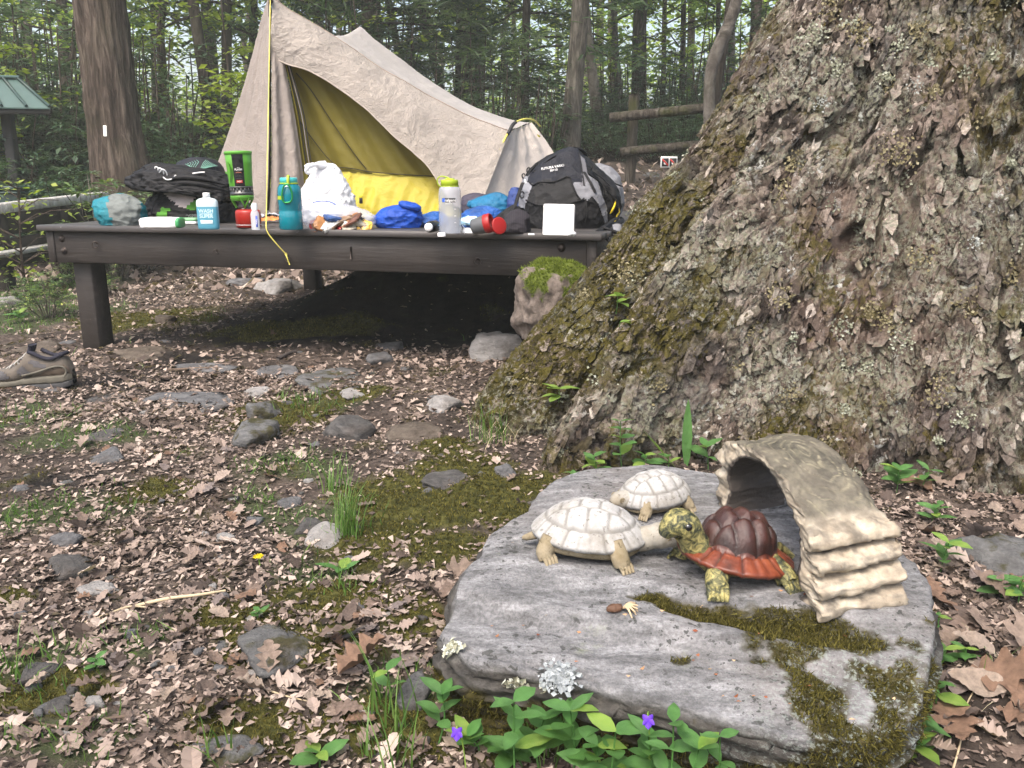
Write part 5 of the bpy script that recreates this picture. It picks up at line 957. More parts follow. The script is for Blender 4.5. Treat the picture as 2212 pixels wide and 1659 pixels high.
def split(m, polys, off=.002):
    """split the camera side of a mesh into parts by outlines in photo-grid pixels; first match wins; returns rest + parts"""
    V, F = m.data(); F = F[-1]; cen = V[F].mean(1); N = np.cross(V[F[:, 1]]-V[F[:, 0]], V[F[:, 2]]-V[F[:, 0]]); fr = (N*(cen-np.array([0, 0, CAMZ]))).sum(1) < 0
    if cen[fr][:, 1].mean() > cen[~fr][:, 1].mean(): fr = ~fr
    x, y = pix(cen); asg = np.zeros(len(F), int)
    for i, p in enumerate(polys): asg[(asg == 0) & inpoly(x, y, p) & fr] = i+1
    for i in range(1, len(polys)+1):                      # keep only the largest connected patch of each part
        ids = np.where(asg == i)[0]; vf = {}
        for q in ids:
            for v in F[q]: vf.setdefault(int(v), []).append(q)
        left = set(ids.tolist()); best = []
        while left:
            st_ = [left.pop()]; comp = []
            while st_:
                q = st_.pop(); comp.append(q)
                for v in F[q]:
                    for w in vf[int(v)]:
                        if w in left: left.discard(w); st_.append(w)
            if len(comp) > len(best): best = comp
        asg[ids] = 0; asg[best] = i
    res = []
    for i in range(len(polys)+1):
        f = F[asg == i]; u, inv = np.unique(f, return_inverse=True); v = V[u]
        if i: cc = V.mean(0); d = v-cc; v = v+d/np.linalg.norm(d, axis=1)[:, None]*off
        res.append(MB().add(v, inv.reshape(-1, 4)))
    return res
def root_at(name, label, cat, px, py): 
    p = onz(px, py, DECK); return thing(name, label, cat, (float(p[0]), float(p[1]), DECK+.001))
def ctx(px, py): p = onz(px, py, DECK); return p, p[1]/ray(px, py)[1]/FP
# --- teal and grey stuff sack
rt0 = root_at('stuff_sack', 'crumpled teal stuff sack with grey front panel at the left end', 'bag', 258, 488)
m = sloft([(419, 250, 268), (424, 232, 280), (432, 208, 290), (438, 202, 300), (450, 207, 311), (468, 216, 312), (482, 226, 308), (492, 232, 304)], 3.86, [.03, .07, .085, .08], amp=.12, freq=16, seed=3, crease=.09, cf=18)
a, b, c = split(m, [[(238, 418), (290, 420), (305, 440), (300, 495), (246, 495), (240, 470), (232, 440)], [(215, 488), (310, 484), (310, 500), (215, 500)]]); wpart('sack_body', a.mesh('sack_body'), TEAL, rt0); wpart('grey_panel', b.mesh('grey_panel'), GREYS, rt0); 
if c.n: wpart('base_panel', c.mesh('base_panel'), BLACKN, rt0)
# --- packs of wipes
p, k = ctx(350, 494); t0 = root_at('wipes_pack', 'white plastic pack of wipes lying left of the blue soap bottle', 'packet', 350, 494)
bl = blob((43*k, .045, 12*k), 26, 4.5, .05, 5, 4, 0, .03, 9); obj('pouch', xf(bl, 0, 0, R(4)).mesh('pouch'), WHITEP, t0); e2 = blob((6*k, .046, 11*k), 16, 3.5, .1, 5, 5); obj('green_end', xf(e2, 0, 0, R(4), (40*k, .002, .002)).mesh('green_end'), simple('pack_green', (.05, .28, .1), .4), t0)
p, k = ctx(408, 484); t0 = root_at('packet', 'flat green and white packet behind the white wipes pack', 'packet', 408, 484); obj('lower_half', bbox((44*k, .05, 6*k), (0, 0, 3*k), .002, R(-8)).mesh('lower_half'), WHITEP, t0); obj('upper_half', bbox((45*k, .052, 7*k), (0, 0, 9.6*k), .003, R(-8)).mesh('upper_half'), simple('packet_green', (.2, .42, .22), .4), t0)
# --- blue soap bottle
p, k = ctx(452, 496); t0 = root_at('soap_bottle', 'pale blue translucent soap bottle with white cap', 'bottle', 452, 496); w = 22.5*k; d = .021
body = [((0, 0, 0), w*.86, d*.86, 3.2), ((0, 0, .004), w*.97, d*.97, 3.2), ((0, 0, .012), w, d, 3.2), ((0, 0, 48*k), w, d, 3.2)]; top = [((0, 0, 48*k), w, d, 3.2), ((0, 0, 57*k), w, d, 3), ((0, 0, 61*k), w*.95, d*.96, 2.8), ((0, 0, 64.5*k), w*.75, d*.85, 2.5), ((0, 0, 66.5*k), w*.4, d*.6, 2), ((0, 0, 69*k), w*.3, w*.3, 2)]
SOAP = NT('blue_soap').out((.1, .34, .46), .3, spec=.5, transl=.25, tcol=(.3, .7, .85)); SOAPT = NT('frosted_plastic').out((.66, .75, .78), .35, spec=.5, transl=.3)
mb = MB(); mm = loftbox([((0, 0, 0), .001, .001, 2)]+body, 40); obj('bottle_body', mm.mesh('bottle_body'), SOAP, t0); obj('shoulder', loftbox(top, 40).mesh('shoulder'), SOAPT, t0)
obj('cap', lathe([(.0005, 77.5*k), (6.6*k, 77.2*k), (7.4*k, 76*k), (7.4*k, 66.5*k), (6*k, 66*k)], 20).mesh('cap'), WHITEP, t0)
LET = simple('white_lettering', (.62, .78, .82), .5, .05, bump=0)
for s, z, sz in (('WASH', 39, 11), ('SUPER', 28, 10.5), ('CONCENTRATED', 33.5, 3.6)):
    V, F = text_np(s, sz*k, bold=.0004); obj('lettering', MB().add(np.stack([V[:, 0], np.full(len(V), -d*1.012), z*k+V[:, 1]], -1), F).mesh('lettering', False), LET, t0)
obj('label', bbox((26*k, .0012, 8*k), (0, -d*1.008, 16*k), .0004).mesh('label'), LET, t0)
# --- black pack pile
t0 = root_at('daypack', 'black pack with pale pink panel and green trim under the black jacket', 'pack', 415, 482)
m = sloft([(410, 350, 470), (420, 338, 492), (432, 330, 503), (445, 322, 508), (460, 320, 512), (475, 322, 512), (486, 328, 508)], 4.12, [.1, .15, .17, .16], amp=.06, freq=9, seed=6, crease=.05, cf=11, n=60, seg=120)
a, pk, g1, g2 = split(m, [[(352, 416), (430, 418), (418, 433), (402, 449), (388, 447), (372, 434)], [(398, 448), (412, 434), (430, 430), (436, 436), (424, 446), (432, 450), (436, 456), (404, 452)], [(338, 463), (352, 448), (368, 450), (358, 470), (346, 472)]], .003); wpart('pack_body', a.mesh('pack_body'), BLACKN, t0)
for q, nm, mt in ((pk, 'pale_panel', PINKISH), (g1, 'green_strap', GREENN), (g2, 'green_strap', GREENN)):
    if q.n: wpart(nm, q.mesh(nm), mt, t0)
for pts in ([(340, 422), (332, 440), (326, 462)], [(372, 434), (386, 449), (440, 452), (490, 440)]): wpart('piping', tube(spline([at(x, y, 3.955) for x, y in pts], 16), .003, 6).mesh('piping'), NAVY, t0)
V, F = text_np('OSPREY', .024); q = at(419, 467, 3.945); M = np.array(Matrix.Rotation(R(-5), 3, 'Y')); V = np.stack([V[:, 0], 0*V[:, 0], V[:, 1]], -1)@M.T+q; wpart('lettering', MB().add(V, F).mesh('lettering', False), simple('grey_lettering', (.2, .2, .2), .6), t0)
t0 = root_at('jacket', 'crumpled black jacket with white striped cord draped over the black pack', 'jacket', 405, 482)
m = sloft([(352, 334, 352), (357, 322, 392), (364, 316, 440), (372, 306, 468), (384, 300, 486), (396, 297, 500), (406, 300, 508), (412, 318, 511), (418, 400, 511), (426, 450, 509), (432, 476, 506)], 4.08, [.05, .12, .16, .17, .15], amp=.07, freq=9, seed=16, crease=.12, cf=10, n=60, seg=110, base=None); wpart('jacket_body', m.mesh('jacket_body'), BLACKN, t0)
for dx, rr in ((0, .013), (7, .016), (13, .018)):
    tt = np.linspace(-1.2, 2.6, 20); c = at(340+dx*1.1, 367+dx*.6, 3.93); wpart('white_stripe', tube(np.stack([c[0]+np.cos(tt)*rr*.7, c[1]-.0-.012*np.sin(tt), c[2]+np.sin(tt)*rr], 1), .0032, 6).mesh('white_stripe'), WHITEP, t0)
for pts in ([(352, 382), (360, 388), (372, 386), (380, 378)], [(416, 375), (428, 373), (442, 372)]): wpart('cord', tube(spline([at(x, y, 3.915) for x, y in pts], 12), .003, 6).mesh('cord'), WHITEP, t0)
for s in range(3): 
    y0 = 385+s*12; wpart('fold', tube(spline([at(350+s*8, y0+6, 3.93), at(390, y0-2, 3.915), at(440, y0+2, 3.92), at(492, y0+16, 3.96)], 20), np.sin(np.linspace(.1, 3.04, 20))*.012, 8).mesh('fold'), BLACKN, t0)
t0 = root_at('cap', 'dark cap with fanned mint-green lines on top of the jacket', 'cap', 430, 480)
m = sloft([(341, 412, 448), (345, 398, 462), (352, 386, 472), (362, 380, 479), (374, 378, 482), (384, 384, 482)], 4.2, [.06, .1, .12, .12], amp=.02, seed=4, base=None); cap_o = wpart('crown', m.mesh('crown'), NAVY, t0); MINT = simple('mint_print', (.2, .42, .33), .6)
V_, F_ = m.data(); cenc = V_.mean(0)
def onto(x, y):
    """point of the cap surface under a pixel"""
    d = ray(x, y); o = np.array([0, 0, CAMZ]); P = V_-o; kq = P@d/(d@d); ds = np.linalg.norm(P-kq[:, None]*d, axis=1); i = np.argsort(ds)[:12]; j = i[np.argmin(kq[i])]; return o+d*kq[j]
for j in range(9):
    wpart('mint_line', tube(np.array([onto(421+j*.5-(1 if j else 0), 372-j*1.0), onto(414-j*4+8, 362-j*1.4), onto(418-j*5.5+12, 350+j*.9), onto(425-j*5, 346+j*1.8)])+[0, -.003, .001], .0011, 5).mesh('mint_line'), MINT, cap_o) if j < 6 else None
    wpart('mint_line', tube(np.array([onto(425+j*.5, 374-j*.6), onto(434+j*2.2, 364-j*.3), onto(440+j*3.2, 352+j*.9), onto(446+j*3, 346+j*1.6)])+[0, -.003, .001], .0011, 5).mesh('mint_line'), MINT, cap_o)
t0 = root_at('green_bag', 'green and black bag squeezed between the jacket and green stove', 'bag', 495, 478); m = sloft([(372, 474, 488), (380, 470, 500), (392, 470, 510), (404, 480, 512), (440, 490, 515), (478, 488, 516)], 4.3, [.03, .07, .08, .08], amp=.1, freq=14, seed=9, crease=.08); a, b = split(m, [[(460, 370), (512, 370), (505, 400), (470, 395)]]); wpart('bag_body', a.mesh('bag_body'), BLACKN, t0); wpart('green_top', b.mesh('green_top'), GREENN, t0)
# --- canister stove
p, k = ctx(537, 492); t0 = root_at('gas_canister', 'squat red gas canister under the green stove', 'canister', 538, 492); rC = 26.5*k
obj('shell', lathe([(.001, .001), (rC*.9, .001), (rC, .004), (rC, 31*k), (rC*.985, 34*k), (rC*.93, 36.5*k), (rC*.8, 38*k), (rC*.3, 39.5*k), (.001, 40*k)], 36).mesh('shell'), REDP, t0); obj('valve', lathe([(rC*.25, 39*k), (rC*.25, 43*k), (.001, 43*k)], 16).mesh('valve'), STEEL, t0)
obj('print_band', lathe([(rC*1.004, 6*k), (rC*1.004, 7*k)], 36).mesh('print_band'), WHITEP, t0)
t0 = root_at('camp_stove', 'tall green personal cooking stove with black sleeve on red canister', 'stove', 530, 492); t0.rotation_euler = (0, R(-1.5), 0); z = lambda y: (493-y)*k; x0 = -4*k
def L2(pr, seg=36): m = lathe(pr, seg); xf(m, t=(0, 0, 0)); return m
obj('cup', L2([(23.5*k, z(407)), (24.5*k, z(404)), (24.5*k, z(395)), (26.3*k, z(362)), (27.5*k, z(340)), (25*k, z(339))]).mesh('cup'), STOVEG, t0); obj('lid', L2([(27.6*k, z(341)), (28.6*k, z(340.5)), (28.8*k, z(336)), (27.8*k, z(334.3)), (20*k, z(333.6)), (.001, z(333.4))]).mesh('lid'), STOVEG, t0)
obj('heat_ring', L2([(22*k, z(425)), (24.2*k, z(425)), (24.6*k, z(421)), (24.2*k, z(418.5)), (22*k, z(418)), (22*k, z(410)), (24.5*k, z(409.5)), (24.8*k, z(406.5)), (23*k, z(406))]).mesh('heat_ring'), STEEL, t0)
for j in range(18):
    a = j*6.283/18+.09; obj('fin', bbox((.004, .0025, 8.6*k), (23.4*k*math.cos(a), 23.4*k*math.sin(a), z(414)), 0, a+1.57).mesh('fin'), STEEL, t0)
obj('burner_ring', L2([(21*k, z(436)), (23.5*k, z(432)), (24.5*k, z(427)), (24*k, z(425.2)), (20*k, z(425))]).mesh('burner_ring'), STOVEG, t0)
for j in range(3):
    a = -math.pi/2+.55+j*2.094; pth = [(23*k*math.cos(a-.55), 23*k*math.sin(a-.55), z(430)), (20*k*math.cos(a-.25), 20*k*math.sin(a-.25), z(440)), (14*k*math.cos(a), 14*k*math.sin(a), z(450))]; obj('burner_leg', tube(spline(pth, 8), .0055, 8, True, .7).mesh('burner_leg'), STOVEG, t0)
    pth = [(23*k*math.cos(a+.45), 23*k*math.sin(a+.45), z(430)), (19*k*math.cos(a+.25), 19*k*math.sin(a+.25), z(440)), (14*k*math.cos(a), 14*k*math.sin(a), z(450))]; obj('burner_leg', tube(spline(pth, 8), .0055, 8, True, .7).mesh('burner_leg'), STOVEG, t0)
obj('burner_core', L2([(.001, z(452)), (10*k, z(452)), (11*k, z(448)), (8*k, z(440)), (12*k, z(430)), (.001, z(430))], 20).mesh('burner_core'), STEEL, t0)
aa = np.linspace(-1.78, -.95, 12); zz_ = np.linspace(z(406), z(341), 14); PP = np.array([[((24.9+(406-(493-q/k))*.046)*k*math.cos(a), (24.9+(406-(493-q/k))*.046)*k*math.sin(a), q) for a in aa] for q in zz_]); slv = obj('sleeve', sheet(PP*np.array([1.012, 1.012, 1])).mesh('sleeve'), BLACKN, t0)
for s, zq, sz, mt in (('FLASH', 372, 5.5, WHITEP), ('▲', 367, 5, WHITEP), ('WARNING', 378, 2.4, simple('orange_print', (.6, .2, .12), .5)), ('------------', 385, 3, GREYN), ('------------', 390, 3, GREYN)):
    obj('print', bend_text(s, sz*k, 26.5*k*1.02, z(zq), -1.36).mesh('print', False), mt, slv)
V = bend_text('HOT', 4*k, 26.2*k*1.025, z(396.5), -1.36); lb = np.array([[(26.2*k*1.018*math.cos(a), 26.2*k*1.018*math.sin(a), q) for a in np.linspace(-1.6, -1.12, 8)] for q in (z(399.5), z(393.5))]); obj('red_label', sheet(lb).mesh('red_label'), REDP, slv); obj('print', V.mesh('print', False), WHITEP, slv)
for j in range(4): 
    a0 = -2.35+j*.07; pth = np.array([((25.3+q*.03)*k*1.01*math.cos(a0+.28*math.sin(q/55*3.14)), (25.3+q*.03)*k*1.01*math.sin(a0+.28*math.sin(q/55*3.14)), z(402)+q*k) for q in np.linspace(4, 46-j*5, 14)]); obj('swirl', tube(pth, .0011, 5).mesh('swirl'), simple('dark_green_print', (.05, .17, .02), .5), t0)
# --- sanitizer
p, k = ctx(553, 497); t0 = root_at('sanitizer_bottle', 'small clear sanitizer bottle with white flip cap before the red canister', 'bottle', 553, 497); w = 9*k
obj('bottle_body', loftbox([((0, 0, 0), .001, .001, 2), ((0, 0, 0), w*.9, w*.55, 2.8), ((0, 0, .003), w, w*.6, 2.8), ((0, 0, 34*k), w, w*.6, 2.8), ((0, 0, 39*k), w*.8, w*.55, 2.4), ((0, 0, 42*k), w*.5, w*.5, 2)], 28).mesh('bottle_body'), CLEARS, t0)
obj('cap', loftbox([((0, 0, 41*k), w*.66, w*.62, 2.2), ((0, 0, 55*k), w*.6, w*.58, 2.2), ((0, 0, 56.5*k), w*.5, w*.5, 2.2), ((0, 0, 56.6*k), .001, .001, 2)], 24).mesh('cap'), WHITEP, t0); obj('label', bbox((4*k, .001, 24*k), (4.5*k, -w*.6, 18*k), .0002).mesh('label'), simple('label_blue', (.06, .1, .45), .4), t0)
V, F = text_np('PURELL', 3.4*k); obj('lettering', MB().add(np.stack([4.5*k-V[:, 1], np.full(len(V), -w*.6-.0012), 18*k+V[:, 0]], -1), F).mesh('lettering', False), WHITEP, t0)
# --- crumpled packaging between canister and teal bottle
def crumple(name, label, cat, px, py, wP, dM, hP, mat, seed, rz=0):
    p, k = ctx(px, py); u = np.linspace(-1, 1, 26); U, W = np.meshgrid(u, u, indexing='ij'); q = np.stack([U*2, W*2, 0*U+seed], -1); Z = (.5+.5*fbm(q, 3, seed))*hP*k+.18*hP*k*ridge(q*2.2, 2, seed)+.001; Z = np.maximum(Z*(1-.3*np.maximum(np.abs(U), np.abs(W))**3), .001)
    P = np.stack([U*wP/2*k*(1+.12*fbm(q*1.3, 2, 4)), W*dM*(1+.12*fbm(q*1.3+5, 2, 5)), Z], -1); t0 = root_at(name, label, cat, px, py); t0.rotation_euler = (0, 0, rz); obj('wrapper', sheet(P).mesh('wrapper'), mat, t0); return t0
crumple('food_packet', 'orange and white food packet lying behind the guy line', 'packet', 588, 481, 46, .05, 14, simple('orange_packet', (.55, .2, .06), .35, .5, 14), 3, .3); crumple('food_wrapper', 'pale silver wrapper left of the teal bottle', 'wrapper', 592, 472, 50, .06, 20, simple('silver_wrapper', (.5, .52, .58), .25, .4, 16), 5)
# --- teal bottle
p, k = ctx(630, 497); t0 = root_at('water_bottle', 'teal translucent water bottle with green carabiner and lime strap', 'bottle', 630, 497); r1 = 25*k; z = lambda y: (498-y)*k
obj('bottle_body', lathe([(.001, .002), (r1*.9, .001), (r1, .006), (r1, z(460)), (r1*.94, z(457)), (r1*1.0, z(454)), (r1, z(418)), (r1*.95, z(409)), (r1*.78, z(403)), (r1*.72, z(401))], 40).mesh('bottle_body'), TEALB, t0)
obj('collar', lathe([(r1*.75, z(402)), (r1*.8, z(401.5)), (r1*.8, z(399.6)), (r1*.72, z(399.2))], 32).mesh('collar'), LIMEP, t0); obj('lid', lathe([(r1*.7, z(399.5)), (r1*.74, z(399)), (r1*.74, z(390)), (r1*.7, z(388.5)), (.001, z(388))], 36).mesh('lid'), simple('aqua_lid', (.06, .42, .42), .35, .08, bump=0), t0)
st_ = spline([(r1*.1, -r1*.2, z(388)), (r1*.12, -r1*.55, z(384)), (r1*.16, -r1*.82, z(390)), (r1*.16, -r1*.9, z(402))], 14); obj('strap', tube(st_, .0055, 8, True, .4).mesh('strap'), LIMEP, t0)
tt = np.linspace(0, 6.283, 40); cx = np.sign(np.cos(tt))*np.abs(np.cos(tt))**.7*10.5*k; cz = np.sin(tt)*19*k; xx = cx*(1-.25*np.sin(tt))+2*k; ob = obj('carabiner', tube(np.stack([xx, -r1*1.06-.003+.0*xx, z(421)+cz+.12*cx], 1), .0036, 8, False).mesh('carabiner'), simple('green_anodised', (.02, .25, .06), .3, .1, bump=0, Metallic=.5), t0)
bd = np.array([[(r1*1.012*math.cos(a), r1*1.012*math.sin(a), q) for a in np.linspace(-2.75, -1.85, 10)] for q in (z(434), z(426))]); obj('lime_label', sheet(bd).mesh('lime_label'), LIMEP, t0)
# --- white carrier bag
t0 = root_at('carrier_bag', 'knotted white plastic carrier bag standing behind the teal bottle', 'bag', 705, 480); WB = NT('white_film').out((.82, .83, .85), .35, NT.noise, 0) if False else None
t = NT('white_film'); WB = t.out((.8, .81, .83), .35, t.noise(16, 6, .6, t.co('Object', (1, 1, .35)), 1.2), .5, .02, spec=.4, transl=.3)
m = sloft([(353, 664, 716), (358, 660, 726), (368, 668, 733), (378, 672, 738), (392, 664, 746), (410, 656, 754), (430, 650, 762), (450, 648, 766), (475, 654, 764), (484, 664, 756)], 4.2, [.02, .05, .09, .11, .11], amp=.07, freq=10, seed=31, crease=.09, cf=np.array([26, 26, 7]), n=80, seg=140); wpart('bag_body', m.mesh('bag_body'), WB, t0)
m = tube(spline([at(700, 358, 4.18), at(680, 357, 4.14), at(664, 362, 4.1), at(661, 372, 4.1), at(670, 376, 4.1)], 14), [.02, .018, .016, .014, .013, .012, .011, .011, .01, .01, .01, .01, .008, .004], 14); m.V[0] += (.006*ridge(m.V[0]*40, 2, 3))[:, None]; wpart('handle_twist', m.mesh('handle_twist'), WB, t0)
# --- zip bag with food
t0 = root_at('zip_bag', 'clear zip bag stuffed with food wrappers right of the teal bottle', 'bag', 735, 495); m = sloft([(431, 680, 700), (438, 668, 735), (446, 660, 765), (456, 658, 790), (468, 660, 806), (480, 662, 806), (490, 670, 796), (497, 690, 775)], 3.6, [.02, .05, .07, .07, .05], amp=.06, freq=12, seed=41, crease=.08, cf=14, n=40, seg=80); wpart('film', m.mesh('film'), CLEARB, t0)
r = np.random.default_rng(3); cols = [(.12, .05, .03), (.3, .14, .05), (.5, .5, .48), (.03, .03, .035), (.35, .03, .03), (.03, .07, .2), (.55, .33, .06), (.16, .1, .06), (.42, .38, .3)]
for j in range(18):
    mt = simple('food_%d' % j, cols[j % 9], .3, .5, 26) if j < 9 else bpy.data.materials['food_%d' % (j % 9)]; x = r.uniform(-62, 62)*k; bl = blob((r.uniform(14, 26)*k, .03, r.uniform(3, 6)*k), 16, 4.5, .18, 5, j, 0, .25, 8); xf(bl, r.uniform(.2, 1.1), r.uniform(-.5, .5), r.uniform(-.6, .6), (x*.8, r.uniform(-.02, .03), r.uniform(.002, (34-abs(x)/k*.45)*k))); obj('food_item', bl.mesh('food_item'), mt, t0)
wpart('zip_seal', tube(spline([at(676, 437, 3.56), at(700, 434, 3.55), at(722, 440, 3.56), at(738, 456, 3.57), at(742, 480, 3.56)], 20), .0025, 6).mesh('zip_seal'), simple('zip_blue', (.2, .26, .6), .4), t0)
# --- blue stuff sacks
t0 = root_at('stuff_sack', 'royal blue stuff sack with rolled top in the middle of the deck', 'bag', 862, 491); m = sloft([(439, 885, 898), (444, 846, 904), (451, 828, 906), (462, 818, 908), (474, 813, 911), (484, 813, 909), (493, 820, 906)], 3.66, [.03, .065, .08, .075, .07], amp=.07, freq=15, seed=51, crease=.07, cf=16, n=50, seg=84); wpart('sack_body', m.mesh('sack_body'), BLUE, t0); wpart('rolled_top', xf(blob((.045, .03, .014), 18, 2.6, .14, 6, 8, 0, .15, 8), .2, .25, .2, at(884, 452, 3.62)).mesh('rolled_top'), BLUE, t0)
t0 = root_at('printed_bag', 'glossy blue printed plastic bag left of the clear bottle', 'bag', 928, 489); wpart('bag_body', sloft([(458, 930, 952), (466, 910, 962), (476, 902, 965), (486, 903, 965), (492, 910, 960)], 3.75, [.02, .06, .07, .06], amp=.1, freq=18, seed=61, crease=.12, cf=18).mesh('bag_body'), PRBLUE, t0)
t0 = root_at('printed_bag', 'glossy blue printed plastic bag right of the clear bottle', 'bag', 1035, 489); m = sloft([(446, 1030, 1060), (452, 1012, 1076), (462, 1000, 1080), (474, 996, 1070), (486, 995, 1060), (494, 1000, 1050)], 3.7, [.03, .07, .09, .08], amp=.1, freq=16, seed=63, crease=.12, cf=16); a, b = split(m, [[(990, 474), (1010, 466), (1045, 470), (1020, 486), (990, 486)]]); wpart('bag_body', a.mesh('bag_body'), PRBLUE, t0); wpart('pale_print', b.mesh('pale_print'), simple('pale_blue_print', (.35, .55, .68), .3, .2), t0)
t0 = root_at('stuff_sack', 'dark purple-grey sack lying behind the clear bottle', 'bag', 1030, 476); wpart('sack_body', sloft([(418, 1015, 1040), (423, 1002, 1060), (432, 998, 1070), (450, 998, 1072), (474, 1004, 1070)], 4.15, [.03, .07, .08, .07], amp=.06, freq=12, seed=65, crease=.05).mesh('sack_body'), nylon('purple_grey_nylon', (.045, .04, .06)), t0)
t0 = root_at('dry_bag', 'shiny turquoise dry bag leaning on the large backpack', 'bag', 1060, 480); wpart('bag_body', sloft([(417, 1062, 1084), (424, 1040, 1094), (434, 1016, 1098), (444, 1012, 1098), (456, 1022, 1094), (482, 1030, 1090)], 3.98, [.02, .06, .08, .07], amp=.07, freq=14, seed=67, crease=.09, cf=14).mesh('bag_body'), TURQ, t0)
t0 = root_at('rain_jacket', 'dark blue rain jacket stuffed beside the left edge of the backpack', 'jacket', 1112, 480); wpart('jacket_body', sloft([(406, 1104, 1122), (414, 1100, 1128), (440, 1096, 1132), (480, 1094, 1134)], 3.95, [.03, .07, .08], amp=.1, freq=18, seed=69, crease=.14, cf=18).mesh('jacket_body'), nylon('blue_jacket_nylon', (.03, .055, .19)), t0)
# --- clear bottle
p, k = ctx(973, 505); t0 = root_at('water_bottle', 'clear wide-mouth water bottle with lime green lid and loop', 'bottle', 973, 505); r1 = 24.2*k; z = lambda y: (507-y)*k
obj('bottle_body', lathe([(.001, .003), (r1*.8, .002), (r1*.93, .001), (r1, .006), (r1, z(424)), (r1*.97, z(416)), (r1*.88, z(410)), (r1*.78, z(408)), (r1*.76, z(406))], 44).mesh('bottle_body'), CLEAR, t0)
lid = obj('lid', lathe([(r1*.72, z(407)), (r1*.78, z(406.5)), (r1*.78, z(396)), (r1*.74, z(394.4)), (r1*.45, z(394)), (r1*.42, z(391.5)), (.001, z(391))], 40).mesh('lid'), LIMEP, t0); obj('lid_ring', lathe([(r1*.8, z(409)), (r1*.83, z(408.5)), (r1*.83, z(407)), (r1*.8, z(406.6))], 40).mesh('lid_ring'), LIMEP, lid)
obj('loop', tube(spline([(0, -r1*.1, z(391)), (-r1*.5, -r1*.1, z(387.5)), (-r1*.85, -r1*.1, z(388)), (-r1*1.06, -r1*.1, z(394)), (-r1*1.02, -r1*.1, z(403)), (-r1*.82, -r1*.1, z(408))], 24), .0042, 8, True, .6).mesh('loop'), LIMEP, lid)
lb = np.array([[(r1*1.01*math.cos(a), r1*1.01*math.sin(a), q) for a in np.linspace(-2.23, -1.0, 14)] for q in (z(440.5), z(432))]); lab = obj('label', sheet(lb).mesh('label'), simple('label_black', (.02, .02, .025), .4), t0); lb = np.array([[(r1*1.016*math.cos(a), r1*1.016*math.sin(a), q) for a in np.linspace(-2.22, -1.95, 6)] for q in (z(440), z(432.5))]); obj('blue_square', sheet(lb).mesh('blue_square'), simple('label_royal', (.03, .12, .6), .4), lab)
obj('lettering', bend_text('nalgene', 8.2*k, r1*1.02, z(436.4), -1.46, .0002).mesh('lettering', False), WHITEP, lab); obj('lettering', bend_text('MADE IN USA', 2.2*k, r1*1.02, z(443.6), -1.6).mesh('lettering', False), WHITEP, lab)
for j, y in enumerate((455, 462, 469, 476, 483, 490)): obj('graduation', bend_text(('%d00' % (7-j)) if j % 2 == 0 else '-', 3.2*k, r1*1.012, z(y), -1.05).mesh('graduation', False), WHITEP, t0)
# --- small things at the front edge
p, k = ctx(927, 504); t0 = root_at('small_bottle', 'little black bottle lying with its white cap towards the camera', 'bottle', 927, 504); m = lathe([(.001, .09), (10*k, .088), (12.5*k, .08), (12.5*k, .016), (10.5*k, .006), (9*k, 0)], 24); obj('bottle_body', xf(m, R(-90), 0, R(-12), (0, 0, 12.5*k)).mesh('bottle_body'), simple('black_plastic', (.012, .012, .014), .25, .1, bump=0), t0)
m = lathe([(.001, -.013), (8*k, -.012), (8.8*k, -.009), (8.8*k, .004)], 24); obj('cap', xf(m, R(-90), 0, R(-12), (0, 0, 12.5*k)).mesh('cap'), WHITEP, t0)
p, k = ctx(954, 511); t0 = root_at('bottle_cap', 'small white screw cap lying in front of the clear bottle', 'cap', 954, 511); obj('cap', lathe([(.001, 7.5*k), (7.8*k, 7.5*k), (8.7*k, 6.5*k), (8.8*k, 0)], 24).mesh('cap'), WHITEP, t0)
t0 = root_at('plastic_wrap', 'crumpled white plastic wrap in front of the grey cup', 'wrapper', 1019, 513); wpart('wrap', sloft([(494, 1004, 1016), (500, 1002, 1030), (507, 1002, 1036), (514, 1006, 1036)], 3.27, [.012, .03, .035, .03], amp=.2, freq=40, seed=71, crease=.2, cf=40, n=26, seg=44).mesh('wrap'), WB, t0)
wpart('ribbon', tube(spline([at(1004, 505, 3.26), at(1000, 500, 3.26), at(1003, 493, 3.27), at(999, 487, 3.28)], 10), .004, 6, True, .3).mesh('ribbon'), WB, t0)
p, k = ctx(1042, 507); t0 = root_at('camp_cup', 'grey camping cup with red rim lying on its side', 'cup', 1042, 507); m = lathe([(.001, -23*k), (15*k, -23*k), (17*k, -20*k), (19.5*k, 6*k)], 32); c2 = lathe([(19.8*k, 6*k), (20.5*k, 7*k), (20.8*k, 20*k), (19.5*k, 22*k), (18*k, 20*k), (17*k, -10*k), (.001, -14*k)], 32)
obj('cup_body', xf(m, 0, R(76), R(-14), (0, .01, 20*k)).mesh('cup_body'), GREYC, t0); obj('red_rim', xf(c2, 0, R(76), R(-14), (0, .01, 20*k)).mesh('red_rim'), REDC, t0)
p, k = ctx(1078, 507); t0 = root_at('cup_lid', 'round red cup lid standing beside the grey cup', 'lid', 1078, 507); m = lathe([(.001, .004), (17*k, .004), (18.5*k, .003), (18.5*k, -.004), (.001, -.005)], 36); obj('disc', xf(m, R(80), 0, R(35), (0, 0, 18.5*k)).mesh('disc'), REDC, t0); obj('tab', xf(bbox((.012, .004, .02), (0, 0, 0), .001), 0, 0, R(35), (-.018, -.012, 14*k)).mesh('tab'), REDC, t0)
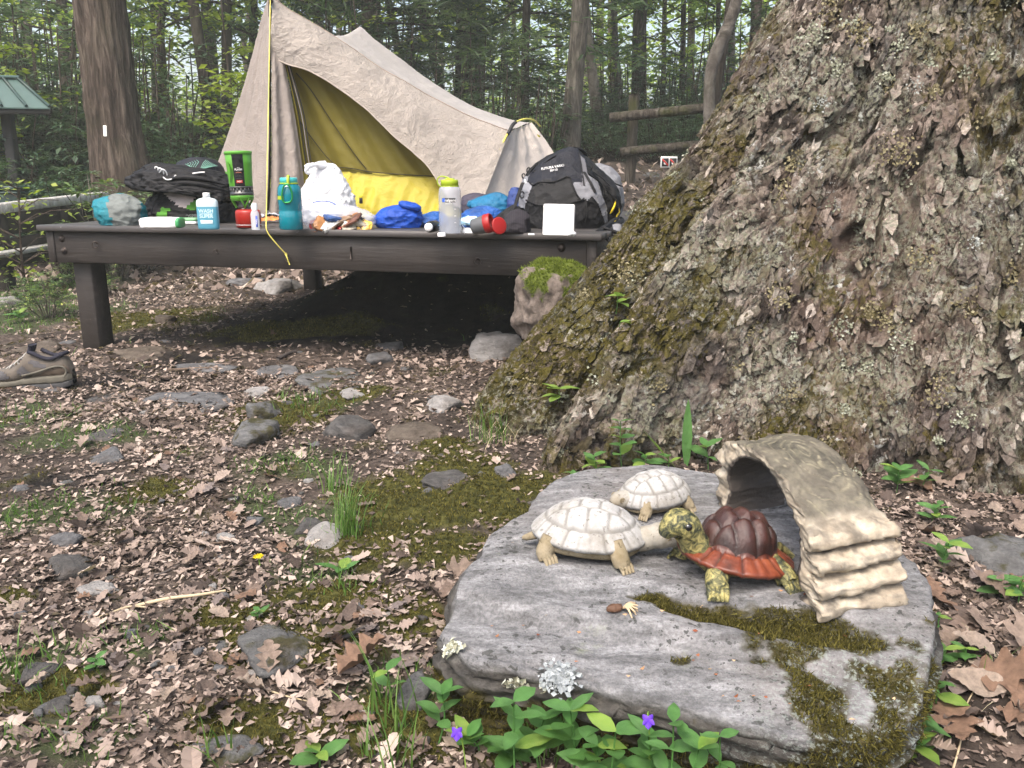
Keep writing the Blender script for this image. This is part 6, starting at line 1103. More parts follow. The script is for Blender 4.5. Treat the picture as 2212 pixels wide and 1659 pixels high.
t0 = root_at('baseball_cap', 'slumped dark striped cap with brim on the deck before the backpack', 'cap', 1108, 510); m = sloft([(453, 1112, 1126), (457, 1104, 1136), (464, 1096, 1140), (474, 1090, 1140), (486, 1085, 1140), (498, 1082, 1141), (511, 1088, 1140)], 3.33, [.02, .05, .065, .06], amp=.09, freq=16, seed=75, crease=.12, cf=13, n=46, seg=80); t = NT('pinstripe_wool'); cs_ = t.noise(40, 4); st1 = t.math('SINE', t.math('MULTIPLY', t.n('ShaderNodeSeparateXYZ').outputs[0], 900)); 
sx = [n for n in t.t.nodes if n.bl_idname == 'ShaderNodeSeparateXYZ'][0]; t.l(t.co(), sx.inputs[0]); cc = t.mix(t.ramp(st1, [(.75, 0), (.95, .5)]), (.025, .023, .028), (.07, .065, .075)); wpart('crown', m.mesh('crown'), t.out(cc, .85, cs_, .4, .004, spec=.1), t0)
q = at(1068, 508, 3.28); u = np.linspace(-1, 1, 20); U, W = np.meshgrid(u, np.linspace(0, 1, 8), indexing='ij'); PB = np.stack([q[0]+U*.055-.0*W, q[1]+.03-(1-U**2)*.06*W-.02, DECK+.003+.008*(1-W)+.0*U+.004*(1-U**2)], -1); PB = np.concatenate([PB, PB[:, ::-1]-[0, 0, .0025]], 1); wpart('brim', MB().add(PB.reshape(-1, 3), gridF(20, 16, False, True)).mesh('brim'), CHAR, t0)
p, k = ctx(1148, 509); t0 = root_at('white_clip', 'tiny white plastic tab beside the slumped cap', 'tab', 1148, 509); obj('tab', bbox((14*k, .012, 4*k), (0, 0, 2*k), .002, R(6)).mesh('tab'), WHITEP, t0)
# --- napkin pack
p, k = ctx(1206, 510); t0 = root_at('napkin_pack', 'square white pack of paper napkins standing against the backpack', 'packet', 1206, 510); m = blob((33.5*k, .016, 33*k), 44, 22, .012, 5, 3, 0, .008, 7); obj('napkins', xf(m, R(-5), R(1), R(-8), (0, 0, .001)).mesh('napkins'), simple('white_paper', (.66, .66, .66), .8, .03, 12, .3, 30), t0); obj('torn_film', xf(blob((9*k, .018, 5*k), 16, 2.2, .25, 6, 6, 0, .2, 8), 0, 0, .2, (28*k, -.012, 0)).mesh('torn_film'), WB, t0)
# --- large backpack
t0 = root_at('backpack', 'large black and grey trekking backpack lying at the right end', 'backpack', 1215, 500)
m = sloft([(321, 1222, 1240), (326, 1208, 1252), (336, 1182, 1260), (350, 1160, 1268), (366, 1143, 1276), (384, 1134, 1288), (405, 1128, 1298), (430, 1124, 1304), (455, 1122, 1306), (480, 1124, 1304), (498, 1130, 1296), (506, 1136, 1288)], 3.72, [.05, .11, .17, .2, .2, .18], amp=.045, freq=8, seed=81, crease=.03, cf=8, n=110, seg=200, lean=.05, e=2.7)
lidp = [(1140, 393), (1146, 375), (1165, 355), (1195, 335), (1215, 318), (1247, 316), (1252, 345), (1258, 392), (1236, 396), (1228, 380), (1196, 392), (1180, 387), (1165, 392), (1158, 400)]
pol = [lidp, [(1250, 335), (1262, 345), (1270, 385), (1262, 402), (1247, 400), (1258, 392)], [(1236, 397), (1268, 378), (1290, 392), (1300, 425), (1320, 470), (1306, 482), (1292, 440), (1278, 424), (1268, 432), (1252, 430), (1244, 416)], [(1110, 440), (1128, 385), (1146, 378), (1142, 392), (1152, 398), (1142, 425), (1134, 450)], [(1152, 398), (1165, 392), (1180, 388), (1196, 392), (1228, 381), (1236, 398), (1246, 420), (1254, 432), (1200, 444), (1160, 442), (1138, 430)]]
parts = split(m, pol, .004); 
for q, nm, mt in zip(parts, ('pack_body', 'lid', 'side_wedge', 'side_pocket', 'side_strip', 'front_pocket'), (BLACKN, NAVY, GREYN, LGREY, LGREY, CHAR)):
    if q.n: wpart(nm, q.mesh(nm), mt, t0)
Vb_, _ = m.data()
def onp(x, y, off=.006):
    d = ray(x, y); o = np.array([0, 0, CAMZ]); P = Vb_-o; kq = P@d/(d@d); ds = np.linalg.norm(P-kq[:, None]*d, axis=1); i = np.argsort(ds)[:16]; j = i[np.argmin(kq[i])]; return o+d*(kq[j]-off)
def ptube(pts, rr, nm, mt, flat=1, off=.005, par=None): return wpart(nm, tube(spline([onp(x, y, off) for x, y in pts], 24), rr, 8, True, flat).mesh(nm), mt, t0)
def ptext(s, sizeP, cx, cy, ang):
    V, F = text_np(s, sizeP, bold=.1); ca, sa = math.cos(ang), math.sin(ang); return MB().add(np.array([onp(cx+v[0]*ca-v[1]*sa*-1*-1, cy-(v[0]*sa+v[1]*ca), .010) for v in V]), F)
wpart('lettering', ptext('FUTURA VARIO', 7.2, 1194, 361, R(10)).mesh('lettering', False), WHITEP, t0); wpart('lettering', ptext('50+10', 6.6, 1196, 367.5, R(10)).mesh('lettering', False), WHITEP, t0)
ptube([(1142, 392), (1152, 400), (1165, 393), (1196, 393), (1228, 381), (1236, 397), (1246, 420), (1256, 433)], .003, 'seam', BLACKN); ptube([(1136, 432), (1160, 442), (1200, 444), (1250, 434), (1262, 428)], .003, 'seam', BLACKN); ptube([(1251, 330), (1256, 360), (1262, 400)], .003, 'seam', BLACKN)
ptube([(1160, 352), (1146, 368), (1140, 380)], .007, 'strap', BLACKN, .4); ptube([(1150, 372), (1185, 345), (1200, 336)], .006, 'strap', BLACKN, .4); ptube([(1262, 372), (1276, 395), (1286, 416)], .008, 'strap', CHAR, .35); ptube([(1270, 375), (1300, 398), (1312, 425)], .007, 'strap', CHAR, .35); ptube([(1266, 430), (1268, 460), (1264, 480)], .005, 'strap', CHAR, .4)
for x, y, rr in ((1142, 368, .011), (1131, 380, .009), (1128, 421, .013)): 
    c = onp(x, y, .008); tt = np.linspace(0, 6.283, 18); wpart('buckle', tube(np.stack([c[0]+np.cos(tt)*rr*.7, c[1]+0*tt, c[2]+np.sin(tt)*rr], 1), .003, 6, False).mesh('buckle'), BLK, t0)
wpart('zip_pull', tube(np.array([onp(1134, 388), onp(1136, 396)]), .003, 6).mesh('zip_pull'), WHITEP, t0)
m = sloft([(336, 1252, 1262), (342, 1248, 1272), (356, 1250, 1284), (370, 1256, 1300), (390, 1262, 1320), (412, 1268, 1334), (436, 1272, 1338), (458, 1274, 1336), (478, 1276, 1328)], 3.86, [.05, .12, .16, .17, .15], amp=.05, freq=9, seed=83, crease=.06, cf=10); wpart('side_bag', m.mesh('side_bag'), BLACKN, t0)
m = tube(spline([at(1240, 322, 3.86), at(1254, 326, 3.88), at(1263, 340, 3.9), at(1265, 362, 3.9)], 16), .02, 10, True, .5); wpart('haul_loop', m.mesh('haul_loop'), BLACKN, t0)
for pts in ([(1282, 372), (1300, 384), (1318, 402)], [(1280, 360), (1270, 376)], [(1310, 410), (1330, 432), (1336, 452)]): wpart('strap', tube(spline([at(x, y, 3.68) for x, y in pts], 12), .007, 8, True, .4).mesh('strap'), BLACKN, t0)
wpart('yellow_strap', tube(spline([at(1318, 462, 3.68), at(1326, 448, 3.68), at(1331, 430, 3.7)], 12), [.004, .008, .012, .014, .015, .015, .014, .012, .01, .008, .006, .004], 8, True, .35).mesh('yellow_strap'), simple('yellow_webbing', (.65, .5, .02), .5), t0); wpart('yellow_strap', tube(spline([at(1334, 440, 3.72), at(1338, 458, 3.72), at(1333, 466, 3.7), at(1328, 480, 3.68)], 12), .008, 8, True, .3).mesh('yellow_strap'), bpy.data.materials['yellow_webbing'], t0)
t0 = root_at('backpack', 'light grey pack standing behind the large black backpack', 'backpack', 1310, 470); m = sloft([(354, 1284, 1300), (360, 1272, 1318), (372, 1264, 1330), (390, 1262, 1340), (412, 1264, 1344), (436, 1268, 1345), (460, 1272, 1338), (474, 1280, 1330)], 4.25, [.05, .1, .13, .13], amp=.05, freq=10, seed=85, crease=.05); wpart('pack_body', m.mesh('pack_body'), LGREY, t0); wpart('strap', tube(spline([at(1320, 392, 4.1), at(1332, 398, 4.11), at(1343, 402, 4.15)], 8), .009, 8, True, .4).mesh('strap'), BLACKN, t0)
t0 = root_at('pack_straps', 'loose black hip belt straps trailing over the platform corner', 'straps', 1310, 495)
for pts, w in (([(1290, 500, 3.4), (1310, 486, 3.5), (1330, 472, 3.62), (1342, 470, 3.66), (1343, 478, 3.62), (1325, 484, 3.55), (1300, 494, 3.45)], .011), ([(1296, 498, 3.42), (1310, 512, 3.36), (1325, 524, 3.34), (1335, 518, 3.36)], .016), ([(1300, 490, 3.46), (1318, 496, 3.45), (1332, 502, 3.45)], .018)): wpart('strap', tube(curve3(pts, 24), w, 8, True, .35).mesh('strap'), BLACKN, t0)
wpart('grey_pad', tube(curve3([(1332, 486, 3.5), (1334, 498, 3.48), (1330, 512, 3.44)], 10), .02, 10, True, .5).mesh('grey_pad'), LGREY, t0)
t0 = root_at('towel', 'black cloth with a strap between the cup and backpack', 'cloth', 1090, 488); wpart('cloth', sloft([(444, 1104, 1116), (452, 1092, 1124), (462, 1080, 1128), (476, 1070, 1128), (490, 1072, 1126)], 3.62, [.02, .05, .06, .06], amp=.1, freq=14, seed=87, crease=.1).mesh('cloth'), BLACKN, t0); wpart('strap', tube(spline([at(1129, 395, 3.6), at(1120, 420, 3.56), at(1112, 445, 3.54), at(1098, 468, 3.5)], 16), .008, 8, True, .35).mesh('strap'), BLACKN, t0)

# ================================================================= HIKING SHOE
gp = gpix(85, 838); gs = gp[1]/ray(85, 838)[1]/FP; YS = float(gp[1]); gz0 = float(gp[2])
sh = thing('hiking_shoe', 'worn brown hiking shoe lying at the left edge of the ground', 'shoe', (float(gp[0]), YS, gz0))
SH1 = simple('tan_suede', (.1, .085, .07), .85, .3, 20, .4, 90); SH2 = simple('grey_mesh', (.08, .076, .08), .9, .2, 60, .5, 200); SOLE = simple('dark_rubber', (.04, .04, .042), .7, .3, 30, .4, 60); MID = simple('taupe_midsole', (.1, .092, .072), .7, .2, 30); LIN = simple('navy_lining', (.015, .015, .025), .9, .2); LACE = simple('grey_lace', (.3, .29, .27), .8, .2, 60)
def sect(x, zb, zt, w, e=2.4, n=40): 
    a = np.linspace(0, 2*math.pi, n, endpoint=False); return np.stack([np.full(n, x), np.sign(np.cos(a))*np.abs(np.cos(a))**(2/e)*w, (zb+zt)/2+np.sign(np.sin(a))*np.abs(np.sin(a))**(2/e)*(zt-zb)/2], -1)
# outline rows in pixels: (px, y sole bottom, y upper bottom, y top, half width m)
rows = [(-60, 842, 820, 816, .012), (-55, 843, 820, 806, .03), (-35, 845, 822, 800, .042), (0, 845, 823, 797, .046), (25, 843, 822, 792, .046), (45, 840, 820, 786, .044), (62, 838, 816, 768, .042), (72, 838, 815, 757, .041), (90, 838, 813, 762, .038), (108, 838, 812, 768, .035), (125, 837, 811, 770, .035), (140, 836, 810, 766, .034), (148, 834, 808, 770, .032), (156, 832, 806, 784, .026), (161, 828, 808, 796, .012)]
toW = lambda px, py: at(px, py, YS)
S = np.stack([sect((toW(px, 815)[0]), toW(px, yu)[2]-.004, toW(px, yt)[2], w, 2.3) for px, yb, yu, yt, w in rows]); S[..., 1] += YS; S = np.stack([spline(S[:, j], 60) for j in range(40)], 1)
m = MB().add(S.reshape(-1, 3), gridF(60, 40, False, True)); 
parts = split(m, [[(34, 803), (47, 792), (63, 803), (60, 812), (50, 815)], [(60, 785), (66, 776), (86, 784), (104, 791), (88, 797)], [(-20, 815), (-5, 800), (12, 806), (22, 818), (5, 822)], [(60, 826), (100, 800), (138, 788), (150, 795), (150, 808), (110, 812), (60, 822)]], .0015)
for q, nm, mt in zip(parts, ('upper', 'mesh_panel', 'mesh_panel', 'mesh_panel', 'heel_counter'), (SH1, SH2, SH2, SH2, simple('brown_suede', (.1, .075, .055), .85, .3, 20, .4, 90))):
    if q.n: wpart(nm, q.mesh(nm), mt, sh)
def soleloft(f0, f1, ws, mat, nm):
    S = []
    for px, yb, yu, yt, w in rows: z0 = toW(px, yb+(yu-yb)*f0)[2]; z1 = toW(px, yb+(yu-yb)*f1)[2]; S.append(sect(toW(px, 815)[0], z0, z1, w*ws+.003, 5, 36))
    S = np.array(S); S[..., 1] += YS; S = np.stack([spline(S[:, j], 50) for j in range(36)], 1); m = MB().add(S.reshape(-1, 3), gridF(50, 36, False, True)); V = m.V[0]; m.V[0] = V+(.0015*ridge(V*np.array([90, 20, 40]), 2, 3))[:, None]; wpart(nm, m.mesh(nm), mat, sh)
soleloft(0, .55, 1.0, SOLE, 'outsole'); soleloft(.5, 1.12, 1.04, MID, 'midsole')
wpart('collar', tube(spline([toW(72, 757)+[0, -.034, 0], toW(84, 760)+[0, -.036, 0], toW(100, 768)+[0, -.034, 0], toW(118, 771)+[0, -.034, 0], toW(134, 766)+[0, -.032, 0], toW(142, 762)+[0, -.01, 0], toW(140, 763)+[0, .015, 0], toW(110, 770)+[0, .03, 0], toW(80, 758)+[0, .03, 0]], 40), .0075, 10).mesh('collar'), LIN, sh)
wpart('tongue', tube(spline([toW(50, 786), toW(62, 772)+[0, -.002, 0], toW(68, 756), toW(70, 744)], 14), np.linspace(.02, .024, 14), 12, True, .4).mesh('tongue'), LIN, sh)
wpart('welt', tube(spline([toW(62, 806)+[0, -.045, 0], toW(92, 799)+[0, -.043, 0], toW(126, 788)+[0, -.039, 0], toW(144, 788)+[0, -.034, 0], toW(152, 798)+[0, -.03, 0], toW(148, 810)+[0, -.034, 0]], 30), .004, 8).mesh('welt'), MID, sh)
for j in range(5):
    c = toW(22+j*9.5, 795-j*5.5-(j*j)*.5); wpart('lace', tube(spline([c+[-.004, -.03, -.006], c+[0, -.012, .006], c+[.004, .012, .008], c+[.006, .03, -.006]], 10), .0028, 6).mesh('lace'), LACE, sh)
wpart('lace_bow', tube(spline([toW(62, 778)+[0, -.02, 0], toW(54, 770)+[0, -.03, 0], toW(50, 780)+[0, -.035, 0], toW(62, 783)+[0, -.03, 0], toW(70, 776)+[0, -.03, 0]], 20), .0028, 6).mesh('lace_bow'), LACE, sh)
# ================================================================= STONES ON THE GROUND
def stone_m(name, a, b, c, moss=.0, streak=1):
    t = NT(name); v = t.co('Object', (1, 1, 2.5)); n = t.noise(18, 8, .65, v); cc = t.ramp(n, [(.3, a), (.52, b), (.75, c)]); cc = t.mix(t.ramp(t.noise(60, 5, .7), [(.4, 0), (.65, .35)]), cc, tuple(np.array(c)*.9))
    if moss: cc = t.mix(t.ramp(t.noise(16, 6, .6), [(.5, 0), (.6, moss)]), cc, (.045, .042, .012))
    cc = t.mix(t.ramp(t.noise(7, 5, .6), [(.55, 0), (.7, .6)]), cc, (.07, .055, .045)); return t.out(cc, .9, t.math('ADD', n, t.math('MULTIPLY', t.noise(90, 6, .75), .4)), 1.0, .018, spec=.15)
SG = stone_m('grey_stone', (.05, .05, .052), (.11, .11, .114), (.2, .2, .202)); SM = stone_m('mossy_stone', (.05, .05, .05), (.11, .11, .11), (.19, .19, .187), .9); SD = stone_m('dark_stone', (.03, .029, .028), (.075, .072, .07), (.14, .135, .13)); SWt = stone_m('white_quartz', (.15, .143, .136), (.26, .25, .24), (.38, .37, .36)); SBr = stone_m('brown_stone', (.05, .04, .032), (.1, .082, .066), (.17, .145, .12))
_ico4 = ico(4); _ico3 = ico(3)
def stone(px0, px1, py0, py1, mat, label, seed, flat=.6, deep=.7, group=None, jag=.24, rz=0):
    """stone covering px0..px1, py0..py1 in the photo grid, half buried"""
    p = gpix((px0+px1)/2, py1-.18*(py1-py0)); k = p[1]/ray((px0+px1)/2, py1)[1]/FP; w = (px1-px0)*k/2; vis = (py1-py0)*k; sl = math.asin(min(.9, CAMZ/max(p[1], 1))); h = vis*flat; d = max(min((vis-h*.6)/max(math.sin(sl), .15)*.6, w*1.3), w*.45)
    V, F = _ico4 if group is None else _ico3; r = np.random.default_rng(seed); pn = r.normal(size=(13, 3)); pn[:, 2] *= .8; pn /= np.linalg.norm(pn, axis=1)[:, None]; pn[0] = (0, 0, 1); pd = r.uniform(.62, 1.0, 13); pd[0] = .7
    dv = V@pn.T; rr0 = np.where(dv > .05, pd/np.maximum(dv, .05), 9); rr0 = -np.log(np.exp(-14*rr0).sum(1))/14; n = V*np.clip(rr0, .3, 1.25)[:, None]*1.15; n = n*(1+.35*jag*fbm(V*1.6+seed, 3, seed)+jag*.45*ridge(V*np.array([1.5, 1.5, 3.5])+seed, 2, seed+2)+.035*fbm(V*7, 3, seed))[:, None]
    f1, f2, c = worley(V*1.5+seed, seed); n = n*(1+.06*(c-.5))[:, None]
    P = n*np.array([w, d, h*1.0]); P[:, 2] -= h*.12; g = float(G(p[0], p[1]+d*.4, False))
    o = obj('stone', mesh_np('stone', P, F, True), mat, None, (float(p[0]), float(p[1]+d*.5), g), (0, 0, rz)); return tag(o, label, 'stone', group)
ST = [(240, 350, 744, 776, SBr, 'brown wedge-shaped stone right of the platform post', .5), (378, 490, 783, 804, SG, 'flat grey stone flush with the ground in front of the platform', .3), (541, 632, 788, 818, SG, 'rounded grey stone left of the long slab', .4), (621, 770, 798, 842, SM, 'long pale mossy slab stone in the middle of the ground', .3), (270, 440, 836, 886, SG, 'wide flat pale outcrop right of the hiking shoe', .2), (528, 590, 863, 912, SM, 'upright mossy stone in the middle of the litter', .8), (486, 588, 908, 970, SM, 'knobbly moss-covered stone below the upright stone', .7), (694, 792, 892, 956, SD, 'round dark grey stone with moss in mid ground', .6), (187, 258, 926, 956, SD, 'dark slate lump lower left of the pale outcrop', .5), (198, 254, 968, 1003, SG, 'smooth blue-grey dome stone on the left ground', .6), (524, 578, 838, 857, SWt, 'white quartz stone left of the mossy slab', .5), (724, 790, 838, 860, SWt, 'white quartz chips below the long slab', .4), (786, 852, 754, 792, SG, 'grey stone between the slab and the giant root', .5), (820, 872, 737, 760, SG, 'light grey stone at the edge of the platform shade', .5), (1018, 1114, 704, 792, SWt, 'white-streaked rock leaning against the giant root', .8), (912, 992, 840, 894, SWt, 'large white quartz stone left of the giant root', .6), (-20, 36, 633, 672, SWt, 'pale squared stone at the far left edge', .7), (1074, 1112, 1003, 1036, SG, 'small grey pebble on the moss before the giant root', .7), (110, 192, 1198, 1258, SD, 'dark mossy stone on the lower left ground', .6), (112, 166, 1146, 1192, SG, 'grey pointed stone above the dark mossy stone', .7), (168, 246, 1256, 1294, SWt, 'white quartz lump right of the dark mossy stone', .5), (497, 634, 1328, 1440, SM, 'broad grey slab with moss cracks in the lower middle', .3), (668, 744, 1104, 1182, SWt, 'pale flat stone under the tall grass tuft', .4), (598, 642, 1074, 1106, SG, 'small pale grey stone left of the grass tuft', .6), (634, 690, 1112, 1162, SD, 'dark slate stone left of the grass tuft', .5), (858, 926, 1470, 1532, SG, 'grey cube-like stone left of the boulder', .7), (380, 545, 1592, 1665, SM, 'mossy grey stone cut by the bottom edge of the photo', .4), (40, 104, 1424, 1478, SD, 'thin dark slate shard at lower left', .4), (92, 154, 1504, 1542, SD, 'dark flat stone near the bottom left corner', .4), (184, 220, 1498, 1533, SWt, 'white quartz pebble near the bottom left corner', .7), (2106, 2260, 1132, 1262, SM, 'grey mossy stone cut by the right edge of the photo', .6), (900, 1010, 1020, 1060, SD, 'dark mossy hump between grass tuft and giant root', .4), (860, 960, 900, 960, SBr, 'mossy root-like hump left of the giant root', .5), (0, 130, 738, 770, SBr, 'long brown rock behind the hiking shoe', .5), (560, 640, 592, 640, SWt, 'pale boulder behind the platform seen under the deck', .7), (500, 560, 596, 624, SG, 'grey stone on the litter behind the platform', .6), (330, 372, 678, 700, SBr, 'brown block at the moss edge under the deck', .8), (70, 130, 836, 850, SG, 'small stone touching the sole of the hiking shoe', .6), (180, 260, 848, 870, SD, 'flat dark stone right of the hiking shoe', .3), (1384, 1424, 372, 388, SM, 'low mossy rock beside the fence post foot', .7)]
for i, (a, b, c, d, mt, lb, fl) in enumerate(ST): stone(a, b, c, d, mt, lb, i*3+2, fl, rz=rnd.uniform(-.3, .3))
r = np.random.default_rng(12); pebs = []
for i in range(130):
    px, py = r.uniform(0, 1150), r.uniform(720, 1659)**1.0; w = r.uniform(4, 13)*(.6+py/1500)
    if px > 930 and py > 1150: px -= 600
    stone(px-w, px+w*r.uniform(.6, 1.2), py-w*r.uniform(.5, .9), py+w*.3, [SG, SD, SM, SWt, SG, SD][i % 6], 'small pebble lying loose among the leaf litter', 200+i, .6, group='loose pebbles in the litter', rz=r.uniform(0, 3)).name = 'pebble'

# ================================================================= LEAF LITTER
DEADC = [(0, (.022, .016, .013)), (.2, (.08, .059, .049)), (.48, (.19, .146, .123)), (.76, (.29, .228, .193)), (1, (.44, .36, .31))]
L_DEAD = leafmat('dead_leaf', DEADC, .75, .12, .25)
def oak_leaf(seed, lob=True):
    """curled lobed leaf, length 1, root at the origin along +x: outline fan in two halves"""
    r = np.random.default_rng(seed); n = 17; t = np.linspace(0, 1, n); w = .29*np.sin(np.pi*np.clip(t**.85*.95+.03, 0, 1))**.8*(1+(.34 if lob else .08)*np.cos(t*4*2*np.pi+r.random()*2)+.07*r.normal(size=n)); w[0] = .015; w[-1] = .01
    curl = r.uniform(-.8, 1.6); cup = r.uniform(-.4, 1.3); mid = np.stack([t, .04*np.sin(t*3+r.random()*6), .06+.25*curl*(t-.5)**2+.03*np.sin(t*9+r.random()*5)], 1)
    L = mid+np.stack([0*t, w, cup*w*.7+.03*r.normal(size=n)], 1); Rr = mid+np.stack([0*t, -w, cup*w*.7+.03*r.normal(size=n)], 1)
    V = np.concatenate([L, mid, Rr]); F = np.concatenate([gridF(3, n)]); V[:, 2] -= V[:, 2].min(); return V, F
LV = [oak_leaf(s, s % 4 != 0) for s in range(10)]
def frag(seed):
    r = np.random.default_rng(seed); n = 4; a = np.array([0, 1.57, 3.14, 4.71])+r.normal(size=4)*.35; R0 = r.uniform(.5, 1.15, n); P = np.stack([np.cos(a)*R0*.5, np.sin(a)*R0*.34, r.normal(size=n)*.12], 1); return P, np.array([[0, 1, 2, 3]])
FR_ = [frag(s) for s in range(12)]
def scatter(vars_, pos, size, rotz, tilt, r):
    Vs, Fs = [], []; n0 = 0; which = r.integers(0, len(vars_), len(pos))
    for k, (V, F) in enumerate(vars_):
        i = np.where(which == k)[0]
        if not len(i): continue
        ca, sa = np.cos(rotz[i])[:, None], np.sin(rotz[i])[:, None]; v = V[None]*size[i][:, None, None]; tx, ty = r.normal(size=(2, len(i), 1))*tilt
        x = v[..., 0]; y = v[..., 1]; z = v[..., 2]+x*tx+y*ty; z = z-np.minimum(z.min(1, keepdims=True), 0)*.7
        X = x*ca-y*sa; Y = x*sa+y*ca; P = np.stack([X, Y, z], -1)+pos[i][:, None]; Vs.append(P.reshape(-1, 3)); Fs.append((F[None]+np.arange(len(i))[:, None, None]*len(V)).reshape(-1, F.shape[1])+n0); n0 += len(i)*len(V)
    return np.concatenate(Vs), Fs
def keep_ground(x, y):
    """False under the boulder and giant tree"""
    a = np.arctan2(y-RC[1], x-RC[0]); inr = np.hypot(x-RC[0], y-RC[1]) < np.interp(a, ph, rr_, period=6.2832)*.97
    b = np.degrees(np.arctan2(y-TC[1], x-TC[0])); int_ = np.hypot(x-TC[0], y-TC[1]) < np.interp(b, [q[0] for q in RB], [q[1] for q in RB], period=360)*.99
    return ~(inr | int_)
def ground_pts(n, y0, y1, r, xw=.66, extra=.15, pw=1.0):
    y = y0+(y1-y0)*r.random(n)**pw; x = r.uniform(-1, 1, n)*(xw*y+extra); k = keep_ground(x, y); return x[k], y[k]
def litter_w(x, y):
    ud = 1-.93*sstep(-1.75, -1.3, x-.26*(y-4.2))*sstep(3.75, 4.05, y)*(1-sstep(5.6, 6.0, y))*(1-sstep(.5, .9, x-.26*(y-4.2)))
    return ud*np.clip(1.0-1.05*mask(MOSS, x, y, 31)-.55*mask(GRASS, x, y, 41)-.85*mask(SOIL, x, y, 51), .03, 1)*np.clip(.62+.75*fbm(np.stack([x, y, 0*x], -1)*2.2, 3, 88), .12, 1)
r = np.random.default_rng(21); AV, AF = [], []; n0 = 0
for n, y0, y1, s0, s1, vars_, tl, pw in ((120000, .8, 3.4, .005, .024, FR_, .22, 1.35), (62000, 2.6, 7.5, .012, .042, FR_, .22, 1.1), (3400, 1.0, 7.5, .02, .055, LV, .25, 1.0), (15000, 6.0, 16, .05, .12, FR_, .4, 1.3)):
    x, y = ground_pts(n, y0, y1, r, pw=pw); k = r.random(len(x)) < litter_w(x, y); x, y = x[k], y[k]; z = G(x, y)+.001+r.random(len(x))*.004
    V, Fs = scatter(vars_, np.stack([x, y, z], 1), r.uniform(s0, s1, len(x)), r.random(len(x))*6.283, tl, r); AV.append(V); AF += [f+n0 for f in Fs]; n0 += len(V)
tag(obj('leaf_litter', mesh_np('leaf_litter', np.concatenate(AV), AF, False), L_DEAD), 'brown crumbled dead leaves covering the forest floor', 'leaf litter', kind='stuff')
# the larger fallen leaves, one by one
LMS = []
for k, (V, F) in enumerate(LV):
    me = mesh_np('leaf', V, F, True); LMS.append(me)
def leaf_solo_mat(name, c, s): 
    t = NT(name); n = t.noise(9, 6, .6); c = np.array(c); vv = t.noise(60, 4, .7); cc = t.ramp(n, [(.3, tuple(c*.62)), (.55, tuple(c)), (.75, tuple(np.minimum(c*1.25, .8)))]); return t.out(cc, .65, vv, .5, .02, spec=.3, transl=.1)
DL = [leaf_solo_mat('fallen_leaf_%d' % i, c, i) for i, c in enumerate([(.19, .138, .11), (.13, .097, .08), (.25, .19, .152), (.21, .13, .088), (.2, .163, .15), (.32, .255, .205)])]
def fallen(px, py, size, yaw, k, mi, label=None, group=None, tilt=(0, 0), name='fallen_leaf', lift=.004, zc=None):
    p = gpix(px, py) if zc is None else onz(px, py, zc); me = LMS[k % 10].copy() if True else LMS[k]; me.materials.clear(); me.materials.append(DL[mi % 6])
    z = float(G(p[0], p[1])) if zc is None else zc
    o = obj(name, me, None, None, (float(p[0]), float(p[1]), z+lift), (tilt[0], tilt[1], yaw), (size,)*3); return tag(o, label or 'dry brown oak leaf lying on the forest floor litter', 'leaf', group)
MEC = {}
r = np.random.default_rng(33); cnt = 0
while cnt < 190:
    px, py = r.uniform(-10, 1150), 740+920*r.random()**.7
    p = gpix(px, py)
    if not keep_ground(np.array([p[0]]), np.array([p[1]]))[0] or r.random() > litter_w(np.array([p[0]]), np.array([p[1]]))[0]+.1: continue
    k, mi = int(r.integers(0, 10)), int(r.integers(0, 6)); key = (k, mi)
    if key not in MEC: me = LMS[k].copy(); me.materials.append(DL[mi]); MEC[key] = me
    o = obj('fallen_leaf', MEC[key], None, None, (float(p[0]), float(p[1]), float(G(p[0], p[1]))+.006), (r.normal()*.25, r.normal()*.25, r.random()*6.28), (r.uniform(.022, .05),)*3)
    tag(o, 'dry brown oak leaf lying loose in the litter', 'leaf', 'fallen oak leaves in the litter'); cnt += 1
